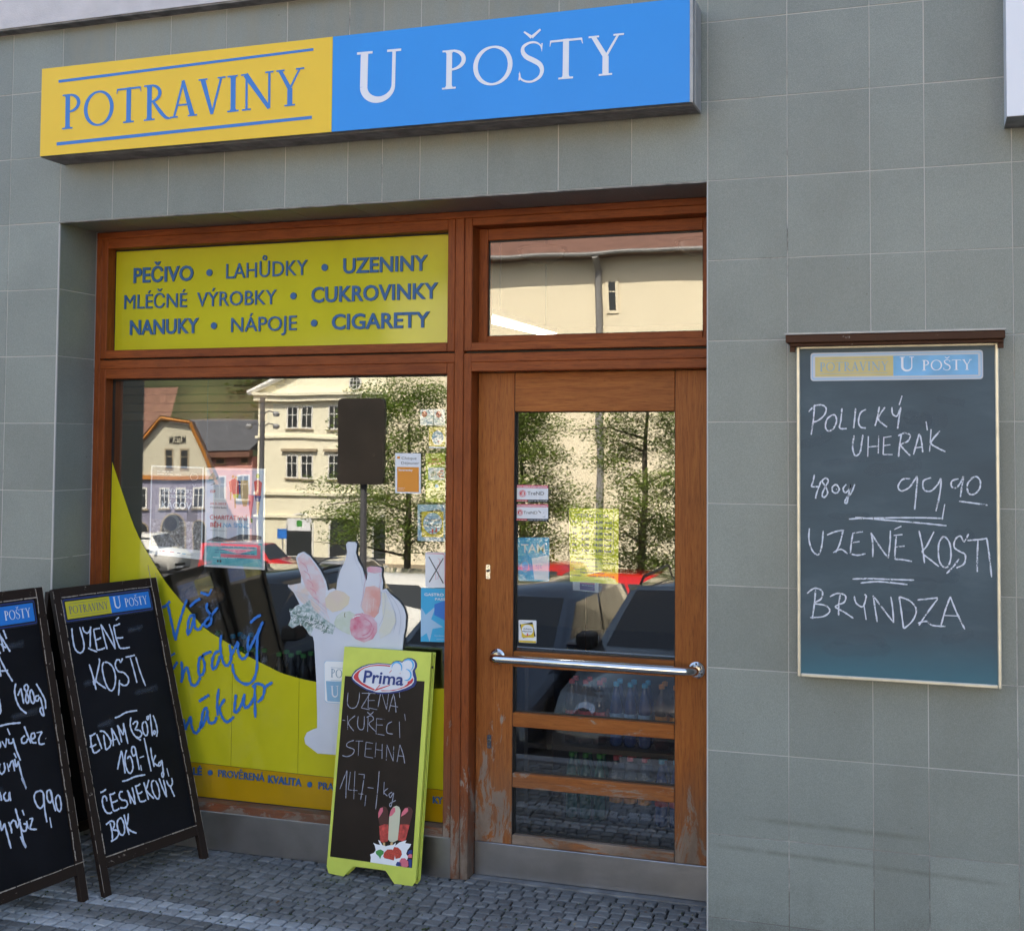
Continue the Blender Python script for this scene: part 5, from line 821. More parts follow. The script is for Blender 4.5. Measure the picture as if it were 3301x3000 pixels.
M['bread'] = flat('brown_bread', (.26, .14, .06), .8, var=.3, scale=40)
MB().lathe([(0, -.175), (.055, -.172), (.088, -.15), (.092, -.12), (.07, -.095), (.03, -.08), (0, -.078)], (0, 0, 0), 14).build('bread', M['bread'], bag, world=False, smooth=True, fix=True)
MB().lathe([(0, -.18), (.07, -.178), (.105, -.15), (.10, -.11), (.06, -.075), (.022, -.03), (.006, .0), (.028, .04), (.04, .07)], (0, 0, 0), 14).build('plastic_bag', M['shrink'], bag, world=False, smooth=True, fix=True)
MB().tube([(0, 0, 0), (0, 0, 1.2)], .0015, 5).build('string', M['midgrey'], bag, world=False)
for x, lb in ((-1.19, 'left round glass ceiling lamp inside above the door'), (-.33, 'right round glass ceiling lamp inside above the door')):
    l_ = root('ceiling_lamp', (x, 1.55, 2.84), lb, 'lamp', 'round ceiling lamps in the shop')
    MB().lathe([(.0, -.085), (.06, -.078), (.105, -.05), (.12, -.015), (.13, 0)], (0, 0, 0), 20).build('glass_shade', flat('opal_glass', (.55, .54, .50), .25), l_, world=False, smooth=True, fix=True)
    MB().lathe([(.12, -.015), (.135, -.012), (.135, 0)], (0, 0, 0), 20).build('lamp_ring', M['chrome'], l_, world=False, fix=True)
tb = root('fluorescent_lamp', (-1.35, 1.7, 2.60), 'lit white fluorescent strip light seen through the transom window', 'lamp')
MB().tube([(-1.30, .92, 2.40), (-1.23, 1.9, 2.40)], .013, 10).build('tube', flat('lit_tube', (.9, .9, .9), .5, emis=((1, .95, .86), 5)), tb, fix=True)
MB().box((-1.30, .92, 2.416), (-1.22, 1.9, 2.44)).build('fitting', M['white'], tb)
for y in (1.1, 1.8): MB().tube([(-1.255, y, 2.44), (-1.255, y, 2.95)], .004, 6).build('hanger', M['midgrey'], tb)
# ================================================================== illuminated box sign
SD = .15
sx0, sx1, ssp, szb, szt = -2.9175, -.0262, -1.4945, 3.0335, 3.4185
sg = root('shop_sign', (-1.5, -.07, szb), 'long yellow and blue box sign reading POTRAVINY U POŠTY above the shopfront', 'sign')
cs_ = MB().box((sx0, -SD+.004, szb), (sx1, -.001, szb+.004))
for k in range(6):      # ribbed aluminium profile under and at the ends
    y0 = -SD+.030+k*.019
    cs_.box((sx0, y0, szb-.0035), (sx1, y0+.011, szb))
cs_.build('bottom_profile', M['alu_dirty'], sg)
for x, s in ((sx0, 1), (sx1, -1)):
    e_ = MB().box((x, -SD+.002, szb-.0036), (x+s*.004, -.001, szt))
    for k in range(5):
        y0 = -SD+.034+k*.021; e_.box((x-s*.004, y0, szb-.0036), (x, y0+.012, szt))
    e_.build('end_profile', M['alu'], sg)
MB().box((sx0, -SD+.004, szt-.004), (sx1, -.001, szt)).build('top_profile', M['alu'], sg)
MB().box((sx0+.005, -SD+.012, szb+.005), (sx1-.005, -.003, szt-.005)).build('light_box', M['white'], sg)
MB().plate([(sx0, szb), (ssp-.0008, szb), (ssp-.0008, szt), (sx0, szt)], -SD, .004).build('yellow_face', M['sign_yellow'], sg)
MB().plate([(ssp+.0008, szb), (sx1-.012, szb), (sx1-.012, szt), (ssp+.0008, szt)], -SD, .004).build('blue_face', M['sign_blue'], sg)
MB().box((sx1-.0115, -SD-.002, szb-.002), (sx1, -SD+.004, szt)).build('end_trim', M['alu'], sg)
A = SG_TXT[0]
a_ = MB(); roman(a_, 'POTRAVINY', A[0], A[1], abs(A[2][1]-A[0][1]+A[3][1]-A[1][1])/2, -SD-.001, gap=.045)
for q in SG_LINES: a_.plate(q, -SD-.0012, 0)
a_.build('blue_lettering', M['sign_navy'], sg)
for s, A in (('U', SG_TXT[1]), ('POŠTY', SG_TXT[2])):
    a_ = MB(); roman(a_, s, A[0], A[1], (A[2][1]-A[0][1]+A[3][1]-A[1][1])/2, -SD-.001, gap=.10); a_.build('white_lettering', M['sign_white'], sg)
ws = root('white_sign', (1.5, -.07, 2.895), 'blank white box sign cut by the right edge, above the pavement', 'sign')
MB().box((1.0436, -.15, 2.8935), (2.4, -.146, 3.6)).build('white_face', M['sign_white'], ws)
MB().box((1.0446, -.1455, 2.8965), (2.399, -.002, 3.599)).build('light_box', M['white'], ws)
MB().box((1.0436, -.1458, 2.892), (2.4, -.002, 2.896)).build('bottom_profile', M['alu_dirty'], ws)
# ================================================================== chalkboard on the wall
wx0, wx1 = .3325, 1.0145; wz0, wz1 = .974, 2.145
wb = root('wall_chalkboard', (.67, -.03, wz0), 'dark blue chalkboard hung on the tiles right of the door, under a small canopy', 'chalkboard')
MB().box((wx0+.006, -.054, wz0+.006), (wx1-.006, -.001, wz1)).build('backing', M['alu_dirty'], wb)
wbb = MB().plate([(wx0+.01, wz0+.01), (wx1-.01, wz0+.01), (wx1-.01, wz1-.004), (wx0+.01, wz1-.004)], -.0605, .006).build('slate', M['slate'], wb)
fw = .0125
for n_, a, c in (('frame_side', (wx0, wz0), (wx0+fw, wz1)), ('frame_side', (wx1-fw, wz0), (wx1, wz1)), ('frame_bottom', (wx0+fw, wz0), (wx1-fw, wz0+fw)), ('frame_top', (wx0+fw, wz1-fw), (wx1-fw, wz1))):
    MB().box((a[0], -.066, a[1]), (c[0], -.03, c[1])).build(n_, M['brass'], wb, bev=.003)
logo_plate(wb, [(.3826, 2.119), (.9642, 2.119), (.9642, 2.0185), (.3826, 2.0185)], -.0625, dict(rim='faded_rim', line='lightblue', y='faded_yellow', b='faded_blue', t='faded_text', split=.49)) if False else None
M['faded_rim'] = flat('faded_plate_white', (.55, .58, .66), .45); M['faded_yellow'] = flat('sun_faded_yellow', (.60, .49, .22), .45, var=.06, scale=20)
M['faded_blue'] = flat('sun_faded_blue', (.16, .44, .74), .45, var=.12, scale=16); M['faded_text'] = flat('faded_blue_text', (.26, .42, .56), .5)
logo_plate(wb, [(.3826, 2.1185), (.9642, 2.1185), (.9642, 2.0185), (.3826, 2.0185)], -.0625, dict(rim='faded_rim', line='lightblue', y='faded_yellow', b='faded_blue', t='faded_text', split=.49))
a_ = MB()
for i, st in enumerate(WB_STROKES): a_.ribbon(st, .0052, -.0612-.00006*(i % 5), taper=.7)
a_.build('chalk_writing', M['chalk'], wb)
rr = random.Random(3)
a_ = MB()
for k in range(16):
    x, z = rr.uniform(.40, .95), rr.uniform(1.05, 1.95); w_ = rr.uniform(.05, .16)
    a_.ribbon([(x-w_, z+rr.uniform(-.02, .02)), (x, z), (x+w_*.6, z+rr.uniform(-.03, .03))], rr.uniform(.02, .05), -.0608-.00001*k, taper=.2)
a_.build('wiped_chalk', M['smear2'], wb)
cx0, cx1 = .300, 1.0335
cn = MB().box((cx0, -.112, 2.152), (cx1, -.012, 2.180)).box((cx0+.012, -.10, 2.140), (cx1-.004, -.02, 2.152)).build('canopy', M['canopy'], wb, bev=.003)
MB().box((cx0-.003, -.116, 2.1805), (cx1+.002, -.002, 2.187)).build('canopy_cap', M['alu'], wb)
for x in (cx0+.012, cx1-.022): MB().box((x, -.085, 2.122), (x+.018, -.068, 2.141)).build('canopy_bracket', M['canopy'], wb)
# ================================================================== A-boards
def a_board(bx, by, ya, ti, W, H, label, strokes, logo_q, split):
    """front leaf: hinged at the top to a rear leaf; local x along the board, z up the board, y into it"""
    e = Vector((math.cos(ya), math.sin(ya), 0)); n = Vector((-math.sin(ya), math.cos(ya), 0)); up = Vector((0, 0, 1))*math.cos(ti)+n*math.sin(ti); dn = e.cross(up)*-1
    m4 = Matrix(((e.x, dn.x, up.x, bx), (e.y, dn.y, up.y, by), (e.z, dn.z, up.z, 0), (0, 0, 0, 1)))
    t = root('chalk_sandwich_board', None, label, 'sandwich board', 'worn brown sandwich boards on the pavement', mat4=m4)
    sw_ = .034; d = .024
    P = dict(world=False)
    MB().box((0, 0, 0), (sw_, d, H-.001)).build('front_leg', M['old_frame'], t, bev=.002, **P); MB().box((W-sw_, 0, 0), (W, d, H-.001)).build('front_leg', M['old_frame'], t, bev=.002, **P)
    MB().box((sw_+.0005, .0005, H-.040), (W-sw_-.0005, d, H)).build('top_rail', M['old_frame'], t, bev=.002, **P)
    MB().box((sw_+.0005, .0005, .105), (W-sw_-.0005, d, .150)).build('bottom_rail', M['old_frame'], t, bev=.002, **P)
    MB().box((sw_-.004, .009, .146), (W-sw_+.004, .016, H-.036)).build('chalk_panel', M['board_black'], t, **P)
    # thin scratched pale lines where the paint has gone along the inner edges
    a = MB(); r_ = random.Random(int(bx*1000))
    for x in (sw_-.0015, W-sw_+.0015):
        z = .16
        while z < H-.05:
            l = r_.uniform(.03, .14); a.ribbon([(x+r_.uniform(-.0015, .0015), z+k*l/4) for k in range(5)], r_.uniform(.0015, .0045), -.0006); z += l*r_.uniform(1.0, 1.15)
    for z in (.1475, H-.0405):
        x = sw_
        while x < W-sw_: l = r_.uniform(.03, .10); a.ribbon([(x, z), (x+l*.5, z+r_.uniform(-.001, .001)), (min(x+l, W-sw_), z)], r_.uniform(.002, .005), -.0006); x += l*1.05
    for x in (.001, W-.001):
        z = .02
        while z < H-.02: l = r_.uniform(.02, .12); a.ribbon([(x, z), (x, z+l)], .002, -.0006, smooth=False); z += l*r_.uniform(1.1, 1.9)
    a.build('worn_edges', flat('bare_wood_wear', (.36, .30, .25), .8, var=.3, scale=60), t, **P)
    a = MB()
    for i, st in enumerate(strokes): a.ribbon([(.034+(p[0]-.034)*.94+.014, p[1]) for p in st], .0068, .0084-.00008*(i % 5), taper=.75)
    a.build('chalk_writing', M['marker'], t, **P)
    a = MB()
    for x, z, w_ in ((.12, H-.42, .05), (.36, H-.50, .06), (.14, H-.60, .04), (.36, H-.23, .04), (.2, H-.76, .03)):
        for k in range(4): a.ribbon([(x-w_, z+k*.006), (x, z+.004+k*.005), (x+w_, z+.002+k*.008)], .004+.003*k, .0086-.00003*k, taper=.2)
    a.build('wiped_chalk', M['smear'], t, **P)
    M.setdefault('plate_black', flat('name_plate_black', (.01, .011, .02), .35))
    M.setdefault('plate_blue', flat('name_plate_blue', (.008, .20, .66), .4)); M.setdefault('plate_yellow', flat('name_plate_yellow', (.60, .52, .03), .4)); M.setdefault('plate_line', flat('name_plate_line', (.02, .05, .24), .4))
    M.setdefault('plate_text', flat('name_plate_text', (.13, .14, .20), .5))
    logo_plate(t, logo_q, .0078, dict(rim='plate_black', line='plate_line', y='plate_yellow', b='plate_blue', t='plate_text', split=split), world=False)
    # rear leaf, hinged at the top edge
    hz = Vector((0, d+.004, H-.01)); ang = ti+R(7)      # opening angle between the leaves
    hn = bpy.data.objects.new('rear_leaf', None); COL.objects.link(hn); hn.parent = t; hn.empty_display_size = .05
    hn.matrix_basis = Matrix.Translation(hz) @ Matrix.Rotation(ang, 4, 'X')
    hl = (H-.012)*math.cos(ti)/math.cos(R(7))+.008
    def rb(n_, a, c, mat='old_frame'):
        me = MB().box(a, c).mesh(n_); me.materials.append(M[mat]); o = bpy.data.objects.new(n_, me); COL.objects.link(o); o.parent = hn
    rb('rear_leg', (0, 0, -hl), (sw_, d, 0)); rb('rear_leg', (W-sw_, 0, -hl), (W, d, 0)); rb('rear_rail', (sw_, 0, -.04), (W-sw_, d, 0)); rb('rear_rail', (sw_, 0, -hl+.10), (W-sw_, d, -hl+.145))
    rb('rear_panel', (sw_-.004, .008, -hl+.14), (W-sw_+.004, .016, -.036), 'board_black')
    for x in (.06, W-.06): MB().lathe([(.007, -.02), (.007, .02)], (x, d+.002, H-.004), 8, axis='x').build('hinge', M['alu'], t, fix=True, **P)
    # chain between the leaves
    a = MB(); p0 = Vector((W*.62, d, .125)); p1 = Vector((W*.62, d+.19, .20))
    n_ = 15
    for k in range(n_):
        c = p0.lerp(p1, (k+.5)/n_)+Vector((0, 0, -.05*math.sin(math.pi*(k+.5)/n_))); al = R(90*(k % 2))
        dirv = (p1-p0).normalized(); s1 = dirv.cross(Vector((1, 0, 0))).normalized(); s2 = Vector((1, 0, 0)); w1 = s1*math.cos(al)+s2*math.sin(al)
        a.tube([c+dirv*.009*math.cos(R(q*60))+w1*.0045*math.sin(R(q*60)) for q in range(7)], .0011, 4, cap=False)
    a.build('chain', M['chrome'], t, **P)
    return t
a_board(-2.336, -.347, 1.3196, R(18), .51, 1.243, 'brown sandwich board in front of the display window, chalked UZENÉ KOSTI and EIDAM', B2_STROKES, [(.038, 1.199), (.472, 1.199), (.472, 1.094), (.038, 1.094)], .51)
(b1x, b1y), b1a, b1t = B1_POSE
a_board(b1x, b1y, b1a, b1t, .51, 1.243, 'leftmost brown sandwich board, cut by the photo edge, chalked dez. and rybíz 9,90', B1_STROKES, [(.038, 1.199), (.472, 1.199), (.472, 1.094), (.038, 1.094)], .51)
# ---- small lime board leaning on the window ---------------------------------
W, H = .414, .925; px, py, pya, pti = -1.632, .128, R(-2.1), R(7.6)
e = Vector((math.cos(pya), math.sin(pya), 0)); n = Vector((-math.sin(pya), math.cos(pya), 0)); up = Vector((0, 0, 1))*math.cos(pti)+n*math.sin(pti); dn = e.cross(up)*-1
pr_ = root('folded_price_board', None, 'small folded lime green board leaning on the shopfront, price of smoked chicken in chalk', 'price board', mat4=Matrix(((e.x, dn.x, up.x, px), (e.y, dn.y, up.y, py), (e.z, dn.z, up.z, .002), (0, 0, 0, 1))))
P = dict(world=False)
NT = [p for p in PR_NOTCH]
out = [(0, .030), (.012, .004), (NT[2][0], .0), NT[3], NT[4], (NT[5][0], .0), (W-.014, .0), (W, .022), (W, H), (0, H)]
pn = PR_PANEL
hole = [(pn[0][0]+.001, pn[0][1]), (pn[1][0], pn[1][1]), (pn[2][0], pn[2][1]), (pn[3][0]+.001, pn[3][1])]
MB().plate(out, 0, .003, holes=[hole[::-1]]).build('front_sheet', M['prima_frame'], pr_, **P)
MB().box((.0005, .003, .03), (.003, .016, H)).box((W-.003, .003, .03), (W-.0005, .016, H)).box((.003, .003, H-.003), (W-.003, .016, H-.0005)).build('folded_edge', M['prima_frame'], pr_, **P)
bo = [(a+.004 if a < W/2 else a+.006, b_) for a, b_ in out]
MB().plate(bo, .028, .003).build('rear_sheet', M['prima_frame'], pr_, **P)
MB().box((W+.001, .018, .02), (W+.004, .028, H-.01)).box((.003, .018, .02), (.006, .028, H-.01)).build('rear_folded_edge', M['prima_frame'], pr_, **P)
for x in (.06, W-.06): MB().lathe([(0, -.0005), (.012, 0), (.012, .012), (0, .0125)], (x, .02, -.0005), 10).build('rubber_foot', M['gasket'], pr_, fix=True, **P)
MB().lathe([(0, -.003), (.005, -.0025), (.005, .002)], (W+.0035, .012, H-.06), 8, axis='x').build('rivet', M['screw'], pr_, fix=True, **P)
MB().plate([(hole[0][0]-.004, hole[0][1]+.004), (hole[1][0]+.004, hole[1][1]+.004), (hole[2][0]+.004, hole[2][1]-.004), (hole[3][0]-.004, hole[3][1]-.004)], .0012, .001).build('chalk_panel', M['prima_panel'], pr_, **P)
a_ = MB()
for i, st in enumerate(PR_STROKES): a_.ribbon(st, .0035, .0008-.00006*(i % 5), taper=.7)
a_.build('chalk_writing', M['chalk_thin'], pr_, **P)
ov = PR_OVAL
lg = MB().plate(ov[0], -.0016, .003).build('logo_badge', flat('badge_navy', (.012, .035, .19), .4), pr_, **P)
MB().plate(ov[1], -.0021, .0004).build('logo_white', M['white'], pr_, **P)
a_ = MB()
for q in (ov[2], ov[3]): a_.plate(q, -.0026, .0003)
a_.plate(ov[4], -.0030, .0003); a_.plate(ov[5], -.0030, .0003); a_.build('logo_red', M['red'], pr_, **P)
a_ = MB(); w_ = MB()
for k, (cx_, cz_, r_, a0, a1) in enumerate(PR_CRES):
    w_.plate([(cx_+r_*.97*math.cos(R(t*15)), cz_+r_*.97*math.sin(R(t*15))) for t in range(24)], -.0033-.0001*k, .0002)
    pts = []; ww = []
    for i in range(17):
        t = R(a0+(a1-a0)*i/16); pts.append((cx_+r_*.86*math.cos(t), cz_+r_*.86*math.sin(t))); ww.append(r_*.26*math.sin(math.pi*i/16)**.6+.0004)
    a_.ribbon(pts, ww, -.0040, smooth=False)
w_.build('logo_cloud', M['white'], pr_, **P); a_.build('logo_arcs', flat('logo_sky_blue', (.06, .42, .78), .45), pr_, **P)
a_ = MB(); p0, p1, p2 = PR_TXT; put_text(a_, 'Prima', p0, p1, p2[1]-p0[1]-.001, -.0045, 1, slant=.08); a_.build('logo_lettering', M['navy'], pr_, **P)
Y = -.0005
art = PR_ART
for k, (nm, key, m_, dy) in enumerate((('ice_lolly_print', 'pop', 'choc', 0), ('white_ice_lolly_print', 'popw', 'cream', .0003), ('wrapper_print', 'wrap', 'wrap', .0002), ('bite_print', 'pink', 'pink', .0006), ('stick_print', 'stick', 'tan', .0001), ('splash_print', 'splash', 'paper', .0005), ('leaf_print', 'leaf', 'green', .0009), ('strawberry_print', 'straw', 'straw', .0010), ('raspberry_print', 'berry', 'pink', .0012), ('blackberry_print', 'black', 'navy', .0011))):
    if m_ == 'choc': M['choc'] = flat('chocolate_print', (.075, .022, .018), .5)
    if m_ == 'cream': M['cream'] = flat('cream_print', (.62, .60, .45), .5)
    if m_ == 'wrap': M['wrap'] = flat('red_wrapper_print', (.50, .06, .05), .5, var=.5, scale=60)
    if m_ == 'straw': M['straw'] = flat('strawberry_print', (.52, .06, .04), .5, var=.4, scale=220)
    a_ = MB()
    for j, q in enumerate(art[key]): a_.plate(q, Y-dy-.00005*j, .0002)
    a_.build(nm, M[m_], pr_, **P)
# ================================================================== cut-out paper bag on the glass
bgd = root('cut_out_bag_decal', (-1.6, G-.012, .5), 'white cut-out of a paper shopping bag with bread, bottle and apples, stuck on the window', 'decal')
MB().plate(BAG, G-.010, .006).build('cut_out_board', flat('white_printed_board', (.62, .65, .74), .5, var=.03, scale=9), bgd)
y_ = G-.0105
def soft(name, c1, c2, sc_=14, lo=.4, hi=.62):
    m, N, L, b = nt(name); L.new(mixc(N, L, ramp(N, L, nz(N, L, sc_, detail=3), lo, hi), c1, c2), b.inputs['Base Color']); b.inputs['Roughness'].default_value = .5; return m
pp = dict(baguette=soft('pale_baguette_print', (.68, .42, .44), (.64, .60, .66)), celery=soft('pale_celery_print', (.62, .63, .70), (.68, .56, .52), 30), leaves=soft('pale_leaf_print', (.22, .33, .33), (.58, .64, .68), 75),
          bread=soft('pale_bread_print', (.68, .60, .46), (.66, .55, .50), 8), jar_lid=soft('pale_lid_print', (.70, .33, .42), (.66, .42, .50)), juice=soft('pale_juice_print', (.68, .33, .30), (.68, .50, .50), 10),
          green_apple=soft('pale_green_apple_print', (.50, .58, .46), (.62, .66, .66), 9), red_apple=soft('pale_red_apple_print', (.62, .16, .25), (.66, .46, .55), 14), banana=soft('pale_banana_print', (.64, .64, .58), (.62, .64, .70), 10),
          logo=M['lightblue'], blue=soft('pale_blue_print', (.24, .44, .64), (.27, .47, .67)))
for k, nm in enumerate(('celery', 'baguette', 'leaves', 'juice', 'jar_lid', 'bread', 'banana', 'green_apple', 'red_apple', 'logo')):
    q = BAGP[nm]; MB().plate(q, y_-.0002*k, .0001).build(nm+'_print', pp[nm], bgd)
    if nm == 'logo':
        c = (sum(p[0] for p in q)/len(q), sum(p[1] for p in q)/len(q)); MB().plate([(c[0]+(p[0]-c[0])*.975, c[1]+(p[1]-c[1])*.975) for p in q], y_-.0002*k-.0001, .0001).build('logo_ground_print', M['paper'], bgd)
MB().plate(BAGP['blue'], y_-.0024, .0001).build('blue_print', pp['blue'], bgd)
# drawn detail of the printed groceries: slashes, ribs, stalks, highlights
def bagpt(u, v):     # from the tracing grid of the decal to metres
    q = BAGGRID; return quad_pt(q, u/1000, v/1700)
def bagline(name, mat, lines, w):
    a = MB()
    for l in lines: a.ribbon([bagpt(*q_) for q_ in l], w, y_-.0025, taper=.3)
    a.build(name, mat, bgd)
M['bag_grey'] = flat('print_soft_grey', (.42, .46, .56), .5); M['bag_rose'] = flat('print_rose', (.60, .22, .32), .5); M['bag_stalk'] = flat('print_stalk', (.20, .22, .12), .5); M['bag_hi'] = flat('print_highlight', (.72, .74, .78), .4); M['bag_leaf'] = flat('print_dark_leaf', (.13, .22, .20), .5)
bagline('celery_rib_print', M['bag_grey'], [[(100+22*k, 540+8*k), (190+20*k, 640-6*k), (300+14*k, 745-14*k)] for k in range(5)], .0016)
bagline('celery_frill_print', M['bag_hi'], [[(62+12*k, 512-2*k), (76+14*k, 548+2*k)] for k in range(8)], .0022)
bagline('baguette_slash_print', M['bag_rose'], [[(150+24*k, 345+62*k), (190+22*k, 375+60*k), (205+20*k, 415+55*k)] for k in range(5)], .0022)
bagline('bottle_contour_print', M['bag_grey'], [[(472, 290), (448, 360), (420, 430), (412, 520)], [(528, 290), (550, 365), (578, 420), (588, 520)], [(466, 283), (532, 283)]], .0014)
bagline('jar_shine_print', M['bag_hi'], [[(622, 620), (618, 690)], [(668, 600), (660, 690)], [(640, 640), (642, 700)]], .0036)
bagline('jar_contour_print', M['bag_rose'], [[(612, 430), (608, 480), (600, 520), (590, 600), (575, 660)], [(708, 430), (712, 480), (703, 540)]], .0013)
bagline('banana_ridge_print', M['bag_grey'], [[(735, 545), (745, 620), (735, 720), (700, 800)], [(745, 545), (790, 640), (818, 740), (800, 840)], [(752, 552), (820, 640), (850, 740), (838, 860)], [(715, 560), (712, 640), (690, 700)]], .0018)
bagline('stalk_print', M['bag_stalk'], [[(468, 700), (464, 722), (470, 736)], [(708, 552), (722, 566)], [(590, 712), (584, 700)]], .0034)
bagline('apple_shine_print', M['bag_hi'], [[(520, 740), (545, 725), (575, 722)], [(410, 745), (430, 722)]], .0050)
bagline('apple_blush_print', M['bag_rose'], [[(560, 880), (610, 880), (650, 850), (668, 805)], [(585, 862), (625, 845), (648, 810)], [(600, 740), (640, 765), (655, 800)]], .0048)
rl = random.Random(8); a_ = MB(); b_2 = MB()
for k in range(150):
    t = rl.random(); cx_, cz_ = 90+260*t, 715+95*t+rl.uniform(-55, 45)*(1-.45*t); an = rl.uniform(0, 6.28)
    (a_ if k % 2 else b_2).ribbon([bagpt(cx_, cz_), bagpt(cx_+14*math.cos(an), cz_+14*math.sin(an)), bagpt(cx_+20*math.cos(an+.6), cz_+20*math.sin(an+.6))], rl.uniform(.002, .005), y_-.0027-.00002*(k % 9), taper=.2)
a_.build('leaf_frill_print', M['bag_leaf'], bgd)['kind'] = 'stuff'; b_2.build('leaf_highlight_print', M['bag_hi'], bgd)['kind'] = 'stuff'
t_ = BAGT; a_ = MB(); M['pale_text'] = flat('pale_blue_text', (.22, .33, .46), .5)
wP = (t_[1][0]-t_[0][0]); roman(a_, 'POTRAVINY', t_[0], (t_[0][0]+wP*2.2, t_[0][1]-.004), t_[2][1]-t_[0][1], y_-.0026)
for z in (.042, -.012): a_.ribbon([(t_[0][0], t_[0][1]+z), (t_[0][0]+wP*2.2, t_[0][1]+z-.003)], .0018, y_-.0026, smooth=False)
a_.build('bag_lettering', M['pale_text'], bgd)
a_ = MB(); roman(a_, 'U', t_[3], t_[4], t_[5][1]-t_[3][1], y_-.0028); roman(a_, 'POŠTY', t_[6], (t_[6][0]+.155, t_[6][1]-.002), (t_[5][1]-t_[3][1])*.72, y_-.0028); a_.build('bag_white_lettering', M['white'], bgd)
# ================================================================== stickers and posters
def sticker(name, q, y, base, label, cat_='sticker', th=.0006, r=0.0, group=None):
    c = (sum(p[0] for p in q)/4, sum(p[1] for p in q)/4)
    t = root(name, (c[0], y, c[1]), label, cat_, group)
    MB().plate(rquad(q, r) if r else q, y, th).build('sheet', M[base], t); return t
def prints(t, q, y, items):
    for k, it in enumerate(items):
        kind, m_ = it[0], it[1]; a = MB(); yy = y-.0003-.00012*k
        if kind == 'r': a.plate(sub(q, *it[2]), yy, 0)
        elif kind == 't': line_q(a, q, it[2], it[3], it[4], it[5], it[6], yy, it[7] if len(it) > 7 else 0)
        elif kind == 'u':      # print too small to read: word-sized dashes
            u0, u1, v, h = it[2:6]; hh = math.hypot(q[0][0]-q[3][0], q[0][1]-q[3][1]); rr2 = random.Random(k*7+3); u = u0
            while u < u1:
                w2 = min(rr2.uniform(.04, .13), u1-u); a.ribbon([quad_pt(q, u, v-h/2), quad_pt(q, u+w2, v-h/2)], h*hh*.55, yy, smooth=False); u += w2+.018
        elif kind == 'e':
            cx_, cy_, rx, ry = it[2]; a.plate([quad_pt(q, cx_+rx*math.cos(R(i*15)), cy_+ry*math.sin(R(i*15))) for i in range(24)], yy, 0)
        elif kind == 'p': a.plate([quad_pt(q, *p) for p in it[2]], yy, 0)
        elif kind == 'l': a.ribbon([quad_pt(q, *p) for p in it[2]], it[3], yy, smooth=False)
        a.build({'r': 'printed_block', 'u': 'small_print', 't': 'printed_text', 'e': 'printed_disc', 'p': 'printed_shape', 'l': 'printed_line'}[kind], M[m_], t)
q = ST['card_orange']; t = sticker('voucher_card', q, G-.0025, 'white', 'white card with an orange panel stuck alone left of the sticker column', 'card')
prints(t, q, G-.0025, [('r', 'orange', (.08, .345, .93, .965)), ('r', 'orange', (.08, .08, .19, .14)), ('t', 'darkgrey', .25, .84, .155, .065, 'Chèque'), ('t', 'darkgrey', .24, .94, .275, .065, 'Déjeuner'), ('t', 'white', .13, .69, .445, .05, 'Stravenky', 1), ('u', 'white', .12, .38, .88, .018), ('u', 'white', .12, .34, .92, .018)])
q = ST['small_a']; t = sticker('small_card', q, GB, 'paper', 'small white card with a red disc, top left of the sticker column', 'card'); prints(t, q, GB, [('e', 'red', (.33, .30, .22, .20)), ('u', 'lightblue', .45, .95, .78, .10), ('u', 'lightblue', .5, .95, .92, .08)])
q = ST['small_b']; t = sticker('small_card', q, GB, 'paper', 'small white card with a red disc, top right of the sticker column', 'card'); prints(t, q, GB, [('e', 'red', (.45, .32, .24, .21)), ('u', 'midgrey', .35, .95, .36, .08), ('u', 'lightblue', .4, .98, .80, .07)])
q = ST['yellow_a']; t = sticker('round_motif_card', q, GB, 'yellow', 'small yellow square card with a pale round motif, below the two white cards', 'card'); prints(t, q, GB, [('e', 'lightblue', (.55, .5, .36, .34)), ('t', 'paper', .38, .82, .42, .08, 'chèque'), ('t', 'paper', .34, .84, .56, .08, 'déjeuner'), ('l', 'red', ((.62, .60), (.62, .74)), .003), ('l', 'red', ((.48, .68), (.76, .66)), .003), ('r', 'paper', (0, .92, 1, 1))])
q = ST['green_l']; t = sticker('green_leaflet', q, GB, 'lime', 'tall yellow-green leaflet with red GROUP lettering at the window edge', 'leaflet')
prints(t, q, GB, [('r', 'paper', (.14, .29, .98, .545)), ('t', 'red', .35, .85, .155, .045, 'BRIT', 1), ('t', 'red', .15, 1.0, .235, .05, 'GROUP', 1), ('t', 'red', .60, .95, .50, .14, '€', 1), ('p', 'midgrey', ((.25, .42), (.5, .34), (.55, .44), (.3, .50))), ('e', 'cyan', (.58, .67, .10, .035)), ('u', 'darkgrey', .30, .9, .79, .018), ('u', 'darkgrey', .2, .98, .83, .018), ('u', 'darkgrey', .28, .92, .87, .018), ('u', 'darkgrey', .25, .95, .91, .018)])
q = ST['cheque']; t = sticker('round_motif_card', q, GB, 'lightblue', 'pale blue square card with a yellow square and white chèque déjeuner disc', 'card')
q2 = ST['cheque_in']; prints(t, q2, GB, [('p', 'black', ((-.10, .02), (.85, -.10), (.9, .0), (-.05, .8))), ('r', 'yellow', (0, 0, 1, 1)), ('e', 'lightblue', (.5, .46, .43, .42)), ('t', 'darkgrey', .18, .84, .37, .11, 'chèque', 1), ('t', 'darkgrey', .10, .93, .57, .11, 'déjeuner', 1), ('p', 'red', ((.45, .68), (.50, .92), (.55, .68))), ('l', 'red', ((.34, .80), (.70, .76)), .004), ('p', 'red', ((.62, .80), (.67, .60), (.73, .80)))])
q = ST['xcard']; t = sticker('crossed_out_card', q, G-.0025, 'white', 'white card crossed out with a large black X, near the bottom of the column', 'card', r=.008)
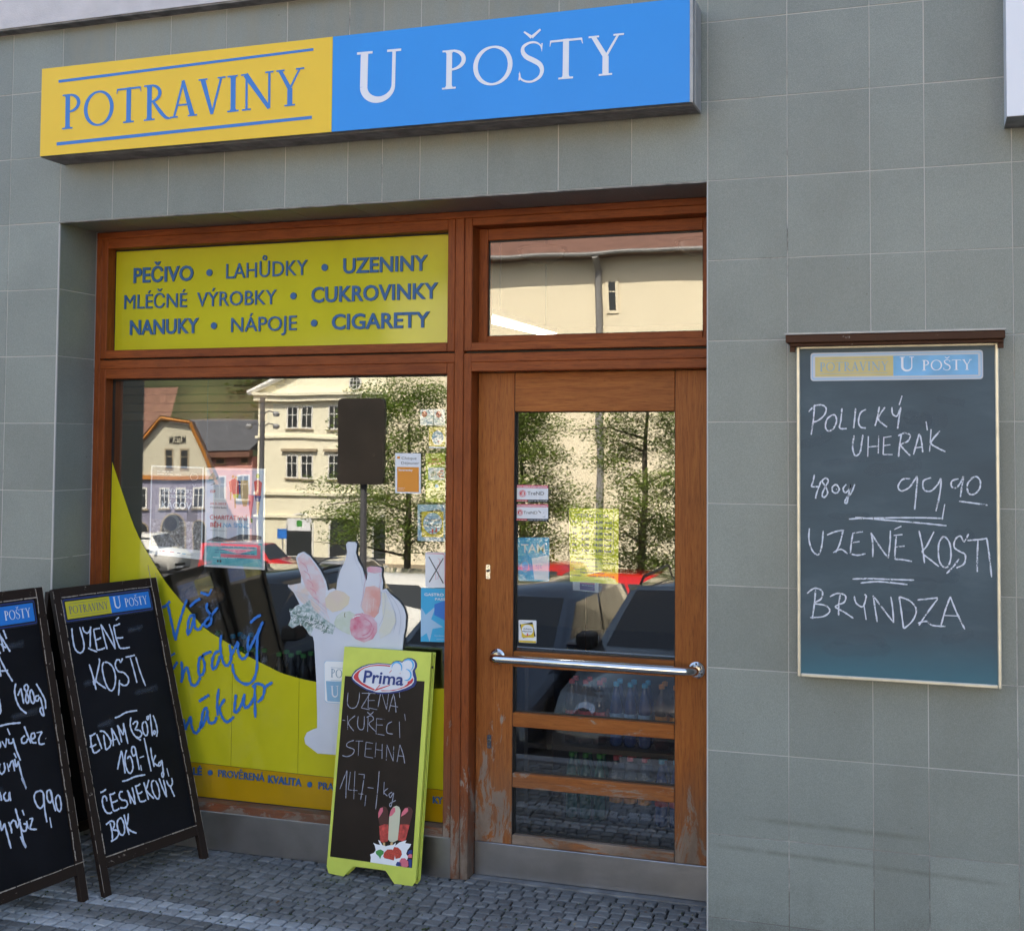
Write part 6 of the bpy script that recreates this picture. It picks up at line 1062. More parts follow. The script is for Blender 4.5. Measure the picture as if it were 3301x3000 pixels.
prints(t, q, G-.0025, [('l', 'pink', ((.62, .16), (.74, .22), (.70, .34), (.62, .36)), .0018), ('l', 'pink', ((.62, .36), (.50, .60), (.52, .78), (.64, .74), (.70, .42)), .0014), ('l', 'pink', ((.04, .035), (.9, .035), (.97, .10), (.97, .90)), .0028), ('l', 'darkgrey', ((.18, .13), (.90, .87)), .0058), ('l', 'darkgrey', ((.90, .16), (.20, .85)), .0058)])
q = ST['gastro']; t = sticker('voucher_poster', q, G-.0025, 'cyan', 'blue poster with a pale star and GASTRO PASS lettering, lowest of the column', 'poster')
prints(t, q, G-.0025, [('p', 'lightblue', ((.0, .36), (.20, .50), (.62, .33), (.42, .58), (.9, .72), (.48, .76), (.36, 1.0), (.24, .84), (.0, .92))), ('p', 'script_blue', ((.55, .30), (1, .22), (1, .60), (.55, .50))), ('t', 'white', .14, .93, .145, .05, 'GASTRO', 1), ('t', 'white', .58, 1.0, .225, .045, 'PASS', 1), ('t', 'lightblue', .56, 1.0, .90, .035, 'Sodexo', 0), ('t', 'lightblue', .64, 1.0, .96, .02, 'GASTRO PASS', 1)])
def photo_mat(name, c1, c2, c3, sc_):
    m, N, L, b = nt(name); n_ = nz(N, L, sc_, detail=5, dist=.6); c = mixc(N, L, ramp(N, L, n_, .35, .55), c1, c2); L.new(mixc(N, L, ramp(N, L, n_, .58, .66), c, c3), b.inputs['Base Color']); b.inputs['Roughness'].default_value = .6; return m
M['poster_sky'] = photo_mat('poster_dusk_sky', (.10, .11, .16), (.16, .16, .20), (.22, .21, .24), 9); M['poster_crowd'] = photo_mat('poster_crowd', (.14, .12, .12), (.34, .31, .31), (.62, .60, .62), 70)
M['poster_blue'] = photo_mat('poster_pale_blue', (.55, .66, .84), (.68, .76, .88), (.78, .80, .88), 7); M['sea'] = photo_mat('poster_teal', (.05, .33, .40), (.12, .44, .50), (.30, .55, .58), 16)
q = ST['poster1']; t = sticker('concert_poster', q, GB, 'paper', 'dark grey spring concert poster taped inside the window, left of the two', 'poster')
prints(t, q, GB, [('r', 'poster_sky', (.025, .015, .975, .60)), ('r', 'poster_crowd', (.025, .60, .975, .90)), ('e', 'midgrey', (.40, .62, .16, .10)), ('e', 'poster_sky', (.40, .64, .12, .08)), ('r', 'midgrey', (.10, .44, .30, .60)), ('r', 'darkgrey', (.70, .42, .90, .60)),
   ('u', 'paper', .12, .42, .07, .014), ('u', 'paper', .12, .58, .10, .014), ('u', 'midgrey', .12, .36, .15, .012), ('u', 'midgrey', .12, .36, .175, .012),
   ('t', 'paper', .22, .79, .292, .040, 'JARNÍ KONCERT', 1), ('t', 'paper', .22, .79, .350, .032, 'PĚVECKÉHO SBORU', 1), ('t', 'paper', .22, .79, .470, .075, 'KÁCOV', 1), ('l', 'paper', ((.79, .07), (.87, .08), (.90, .11), (.87, .14), (.79, .15), (.75, .11), (.79, .07)), .0016), ('l', 'paper', ((.80, .19), (.83, .22), (.86, .19)), .0016),
   ('u', 'red', .18, .30, .958, .018), ('u', 'pink', .40, .48, .958, .018), ('u', 'navy', .54, .60, .965, .022), ('u', 'cyan', .63, .70, .965, .020), ('u', 'midgrey', .72, .84, .965, .012)])
q = ST['poster2']; t = sticker('charity_run_poster', q, GB, 'paper', 'pale blue charity run poster with runners, right of the two taped inside', 'poster')
prints(t, q, GB, [('r', 'poster_blue', (.03, .02, .97, .985)), ('r', 'paper', (.17, .19, .37, .94)), ('p', 'sea', ((.05, .10), (.14, .04), (.18, .10), (.22, .09), (.20, .12), (.06, .13))),
   ('p', 'red', ((.40, .14), (.46, .11), (.52, .15), (.50, .24), (.42, .24))), ('p', 'navy', ((.45, .13), (.52, .11), (.62, .14), (.60, .26), (.47, .26))), ('p', 'red', ((.44, .12), (.50, .10), (.56, .13), (.57, .26), (.46, .26))), ('p', 'lime', ((.47, .26), (.57, .26), (.55, .30), (.48, .30))), ('p', 'tan', ((.42, .24), (.45, .24), (.44, .32), (.42, .32))), ('p', 'tan', ((.49, .30), (.52, .30), (.52, .40), (.50, .40))),
   ('e', 'tan', (.47, .085, .022, .016)), ('e', 'tan', (.52, .095, .022, .016)), ('e', 'lime', (.88, .075, .028, .024)),
   ('p', 'red', ((.82, .13), (.89, .11), (.95, .14), (.93, .27), (.84, .27))), ('p', 'navy', ((.83, .27), (.94, .27), (.92, .33), (.85, .33))), ('p', 'tan', ((.86, .33), (.92, .33), (.89, .46), (.87, .46))), ('p', 'tan', ((.60, .12), (.72, .12), (.74, .26), (.70, .38), (.64, .38), (.60, .26))), ('p', 'pink', ((.72, .26), (.82, .27), (.80, .38), (.77, .52), (.74, .38))), ('p', 'green', ((.76, .49), (.80, .50), (.80, .54), (.77, .54))),
   ('t', 'red', .09, .18, .250, .022, 'CUP', 1), ('l', 'darkgrey', ((.10, .175), (.14, .165), (.18, .155)), .003), ('u', 'midgrey', .09, .18, .225, .008), ('t', 'red', .09, .36, .370, .020, '20.5.2023'), ('t', 'darkgrey', .09, .37, .405, .014, 'Tělocvična Špinka', 1), ('t', 'red', .09, .71, .520, .045, 'CHARITATIVNÍ', 0), ('t', 'red', .10, .28, .595, .042, 'BĚH', 1), ('t', 'cyan', .32, .80, .595, .042, 'NA ŠPINCE', 0), ('u', 'midgrey', .10, .38, .635, .010),
   ('p', 'darkgrey', ((.05, .73), (.22, .69), (.40, .71), (.60, .66), (.85, .66), (.95, .67), (.95, .70), (.70, .72), (.3, .74), (.05, .76))), ('r', 'sea', (.04, .74, .96, .975)), ('r', 'pink', (.28, .76, .94, .895)), ('r', 'sea', (.26, .775, .88, .86)), ('u', 'navy', .30, .87, .795, .012), ('u', 'navy', .18, .80, .83, .012), ('u', 'navy', .18, .84, .855, .012), ('u', 'red', .40, .70, .880, .012), ('u', 'paper', .15, .55, .905, .010), ('e', 'darkgrey', (.235, .935, .016, .012)), ('r', 'darkgrey', (.265, .923, .295, .947))])
q = ST['trend_a']; gT = 'white security company stickers on the door glass'
for q, nm, lb, tw in ((ST['trend_a'], .94, 'upper of two white Trend stickers with red top band on door glass', 'Tento objekt je střežen společností'), (ST['trend_b'], .90, 'lower of two white Trend stickers on door glass, with black scratches', 'Tento objekt je střežen kamerovým systémem')):
    t = sticker('security_sticker', q, DG-.0025, 'white', lb, 'sticker', group=gT); low_ = lb[0] == 'l'
    it = [('r', 'pink', (0, 0, 1, .17)), ('r', 'black', (0, .84, 1, 1)), ('r', 'red', (.04, .865, .37, .955)), ('t', 'white', .05, .97, .125, .075, tw, 1), ('u', 'white', .06, .35, .94, .05), ('t', 'white', .39, .97, .945, .055, '+420 491 520 103, 773 794 620'), ('e', 'pink', (.22, .49, .11, .21)), ('e', 'white', (.22, .49, .095, .18)), ('e', 'red', (.22, .49, .08, .155)), ('t', 'white', .175, .265, .56, .16, 'JJ', 1), ('t', 'darkgrey', .37, .88, .57, .20, 'TreND', 0)]
    if low_:
        it = it[:6]+[('e', 'pink', (.155, .49, .09, .19)), ('e', 'white', (.155, .49, .078, .165)), ('e', 'red', (.155, .49, .066, .14)), ('t', 'white', .115, .195, .56, .14, 'JJ', 1), ('t', 'darkgrey', .26, .68, .57, .17, 'TreND', 0), ('l', 'black', ((.71, .37), (.79, .50)), .0035), ('l', 'black', ((.86, .50), (.89, .46)), .0014), ('l', 'black', ((.84, .72), (.90, .76), (.905, .66)), .0014), ('l', 'midgrey', ((.94, .36), (.96, .44)), .001)]
    prints(t, q, DG-.0025, it)
M['tam_blue'] = photo_mat('bleached_blue_poster', (.02, .42, .80), (.10, .52, .86), (.30, .64, .90), 22)
q = ST['tam']; t = sticker('blue_poster', q, DG+.0045, 'tam_blue', 'bleached blue poster with large letters TAM inside the door glass', 'poster', r=.008)
prints(t, q, DG+.0045, [('t', 'paper', .11, .86, .345, .19, 'TAM', 1), ('e', 'lightblue', (.22, .66, .14, .14)), ('e', 'tam_blue', (.22, .66, .11, .11)), ('p', 'white', ((.44, .48), (.98, .40), (.98, .98), (.52, .95))), ('t', 'lightblue', .56, .78, .70, .075, 'SJE', 1), ('p', 'cyan', ((.30, .38), (.44, .48), (.52, .95), (.42, .95)))])
M['notice'] = flat('bright_yellow_notice', (.80, .80, .03), .5)
q = ST['hours']; t = sticker('opening_hours_sign', q, DG+.0045, 'notice', 'yellow-green opening hours sheet OTEVÍRACÍ DOBA inside the door glass', 'sign', r=.006)
hb = ST['hours_box']; it = [('t', 'navy', .10, .87, .155, .075, 'OTEVÍRACÍ DOBA', 1)]
for k, (d, a, c) in enumerate((('Po:', '6,00', '18,00 hod.'), ('Út:', '6,00', '18,00 hod.'), ('St:', '6,00', '18,00 hod.'), ('Čt:', '6,00', '18,00 hod.'), ('Pá:', '6,00', '18,00 hod.'), ('So:', '7,00', '12,00 hod.'))):
    v = .287+.1285*k; it += [('t', 'navy', .055, .165, v, .055, d, 1), ('t', 'navy', .26, .43, v, .055, a, 1), ('l', 'navy', ((.47, v-.025), (.495, v-.025)), .0012), ('t', 'navy', .54, .95, v, .055, c, 1)]
it += [('l', 'navy', ((.02, .02), (.98, .02)), .0014), ('l', 'navy', ((.98, .02), (.98, .98)), .0014), ('l', 'navy', ((.98, .98), (.02, .98)), .0014), ('l', 'navy', ((.02, .98), (.02, .02)), .0014)]
prints(t, hb, DG+.0044, it)
prints(t, q, DG+.0043, [('t', 'navy', .14, .80, .695, .022, 'POTRAVINY U POŠTY s.r.o.', 1), ('t', 'navy', .03, .94, .742, .024, 'IČO: 27494331 • DIČ: CZ27494331'), ('t', 'navy', .36, .58, .785, .02, 'prodejna:', 1), ('t', 'navy', .07, .88, .833, .02, 'Masarykovo náměstí 44, Náchod'), ('t', 'navy', .22, .72, .873, .02, 'Odpovědný vedoucí:', 1), ('t', 'navy', .04, .92, .918, .022, 'Ladislav        mobil: 603 224 778')])
q = ST['cheque_d']; t = sticker('round_motif_card', q, DG-.0025, 'white', 'white voucher sticker with a tilted yellow square, low on door glass', 'sticker', r=.004)
prints(t, q, DG-.0025, [('p', 'black', ((.06, .20), (.78, .08), (.96, .70), (.25, .80))), ('p', 'yellow', ((.13, .18), (.83, .18), (.87, .76), (.18, .77))), ('e', 'white', (.50, .44, .32, .24)), ('r', 'yellow', (.02, .90, .98, .99)), ('t', 'darkgrey', .26, .72, .41, .065, 'chèque', 1), ('t', 'darkgrey', .20, .78, .52, .065, 'déjeuner', 1), ('p', 'red', ((.46, .58), (.50, .76), (.54, .58))), ('l', 'red', ((.38, .68), (.66, .65)), .003), ('u', 'midgrey', .06, .42, .08, .02), ('u', 'midgrey', .12, .78, .955, .02)])
q = ST['inner']; t = root('notice_stand', (q[0][0], 1.2, 0), 'small purple and pink notice on a clear stand further inside the shop', 'notice')
MB().plate(q, 1.2, .004).build('sheet', M['paper'], t); prints(t, q, 1.199, [('r', 'purple', (.28, .60, .86, .95)), ('r', 'pink', (.28, .60, .86, .68)), ('u', 'white', .36, .78, .76, .04), ('r', 'lime', (.10, .05, .9, .5))])
MB().tube([((q[2][0]+q[3][0])/2, 1.205, .72), ((q[2][0]+q[3][0])/2, 1.205, q[2][1]+.05)], .003, 6).build('stand_pole', M['chrome'], t)
# ================================================================== the square across the street (seen in the glass)
M['render_cream'] = flat('cream_render', (.83, .74, .56), .9, var=.04, scale=.6); M['render_pale'] = flat('pale_yellow_render', (.82, .78, .62), .9, var=.04, scale=.5)
M['render_peach'] = flat('peach_render', (.66, .42, .24), .9); M['render_pink'] = flat('pink_render', (.62, .30, .26), .9); M['render_mus'] = flat('greyish_cream_render', (.56, .53, .42), .9, var=.05, scale=.5)
M['render_blue'] = flat('lilac_grey_render', (.26, .25, .34), .9); M['trim'] = flat('white_window_wood', (.70, .70, .68), .6); M['dark_glass'] = flat('dark_window_glass', (.035, .04, .045), .08)
M['roof_red'] = flat('red_brown_roof', (.17, .085, .062), .8, var=.2, scale=2); M['roof_grey'] = flat('grey_slate_roof', (.085, .088, .10), .7, var=.15, scale=1); M['orange_trim'] = flat('orange_timber_trim', (.48, .19, .035), .7)
M['soffit'] = flat('brown_eaves_board', (.13, .075, .05), .8); M['stone_d'] = flat('sandstone', (.33, .27, .19), .85)
M['grass'] = flat('grass', (.032, .042, .014), .95, var=.5, scale=.12)
# ground: one sheet out to the horizon, falling away from the shop
mb = MB(); ys = [-1.418, -2.2, -3, -4, -5, -6.5, -8, -10, -12, -15, -18, -22, -28, -35, -45, -60, -84, -110, -130]
xs = [-900, -200, -90, -60, -45, -35, -25, -18, -12, -8, -5, -2, 0, 3, 8, 20, 60, 900]
for y in ys+[-900]:
    for x in xs: mb.v.append((x, y, gz(y)))
nx_ = len(xs)
for j in range(len(ys)):
    for i in range(nx_-1): a = j*nx_+i; mb.f.append([a, a+nx_, a+nx_+1, a+1]); mb.mi.append(0)
o = mb.build('ground', M['asphalt']); o['kind'] = 'structure'
o = MB().box((-900, 9.002, -.4), (900, 900, -.02)).box((5.002, -1.3, -.4), (900, 9, -.02)).box((-900, -1.3, -.4), (-9.002, 9, -.02)).build('rear_ground', M['asphalt']); o['kind'] = 'structure'
# hill
mb = MB(); NX, NY = 40, 14
for j in range(NY+1):
    for i in range(NX+1):
        x = -330+i*10.5; t = j/NY; y = -132-t*170; z = -10+t*88+6*mnoise.noise(Vector((x*.02, y*.02, 3)))
        mb.v.append((x, y, z if j else -10.5))
for j in range(NY):
    for i in range(NX): a = j*(NX+1)+i; mb.f.append([a, a+NX+1, a+NX+2, a+1]); mb.mi.append(0)
o = mb.build('hill', M['grass'], smooth=True); o['kind'] = 'structure'
def leafmat(name, a, b_):
    m, N, L, b = nt(name); n_ = nz(N, L, 2.2, detail=3); L.new(mixc(N, L, ramp(N, L, n_, .35, .65), a, b_), b.inputs['Base Color']); b.inputs['Roughness'].default_value = .6
    tl = N.new('ShaderNodeBsdfTranslucent'); tl.inputs[0].default_value = (*[c*1.3 for c in b_], 1); ad = N.new('ShaderNodeMixShader'); ad.inputs[0].default_value = .35
    L.new(b.outputs[0], ad.inputs[1]); L.new(tl.outputs[0], ad.inputs[2]); L.new(ad.outputs[0], N['Material Output'].inputs['Surface']); return m
M['leaf'] = leafmat('acacia_leaves', (.075, .13, .02), (.19, .27, .045)); M['leaf_dark'] = leafmat('wood_leaves', (.035, .07, .015), (.08, .12, .025)); M['bark'] = flat('bark', (.10, .085, .07), .95, var=.4, scale=8)
def leaves(mb, c, r, n, s, rnd):
    for k in range(n):
        while True:
            d = Vector((rnd.uniform(-1, 1), rnd.uniform(-1, 1), rnd.uniform(-1, 1)))
            if d.length < 1: break
        p = Vector(c)+Vector((d.x*r[0], d.y*r[1], d.z*r[2])); a = rnd.uniform(0, 6.28); t = rnd.uniform(-.9, .6)
        u = Vector((math.cos(a), math.sin(a), t)).normalized()*s*rnd.uniform(.7, 1.5); v = Vector((-math.sin(a), math.cos(a), rnd.uniform(-.6, .6))).normalized()*s*.38; q = len(mb.v)
        mb.v += [tuple(p), tuple(p+u*.5+v), tuple(p+u), tuple(p+u*.5-v)]; mb.f.append([q, q+1, q+2, q+3]); mb.mi.append(0)
rw = random.Random(21); mb = MB()
for k in range(900):
    x = rw.uniform(-330, 90); t = rw.random(); y = -135-t*160; z = -10+t*88
    leaves(mb, (x, y, z+2), (4, 4, 3.2), 26, 1.4, rw)
o = mb.build('woodland', M['leaf_dark']); o['kind'] = 'stuff'
def tree(x, y, h, cr, zb_, label, seed, lean=0.0, clumps=165):
    rn = random.Random(seed); g = gz(y); t = root('tree', (x, y, g), label, 'tree', 'young trees in the square')
    tk = MB().tube([(0, 0, -.1), (lean*.2, 0, h*.25), (lean*.5, .02, h*.5), (lean, 0, h*.85)], [.10, .085, .065, .025], 8)
    crown = MB(); zc = zb_-g
    for k in range(11):
        z0 = h*rn.uniform(.30, .7); a = rn.uniform(0, 6.28); l = cr*rn.uniform(.55, .95)
        p = [Vector((lean*.5*z0/h*1.5, 0, z0)), Vector((math.cos(a)*l*.5, math.sin(a)*l*.5, z0+.25)), Vector((math.cos(a)*l, math.sin(a)*l, z0+rn.uniform(-.1, .5)))]
        tk.tube(p, [.03, .018, .007], 5)
    for k in range(clumps):
        z = rn.uniform(zc, h); f_ = 1-abs((z-zc)/(h-zc)-.35)*.95; a = rn.uniform(0, 6.28); rr_ = cr*math.sqrt(rn.random())*max(f_, .18)
        leaves(crown, (math.cos(a)*rr_, math.sin(a)*rr_, z+rn.uniform(-.2, .2)), (.48, .48, .24), 190, .060, rn)
    tk.build('trunk', M['bark'], t, world=False, smooth=True, fix=True); crown.build('crown', M['leaf'], t, world=False); return t
tree(-10.2, -18, 5.6, 2.2, -.5, 'bushy young tree mirrored in the display window right of the dark panel', 4, clumps=180)
tree(-7.9, -19, 5.3, 1.45, -.75, 'bushy young tree mirrored along the left side of the door glass', 9)
tree(-4.95, -18, 6.4, 1.5, -.9, 'taller young tree mirrored in the middle of the door glass', 14, .15, 165)
# ---- houses ------------------------------------------------------------------
def window_far(par, x, z, w, h, y, frame='trim', mull=2, sill=True, depth=.12):
    """window on a wall facing +y whose plane is y"""
    o = MB().box((x-w/2-.09, y, z-.09), (x+w/2+.09, y+.05, z+h+.09)).build('window', M[frame], par)
    def subp(n_, a, c, m_):
        me = MB().box(a, c).mesh(n_); me.materials.append(M[m_]); p = bpy.data.objects.new(n_, me); COL.objects.link(p); p.parent = o; me.transform(wm(o).inverted())
    n_ = mull
    for i in range(n_):
        a = x-w/2+w*i/n_+.04; c = x-w/2+w*(i+1)/n_-.04
        subp('pane', (a, y+.04, z+.04), (c, y+.056, z+h*.62), 'dark_glass'); subp('pane', (a, y+.04, z+h*.66), (c, y+.056, z+h-.04), 'dark_glass')
    if sill: subp('sill', (x-w/2-.2, y+.001, z-.22), (x+w/2+.2, y+.18, z-.10), 'stone_d')
    return o
# pale yellow town house with a pediment
Y = -84; g = -8.2
th = root('town_hall', (-48, Y, g), 'pale yellow three storey house with pediment mirrored in the display window', 'building')
MB().box((-57.0, Y-14, g), (-40.2, Y, 5.6)).build('wall', M['render_pale'], th)
for z, hh, d in ((5.6, .5, .5), (6.1, .25, .75), (2.25, .22, .2), (-2.75, .25, .22), (-4.7, .22, .2)): MB().box((-57.2, Y+.002, z), (-40.0, Y+d, z+hh)).build('cornice', M['render_pale'], th)
MB().plate([(-57.4, 6.36), (-39.8, 6.36), (-48.6, 10.3)], 0, .3).build('pediment_tmp', M['render_pale'], th) if False else None
pd = MB(); pd.v = [(-57.2, Y, 6.35), (-40.0, Y, 6.35), (-48.6, Y, 9.9), (-57.2, Y-14, 6.35), (-40.0, Y-14, 6.35), (-48.6, Y-14, 9.9)]; pd.f = [[0, 2, 1], [3, 4, 5], [0, 3, 5, 2], [1, 2, 5, 4], [0, 1, 4, 3]]; pd.mi = [0]*5; pd.build('pediment', M['render_pale'], th, fix=True)
for a, c in (((-57.8, 6.3), (-48.6, 10.25)), ((-39.4, 6.3), (-48.6, 10.25))): MB().tube([(a[0], Y+.35, a[1]), (c[0], Y+.35, c[1])], .28, 6).build('raking_cornice', M['trim'], th, fix=True)
for x in (-52.7, -48.6, -44.5):
    for z, hh in ((3.2, 1.9), (-1.25, 1.95)):
        for dx in (-.72, .72): window_far(th, x+dx, z, 1.0, hh, Y, mull=2)
        if z < 0: MB().box((x-1.7, Y+.003, z+hh+.35), (x+1.7, Y+.3, z+hh+.6)).build('window_hood', M['stone_d'], th)
def arch(par, x, z0, w, h, y, dark='dark_glass', surround='trim'):
    P = [(x-w/2, z0), (x+w/2, z0), (x+w/2, z0+h-w/2)]+[(x+w/2*math.cos(R(t*12)), z0+h-w/2+w/2*math.sin(R(t*12))) for t in range(1, 15)]+[(x-w/2, z0+h-w/2)]
    def pl(P, y0, y1, n_, m_):
        m = MB(); k = len(P); m.v = [(a, y1, b_) for a, b_ in P]+[(a, y0, b_) for a, b_ in P]; m.f = [list(range(k))[::-1], list(range(k, 2*k))]+[[i, (i+1) % k, k+(i+1) % k, k+i] for i in range(k)]; m.mi = [0]*len(m.f); return m.build(n_, M[m_], par, fix=True)
    c = (x, z0+h*.4)
    pl([((a-c[0])*1.14+c[0], (b_-c[1])*1.07+c[1]) for a, b_ in P], y, y+.10, 'arch_surround', surround); pl(P, y+.1005, y+.13, 'arched_opening', dark)
arch(th, -52.6, g+.1, 2.5, 3.7, Y); arch(th, -48.2, g+.1, 2.5, 3.7, Y); arch(th, -44, g+.1, 2.5, 3.7, Y)
M['info_white'] = M['white']; MB().box((-53.75, Y+.135, g+2.35), (-51.45, Y+.16, g+3.5)).build('shop_fascia', M['white'], th); MB().box((-52.85, Y+.165, g+2.75), (-52.35, Y+.18, g+3.3)).build('green_emblem', M['green'], th)
w_ = MB().lathe([(0, .10), (.62, .10), (.62, 0)], (-47.1, Y+.36, 7.1), 20, axis='y').build('round_window', M['trim'], th, fix=True); MB().lathe([(0, .012), (.5, .012), (.5, 0)], (-47.1, Y+.461, 7.1), 20, axis='y').build('round_pane', M['dark_glass'], th, fix=True)
m_ = MB()
for d in (-.18, .18): m_.box((-47.1+d-.03, Y+.475, 6.62), (-47.1+d+.03, Y+.50, 7.58)).box((-47.58, Y+.475, 7.1+d-.03), (-46.62, Y+.50, 7.1+d+.03))
m_.build('glazing_bars', M['trim'], th)
# museum with steep gable
Y = -70; g = -6.8
mu = root('museum', (-56, Y, g), 'cream gabled museum with orange verge boards and red brown roof, mirrored at far left', 'building')
gab = [(-60.5, g), (-51.8, g), (-51.8, -.9), (-53.89, 3.2), (-56.42, 3.55), (-60.5, -.9)]
m = MB(); k = len(gab); m.v = [(a, Y, b_) for a, b_ in gab]+[(a, Y-12, b_) for a, b_ in gab]; m.f = [list(range(k))[::-1], list(range(k, 2*k))]+[[i, (i+1) % k, k+(i+1) % k, k+i] for i in range(k)]; m.mi = [0]*len(m.f); m.build('wall', M['render_mus'], mu, fix=True)
MB().box((-60.6, Y+.002, g), (-51.7, Y+.06, -.9)).build('ground_floor_wall', M['render_blue'], mu)
for a, c in zip([(-61.4, -1.6), (-56.42, 3.75), (-53.89, 3.4)], [(-56.42, 3.75), (-53.89, 3.4), (-51.3, -1.4)]): MB().tube([(a[0], Y+.45, a[1]), (c[0], Y+.45, c[1])], .15, 4).build('verge_board', M['orange_trim'], mu, fix=True)
MB().box((-61, Y+.062, -.98), (-51.5, Y+.35, -.68)).build('orange_band', M['orange_trim'], mu)
rf = MB(); q = [(-62.5, -2.2), (-56.42, 3.95), (-53.89, 3.6), (-51.1, -1.6)]
for (a, b_), (c, d) in zip(q, q[1:]): n_ = len(rf.v); rf.v += [(a, Y+.6, b_), (c, Y+.6, d), (c, Y-13, d+.02), (a, Y-13, b_+.02)]; rf.f.append([n_, n_+1, n_+2, n_+3]); rf.mi.append(0)
rf.build('roof', M['roof_red'], mu)
m = MB(); m.v = [(-75, Y-1, -1.2), (-57, Y-1, -1.2), (-55.4, Y-7, 6.4), (-75, Y-7, 6.4)]; m.f = [[0, 1, 2, 3]]; m.mi = [0]; m.build('side_roof', M['roof_red'], mu); MB().box((-75, Y-8, g), (-60.55, Y-1.5, -1.2)).build('side_wall', M['render_mus'], mu)
for x in (-55.75, -54.35): window_far(mu, x, -.15, .62, 1.45, Y, 'stone_d', 1, False)
for x in (-58.2, -56.2, -54.6, -53.0): window_far(mu, x, -3.2, .8, 1.5, Y+.06, 'trim', 2, True)
arch(mu, -55.3, g+.1, 2.1, 2.9, Y+.06, 'dark_glass', 'stone_d'); arch(mu, -52.9, g+.1, 1.1, 2.4, Y+.06, 'dark_glass', 'stone_d'); arch(mu, -58.2, g+.1, 1.2, 2.3, Y+.06, 'dark_glass', 'stone_d')
v_, f_ = text_geo('MUZEUM', True); x1_ = max(p[0] for p in v_); m = MB(); m.v = [(-54.25-p[0]*1.45/x1_, Y+.05, 1.75+p[1]*.55/CAP) for p in v_]; m.f = [list(p) for p in f_]; m.mi = [0]*len(f_); m.build('museum_lettering', M['black'], mu)
mu.matrix_basis = Matrix.Translation((-56, Y, g)) @ Matrix.Rotation(R(-34), 4, 'Z') @ Matrix.Diagonal((.82, .82, 1, 1))
# pink house
Y = -83.9; g = -8.2
pk_ = root('pink_house', (-66, Y, g), 'pink house with grey roof between the museum and the pale yellow house, mirrored', 'building')
MB().box((-76, Y-3, g), (-57.45, Y, .55)).build('wall', M['render_pink'], pk_); MB().box((-76, Y+.002, .55), (-57.42, Y+.6, 1.15)).build('eaves', M['roof_red'], pk_)
m = MB(); m.v = [(-76.5, Y+.7, 1.15), (-57.42, Y+.7, 1.15), (-57.42, Y-5, 4.1), (-76.5, Y-5, 4.1), (-57.42, Y-5.4, 1.15), (-76.5, Y-5.4, 1.15)]; m.f = [[0, 3, 2, 1], [3, 5, 4, 2], [1, 2, 4], [0, 5, 3]]; m.mi = [0]*4; m.build('roof', M['roof_grey'], pk_, fix=True)
for k in range(7):
    x = -58.3-k*2.45; window_far(pk_, x, -.02, .8, .45, Y, 'render_peach', 1, False)
    window_far(pk_, x, -3.2, 1.15, 2.05, Y, 'trim', 2); window_far(pk_, x, -6.9, 1.15, 2.1, Y, 'trim', 2)
# large cream corner house in front, right
Y = -40; g = -3.95
ch = root('cream_house', (-5, Y, g), 'large plain cream house with wide eaves and a drainpipe, mirrored in door and transom', 'building')
MB().box((-21.9, Y-12, g), (16, Y, 9.55)).build('wall', M['render_cream'], ch)
MB().box((-21.95, Y+.002, g), (16, Y+.10, g+.55)).build('plinth', M['stone_d'], ch)
MB().box((-22.5, Y-12.5, 9.552), (16.6, Y+.75, 9.67)).build('eaves_board', M['soffit'], ch)
MB().tube([(-22.5, Y+.80, 9.63), (16.6, Y+.80, 9.63)], .09, 8).build('gutter', M['alu_dirty'], ch, fix=True)
m = MB(); m.v = [(-22.6, Y+.75, 9.672), (16.7, Y+.75, 9.672), (16.7, Y-6, 12.5), (-22.6, Y-6, 12.5), (16.7, Y-12.6, 9.672), (-22.6, Y-12.6, 9.672)]; m.f = [[0, 3, 2, 1], [3, 5, 4, 2], [1, 2, 4], [0, 5, 3]]; m.mi = [0]*4; m.build('roof', M['roof_red'], ch, fix=True)
MB().tube([(-12.2, Y+.8, 9.55), (-12.2, Y+.15, 9.0), (-12.2, Y+.13, g)], .15, 10).build('drainpipe', M['alu_dirty'], ch, fix=True)
window_far(ch, -11.65, 7.35, .36, 1.2, Y, 'render_cream', 1, False)
window_far(ch, 2.5, 4, 1.2, 1.9, Y); window_far(ch, 6.5, 4, 1.2, 1.9, Y)
# ---- street furniture -------------------------------------------------------
pp_ = root('panel_on_pole', (-6.0, -8, gz(-8)), 'dark rounded sign panel on a pole, seen from behind in the display window', 'sign')
g = gz(-8)
MB().plate(rquad([(-6.33, 2.36), (-5.69, 2.36), (-5.69, 1.28), (-6.33, 1.28)], .07), -8.03, .06).build('panel', flat('dark_brown_sign_back', (.022, .016, .013), .5, var=.3, scale=3), pp_); MB().tube([(-6.0, -8.06, g), (-6.0, -8.06, 1.6)], .045, 10).build('pole', M['darkgrey'], pp_, fix=True)
lp = root('street_lamp', (-21.6, -30, gz(-30)), 'tall dark street lamp with two arms, mirrored at the corner of the pale house', 'lamp')
g = gz(-30); MB().tube([(-21.65, -30, g), (-21.65, -30, 3.4)], .09, 10).build('pole', M['darkgrey'], lp, fix=True)
for z, s in ((2.9, 1), (2.45, 1), (2.45, -1)):
    MB().tube([(-21.65, -30, z-.1), (-21.65+.25*s, -30, z+.05), (-21.65+.5*s, -30, z)], .025, 6).build('arm', M['darkgrey'], lp, fix=True); MB().lathe([(.0, -.12), (.10, -.1), (.13, 0), (.06, .07), (0, .08)], (-21.65+.56*s, -30, z-.04), 10).build('lantern', M['alu'], lp, fix=True)
bs = root('blue_street_sign', (-30.5, -55, gz(-55)), 'small blue sign on a thin grey pole beside the arched doorway, mirrored', 'sign')
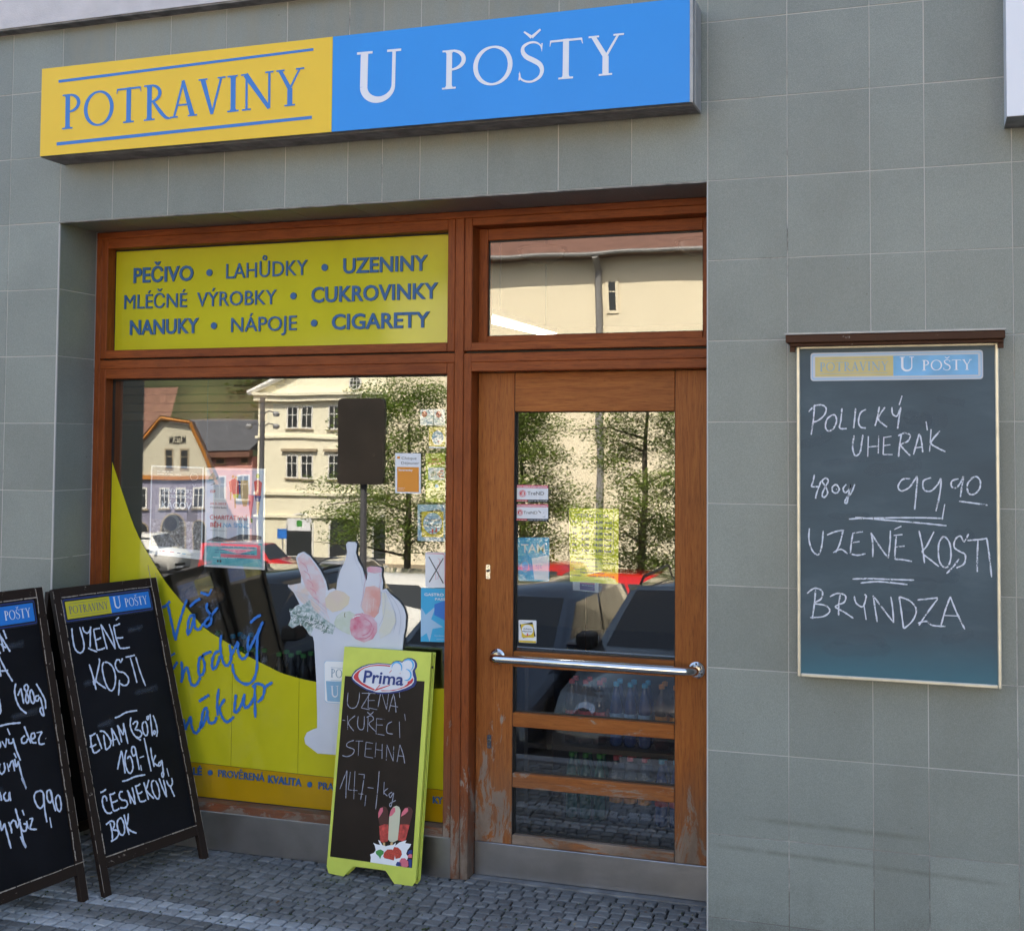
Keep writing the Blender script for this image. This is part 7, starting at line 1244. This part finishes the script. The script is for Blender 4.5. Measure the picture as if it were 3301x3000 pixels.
p_ = refl_ = (-36.3, -55); g = gz(-55); MB().tube([(-36.3, -55, g), (-36.3, -55, g+2.7)], .04, 6).build('pole', M['alu'], bs, fix=True); MB().box((-36.6, -54.96, g+2.1), (-36.0, -54.93, g+2.7)).build('plate', M['script_blue'], bs)
# ---- cars ---------------------------------------------------------------------
def car(name, x, y, rz, col, label, L_=4.3, Wd=1.76, H=1.48, kind='hatch', cat_='car', grp='parked cars mirrored in the shop glass', rails=False, pitch=None):
    g = gz(y); t = root(name, None, label, cat_, grp, mat4=Matrix.Translation((x, y, g)) @ Matrix.Rotation(rz, 4, 'Z') @ Matrix.Rotation(pitch or 0, 4, 'Y'))
    # local: front towards +x
    f, r = L_/2, -L_/2; b0 = .22
    if kind == 'van': prof = [(r, .45), (r, H*.97), (r+.15, H), (f-1.45, H), (f-.75, H*.62), (f-.08, H*.50), (f, H*.40), (f, .30)]; belt = [(r+.25, H*.56), (r+.28, H*.93), (f-1.42, H*.94), (f-.86, H*.60)]
    else: prof = [(r+.02, .42), (r, .85), (r+.12, .98), (r+.42, H*.95), (r+.75, H), (f-2.05, H*.985), (f-1.22, H*.66), (f-.30, H*.56), (f-.05, H*.44), (f, .32)]; belt = [(r+.38, H*.66), (r+.62, H*.93), (f-2.05, H*.935), (f-1.38, H*.66)]
    low_ = [(f-.05, b0), (r+.05, b0)]
    P_ = prof+low_; m = MB(); k = len(P_)
    def half(z): return Wd/2 if z < H*.62 else Wd/2-(z-H*.62)/(H*.38)*.19
    m.v = [(a, -half(b_), b_) for a, b_ in P_]+[(a, half(b_), b_) for a, b_ in P_]
    m.f = [list(range(k)), list(range(k, 2*k))[::-1]]+[[(i+1) % k, i, k+i, k+(i+1) % k] for i in range(k)]; m.mi = [0]*len(m.f)
    me = m.mesh('body', fix=True); bm = bmesh.new(); bm.from_mesh(me); bmesh.ops.bevel(bm, geom=list(bm.edges), offset=.045, segments=2, affect='EDGES', clamp_overlap=True); bm.to_mesh(me); bm.free()
    me.polygons.foreach_set('use_smooth', [True]*len(me.polygons)); link('body', me, M[col], t, world=False)
    def quad(n_, pts, mat_):
        q = MB(); kk = len(pts); q.v = list(pts); q.f = [list(range(kk))]; q.mi = [0]; q.build(n_, M[mat_], t, world=False)
    xs_ = sorted(set([belt[0][0], belt[3][0]])); n_w = 2 if kind == 'hatch' else 1
    zb_, zt_ = belt[0][1], belt[1][1]
    for s in (-1, 1):
        hb_, ht_ = (half(zb_)+.006)*s, (half(zt_)+.006)*s
        cuts_ = [0, .5, 1] if kind == 'hatch' else [0, .78, 1]
        for a, c in zip(cuts_, cuts_[1:]):
            B0 = belt[0][0]+(belt[3][0]-belt[0][0])*a+.03; B1 = belt[0][0]+(belt[3][0]-belt[0][0])*c-.03; T0 = belt[1][0]+(belt[2][0]-belt[1][0])*a+.03; T1 = belt[1][0]+(belt[2][0]-belt[1][0])*c-.03
            quad('side_window', [(B0, hb_, zb_), (B1, hb_, zb_), (T1, ht_, zt_), (T0, ht_, zt_)], 'dark_glass')
        mir = MB().box((belt[3][0]-.1, s*(Wd/2), zb_-.02), (belt[3][0]+.12, s*(Wd/2+.17), zb_+.13)).build('wing_mirror', M[col if rails is False else 'black'], t, world=False, bev=.02)
        wq = quad_car = None
        for wx in (f-.85, r+.80):
            MB().lathe([(.0, s*.004), (.20, s*.004), (.205, s*-.02), (.32, s*-.02), (.33, s*-.20), (0, s*-.20)], (wx, s*(Wd/2+.012), .325), 20, axis='y').build('wheel', M['gasket'], t, world=False, fix=True)
            MB().lathe([(0, s*.012), (.06, s*.012), (.19, s*.006), (.2, s*-.004)], (wx, s*(Wd/2+.016), .325), 14, axis='y').build('rim', M['alu'], t, world=False, fix=True)
    # windscreen, rear window
    i0 = 4 if kind == 'van' else 6; a, c = prof[i0], prof[i0-1]
    def on(p, q_, u, o_=.012): return (p[0]+(q_[0]-p[0])*u+o_, p[1]+(q_[1]-p[1])*u+o_*.6)
    p0, p1 = on(a, c, .06), on(a, c, .93); quad('windscreen', [(p0[0], -half(p0[1])+.10, p0[1]), (p0[0], half(p0[1])-.10, p0[1]), (p1[0], half(p1[1])-.08, p1[1]), (p1[0], -half(p1[1])+.08, p1[1])], 'dark_glass')
    if kind == 'hatch':
        a, c = prof[2], prof[3]; p0, p1 = on(a, c, .08, -.012), on(a, c, .92, -.012); quad('rear_window', [(p0[0], half(p0[1])-.14, p0[1]+.01), (p0[0], -half(p0[1])+.14, p0[1]+.01), (p1[0], -half(p1[1])+.10, p1[1]+.02), (p1[0], half(p1[1])-.10, p1[1]+.02)], 'dark_glass')
    for s in (-1, 1):
        hx = f-.05; MB().lathe([(0, .03), (.09, .02), (.12, -.06)], (hx-.04, s*(Wd/2-.27), H*.435), 12, axis='x').build('headlight', M['chrome'], t, world=False, fix=True)
        MB().box((r-.012, s*(Wd/2-.30), .72), (r+.05, s*(Wd/2-.08), .95)).build('tail_light', M['red'], t, world=False)
        if rails: MB().tube([(r+.8, s*(Wd/2-.25), H+.01), (r+.95, s*(Wd/2-.25), H+.06), (f-2.3, s*(Wd/2-.25), H+.05), (f-2.15, s*(Wd/2-.25), H-.01)], .015, 6).build('roof_rail', M['gasket'], t, world=False, fix=True)
    MB().box((f-.03, -.45, .42), (f+.012, .45, .56)).build('grille', M['gasket'], t, world=False); MB().box((f+.0125, -.26, .30), (f+.02, .26, .41)).build('number_plate', M['white'], t, world=False)
    MB().box((r-.02, -Wd/2+.1, .26), (f+.02, Wd/2-.1, .30)).build('bumper_line', M['gasket'], t, world=False)
    return t
for n_, c in (('car_black', (.012, .014, .018)), ('car_navy', (.02, .03, .055)), ('car_grey', (.06, .065, .07)), ('car_red', (.50, .015, .015)), ('car_white', (.62, .62, .60)), ('car_silver', (.30, .31, .33))): M[n_] = flat(n_.replace('car_', '')+'_car_paint', c, .22, coat=1.0)
pt = R(10)
car('parked_car', -3.45, -6.5, R(90), 'car_navy', 'dark blue car facing the shop, mirrored low in the left half of the door', H=1.46)
car('parked_car', -1.42, -6.5, R(90), 'car_grey', 'dark grey estate with roof rails, mirrored low in the right half of the door', H=1.58, rails=True)
car('parked_car', -6.5, -6.4, R(88), 'car_black', 'black car facing the shop, mirrored behind the blue handwriting on the window', H=1.48, rails=True)
car('parked_car', -7.3, -12.9, R(0), 'car_white', 'white estate car in side view, mirrored behind the cut-out shopping bag', L_=4.4, H=1.56)
car('parked_car', -12.4, -14.5, R(180), 'car_red', 'bright red hatchback, mirrored left of the cut-out bag below the red van', H=1.46)
car('parked_car', -3.7, -15.6, R(0), 'car_red', 'red car behind the dark ones, mirrored at the right edge of the door glass', H=1.66)
car('parked_car', -7.15, -17.4, R(90), 'car_red', 'red car facing the shop, mirrored at the left edge of the door glass', H=1.70)
car('parked_van', -32.6, -46, R(0), 'car_red', 'red delivery van parked below the pale yellow house, mirrored behind the run poster', L_=4.9, Wd=1.9, H=1.95, kind='van', cat_='van')
car('parked_van', -43.2, -51, R(0), 'car_white', 'white minibus parked before the museum, mirrored behind the concert poster', L_=5.4, Wd=2.0, H=2.2, kind='van', cat_='van')
car('parked_car', -27.6, -46, R(180), 'car_black', 'black car beyond the red van, mirrored above the cut-out baguette', H=1.46)
car('parked_car', -22.2, -38.0, R(-90), 'car_silver', 'silver car parked by the tree trunk, mirrored above the bottle shape', H=1.45)
for o in bpy.data.objects:
    if o.name.startswith(('wiped_chalk', 'worn_edges', 'small_print')): o['kind'] = 'stuff'
print('objects', len(bpy.data.objects))
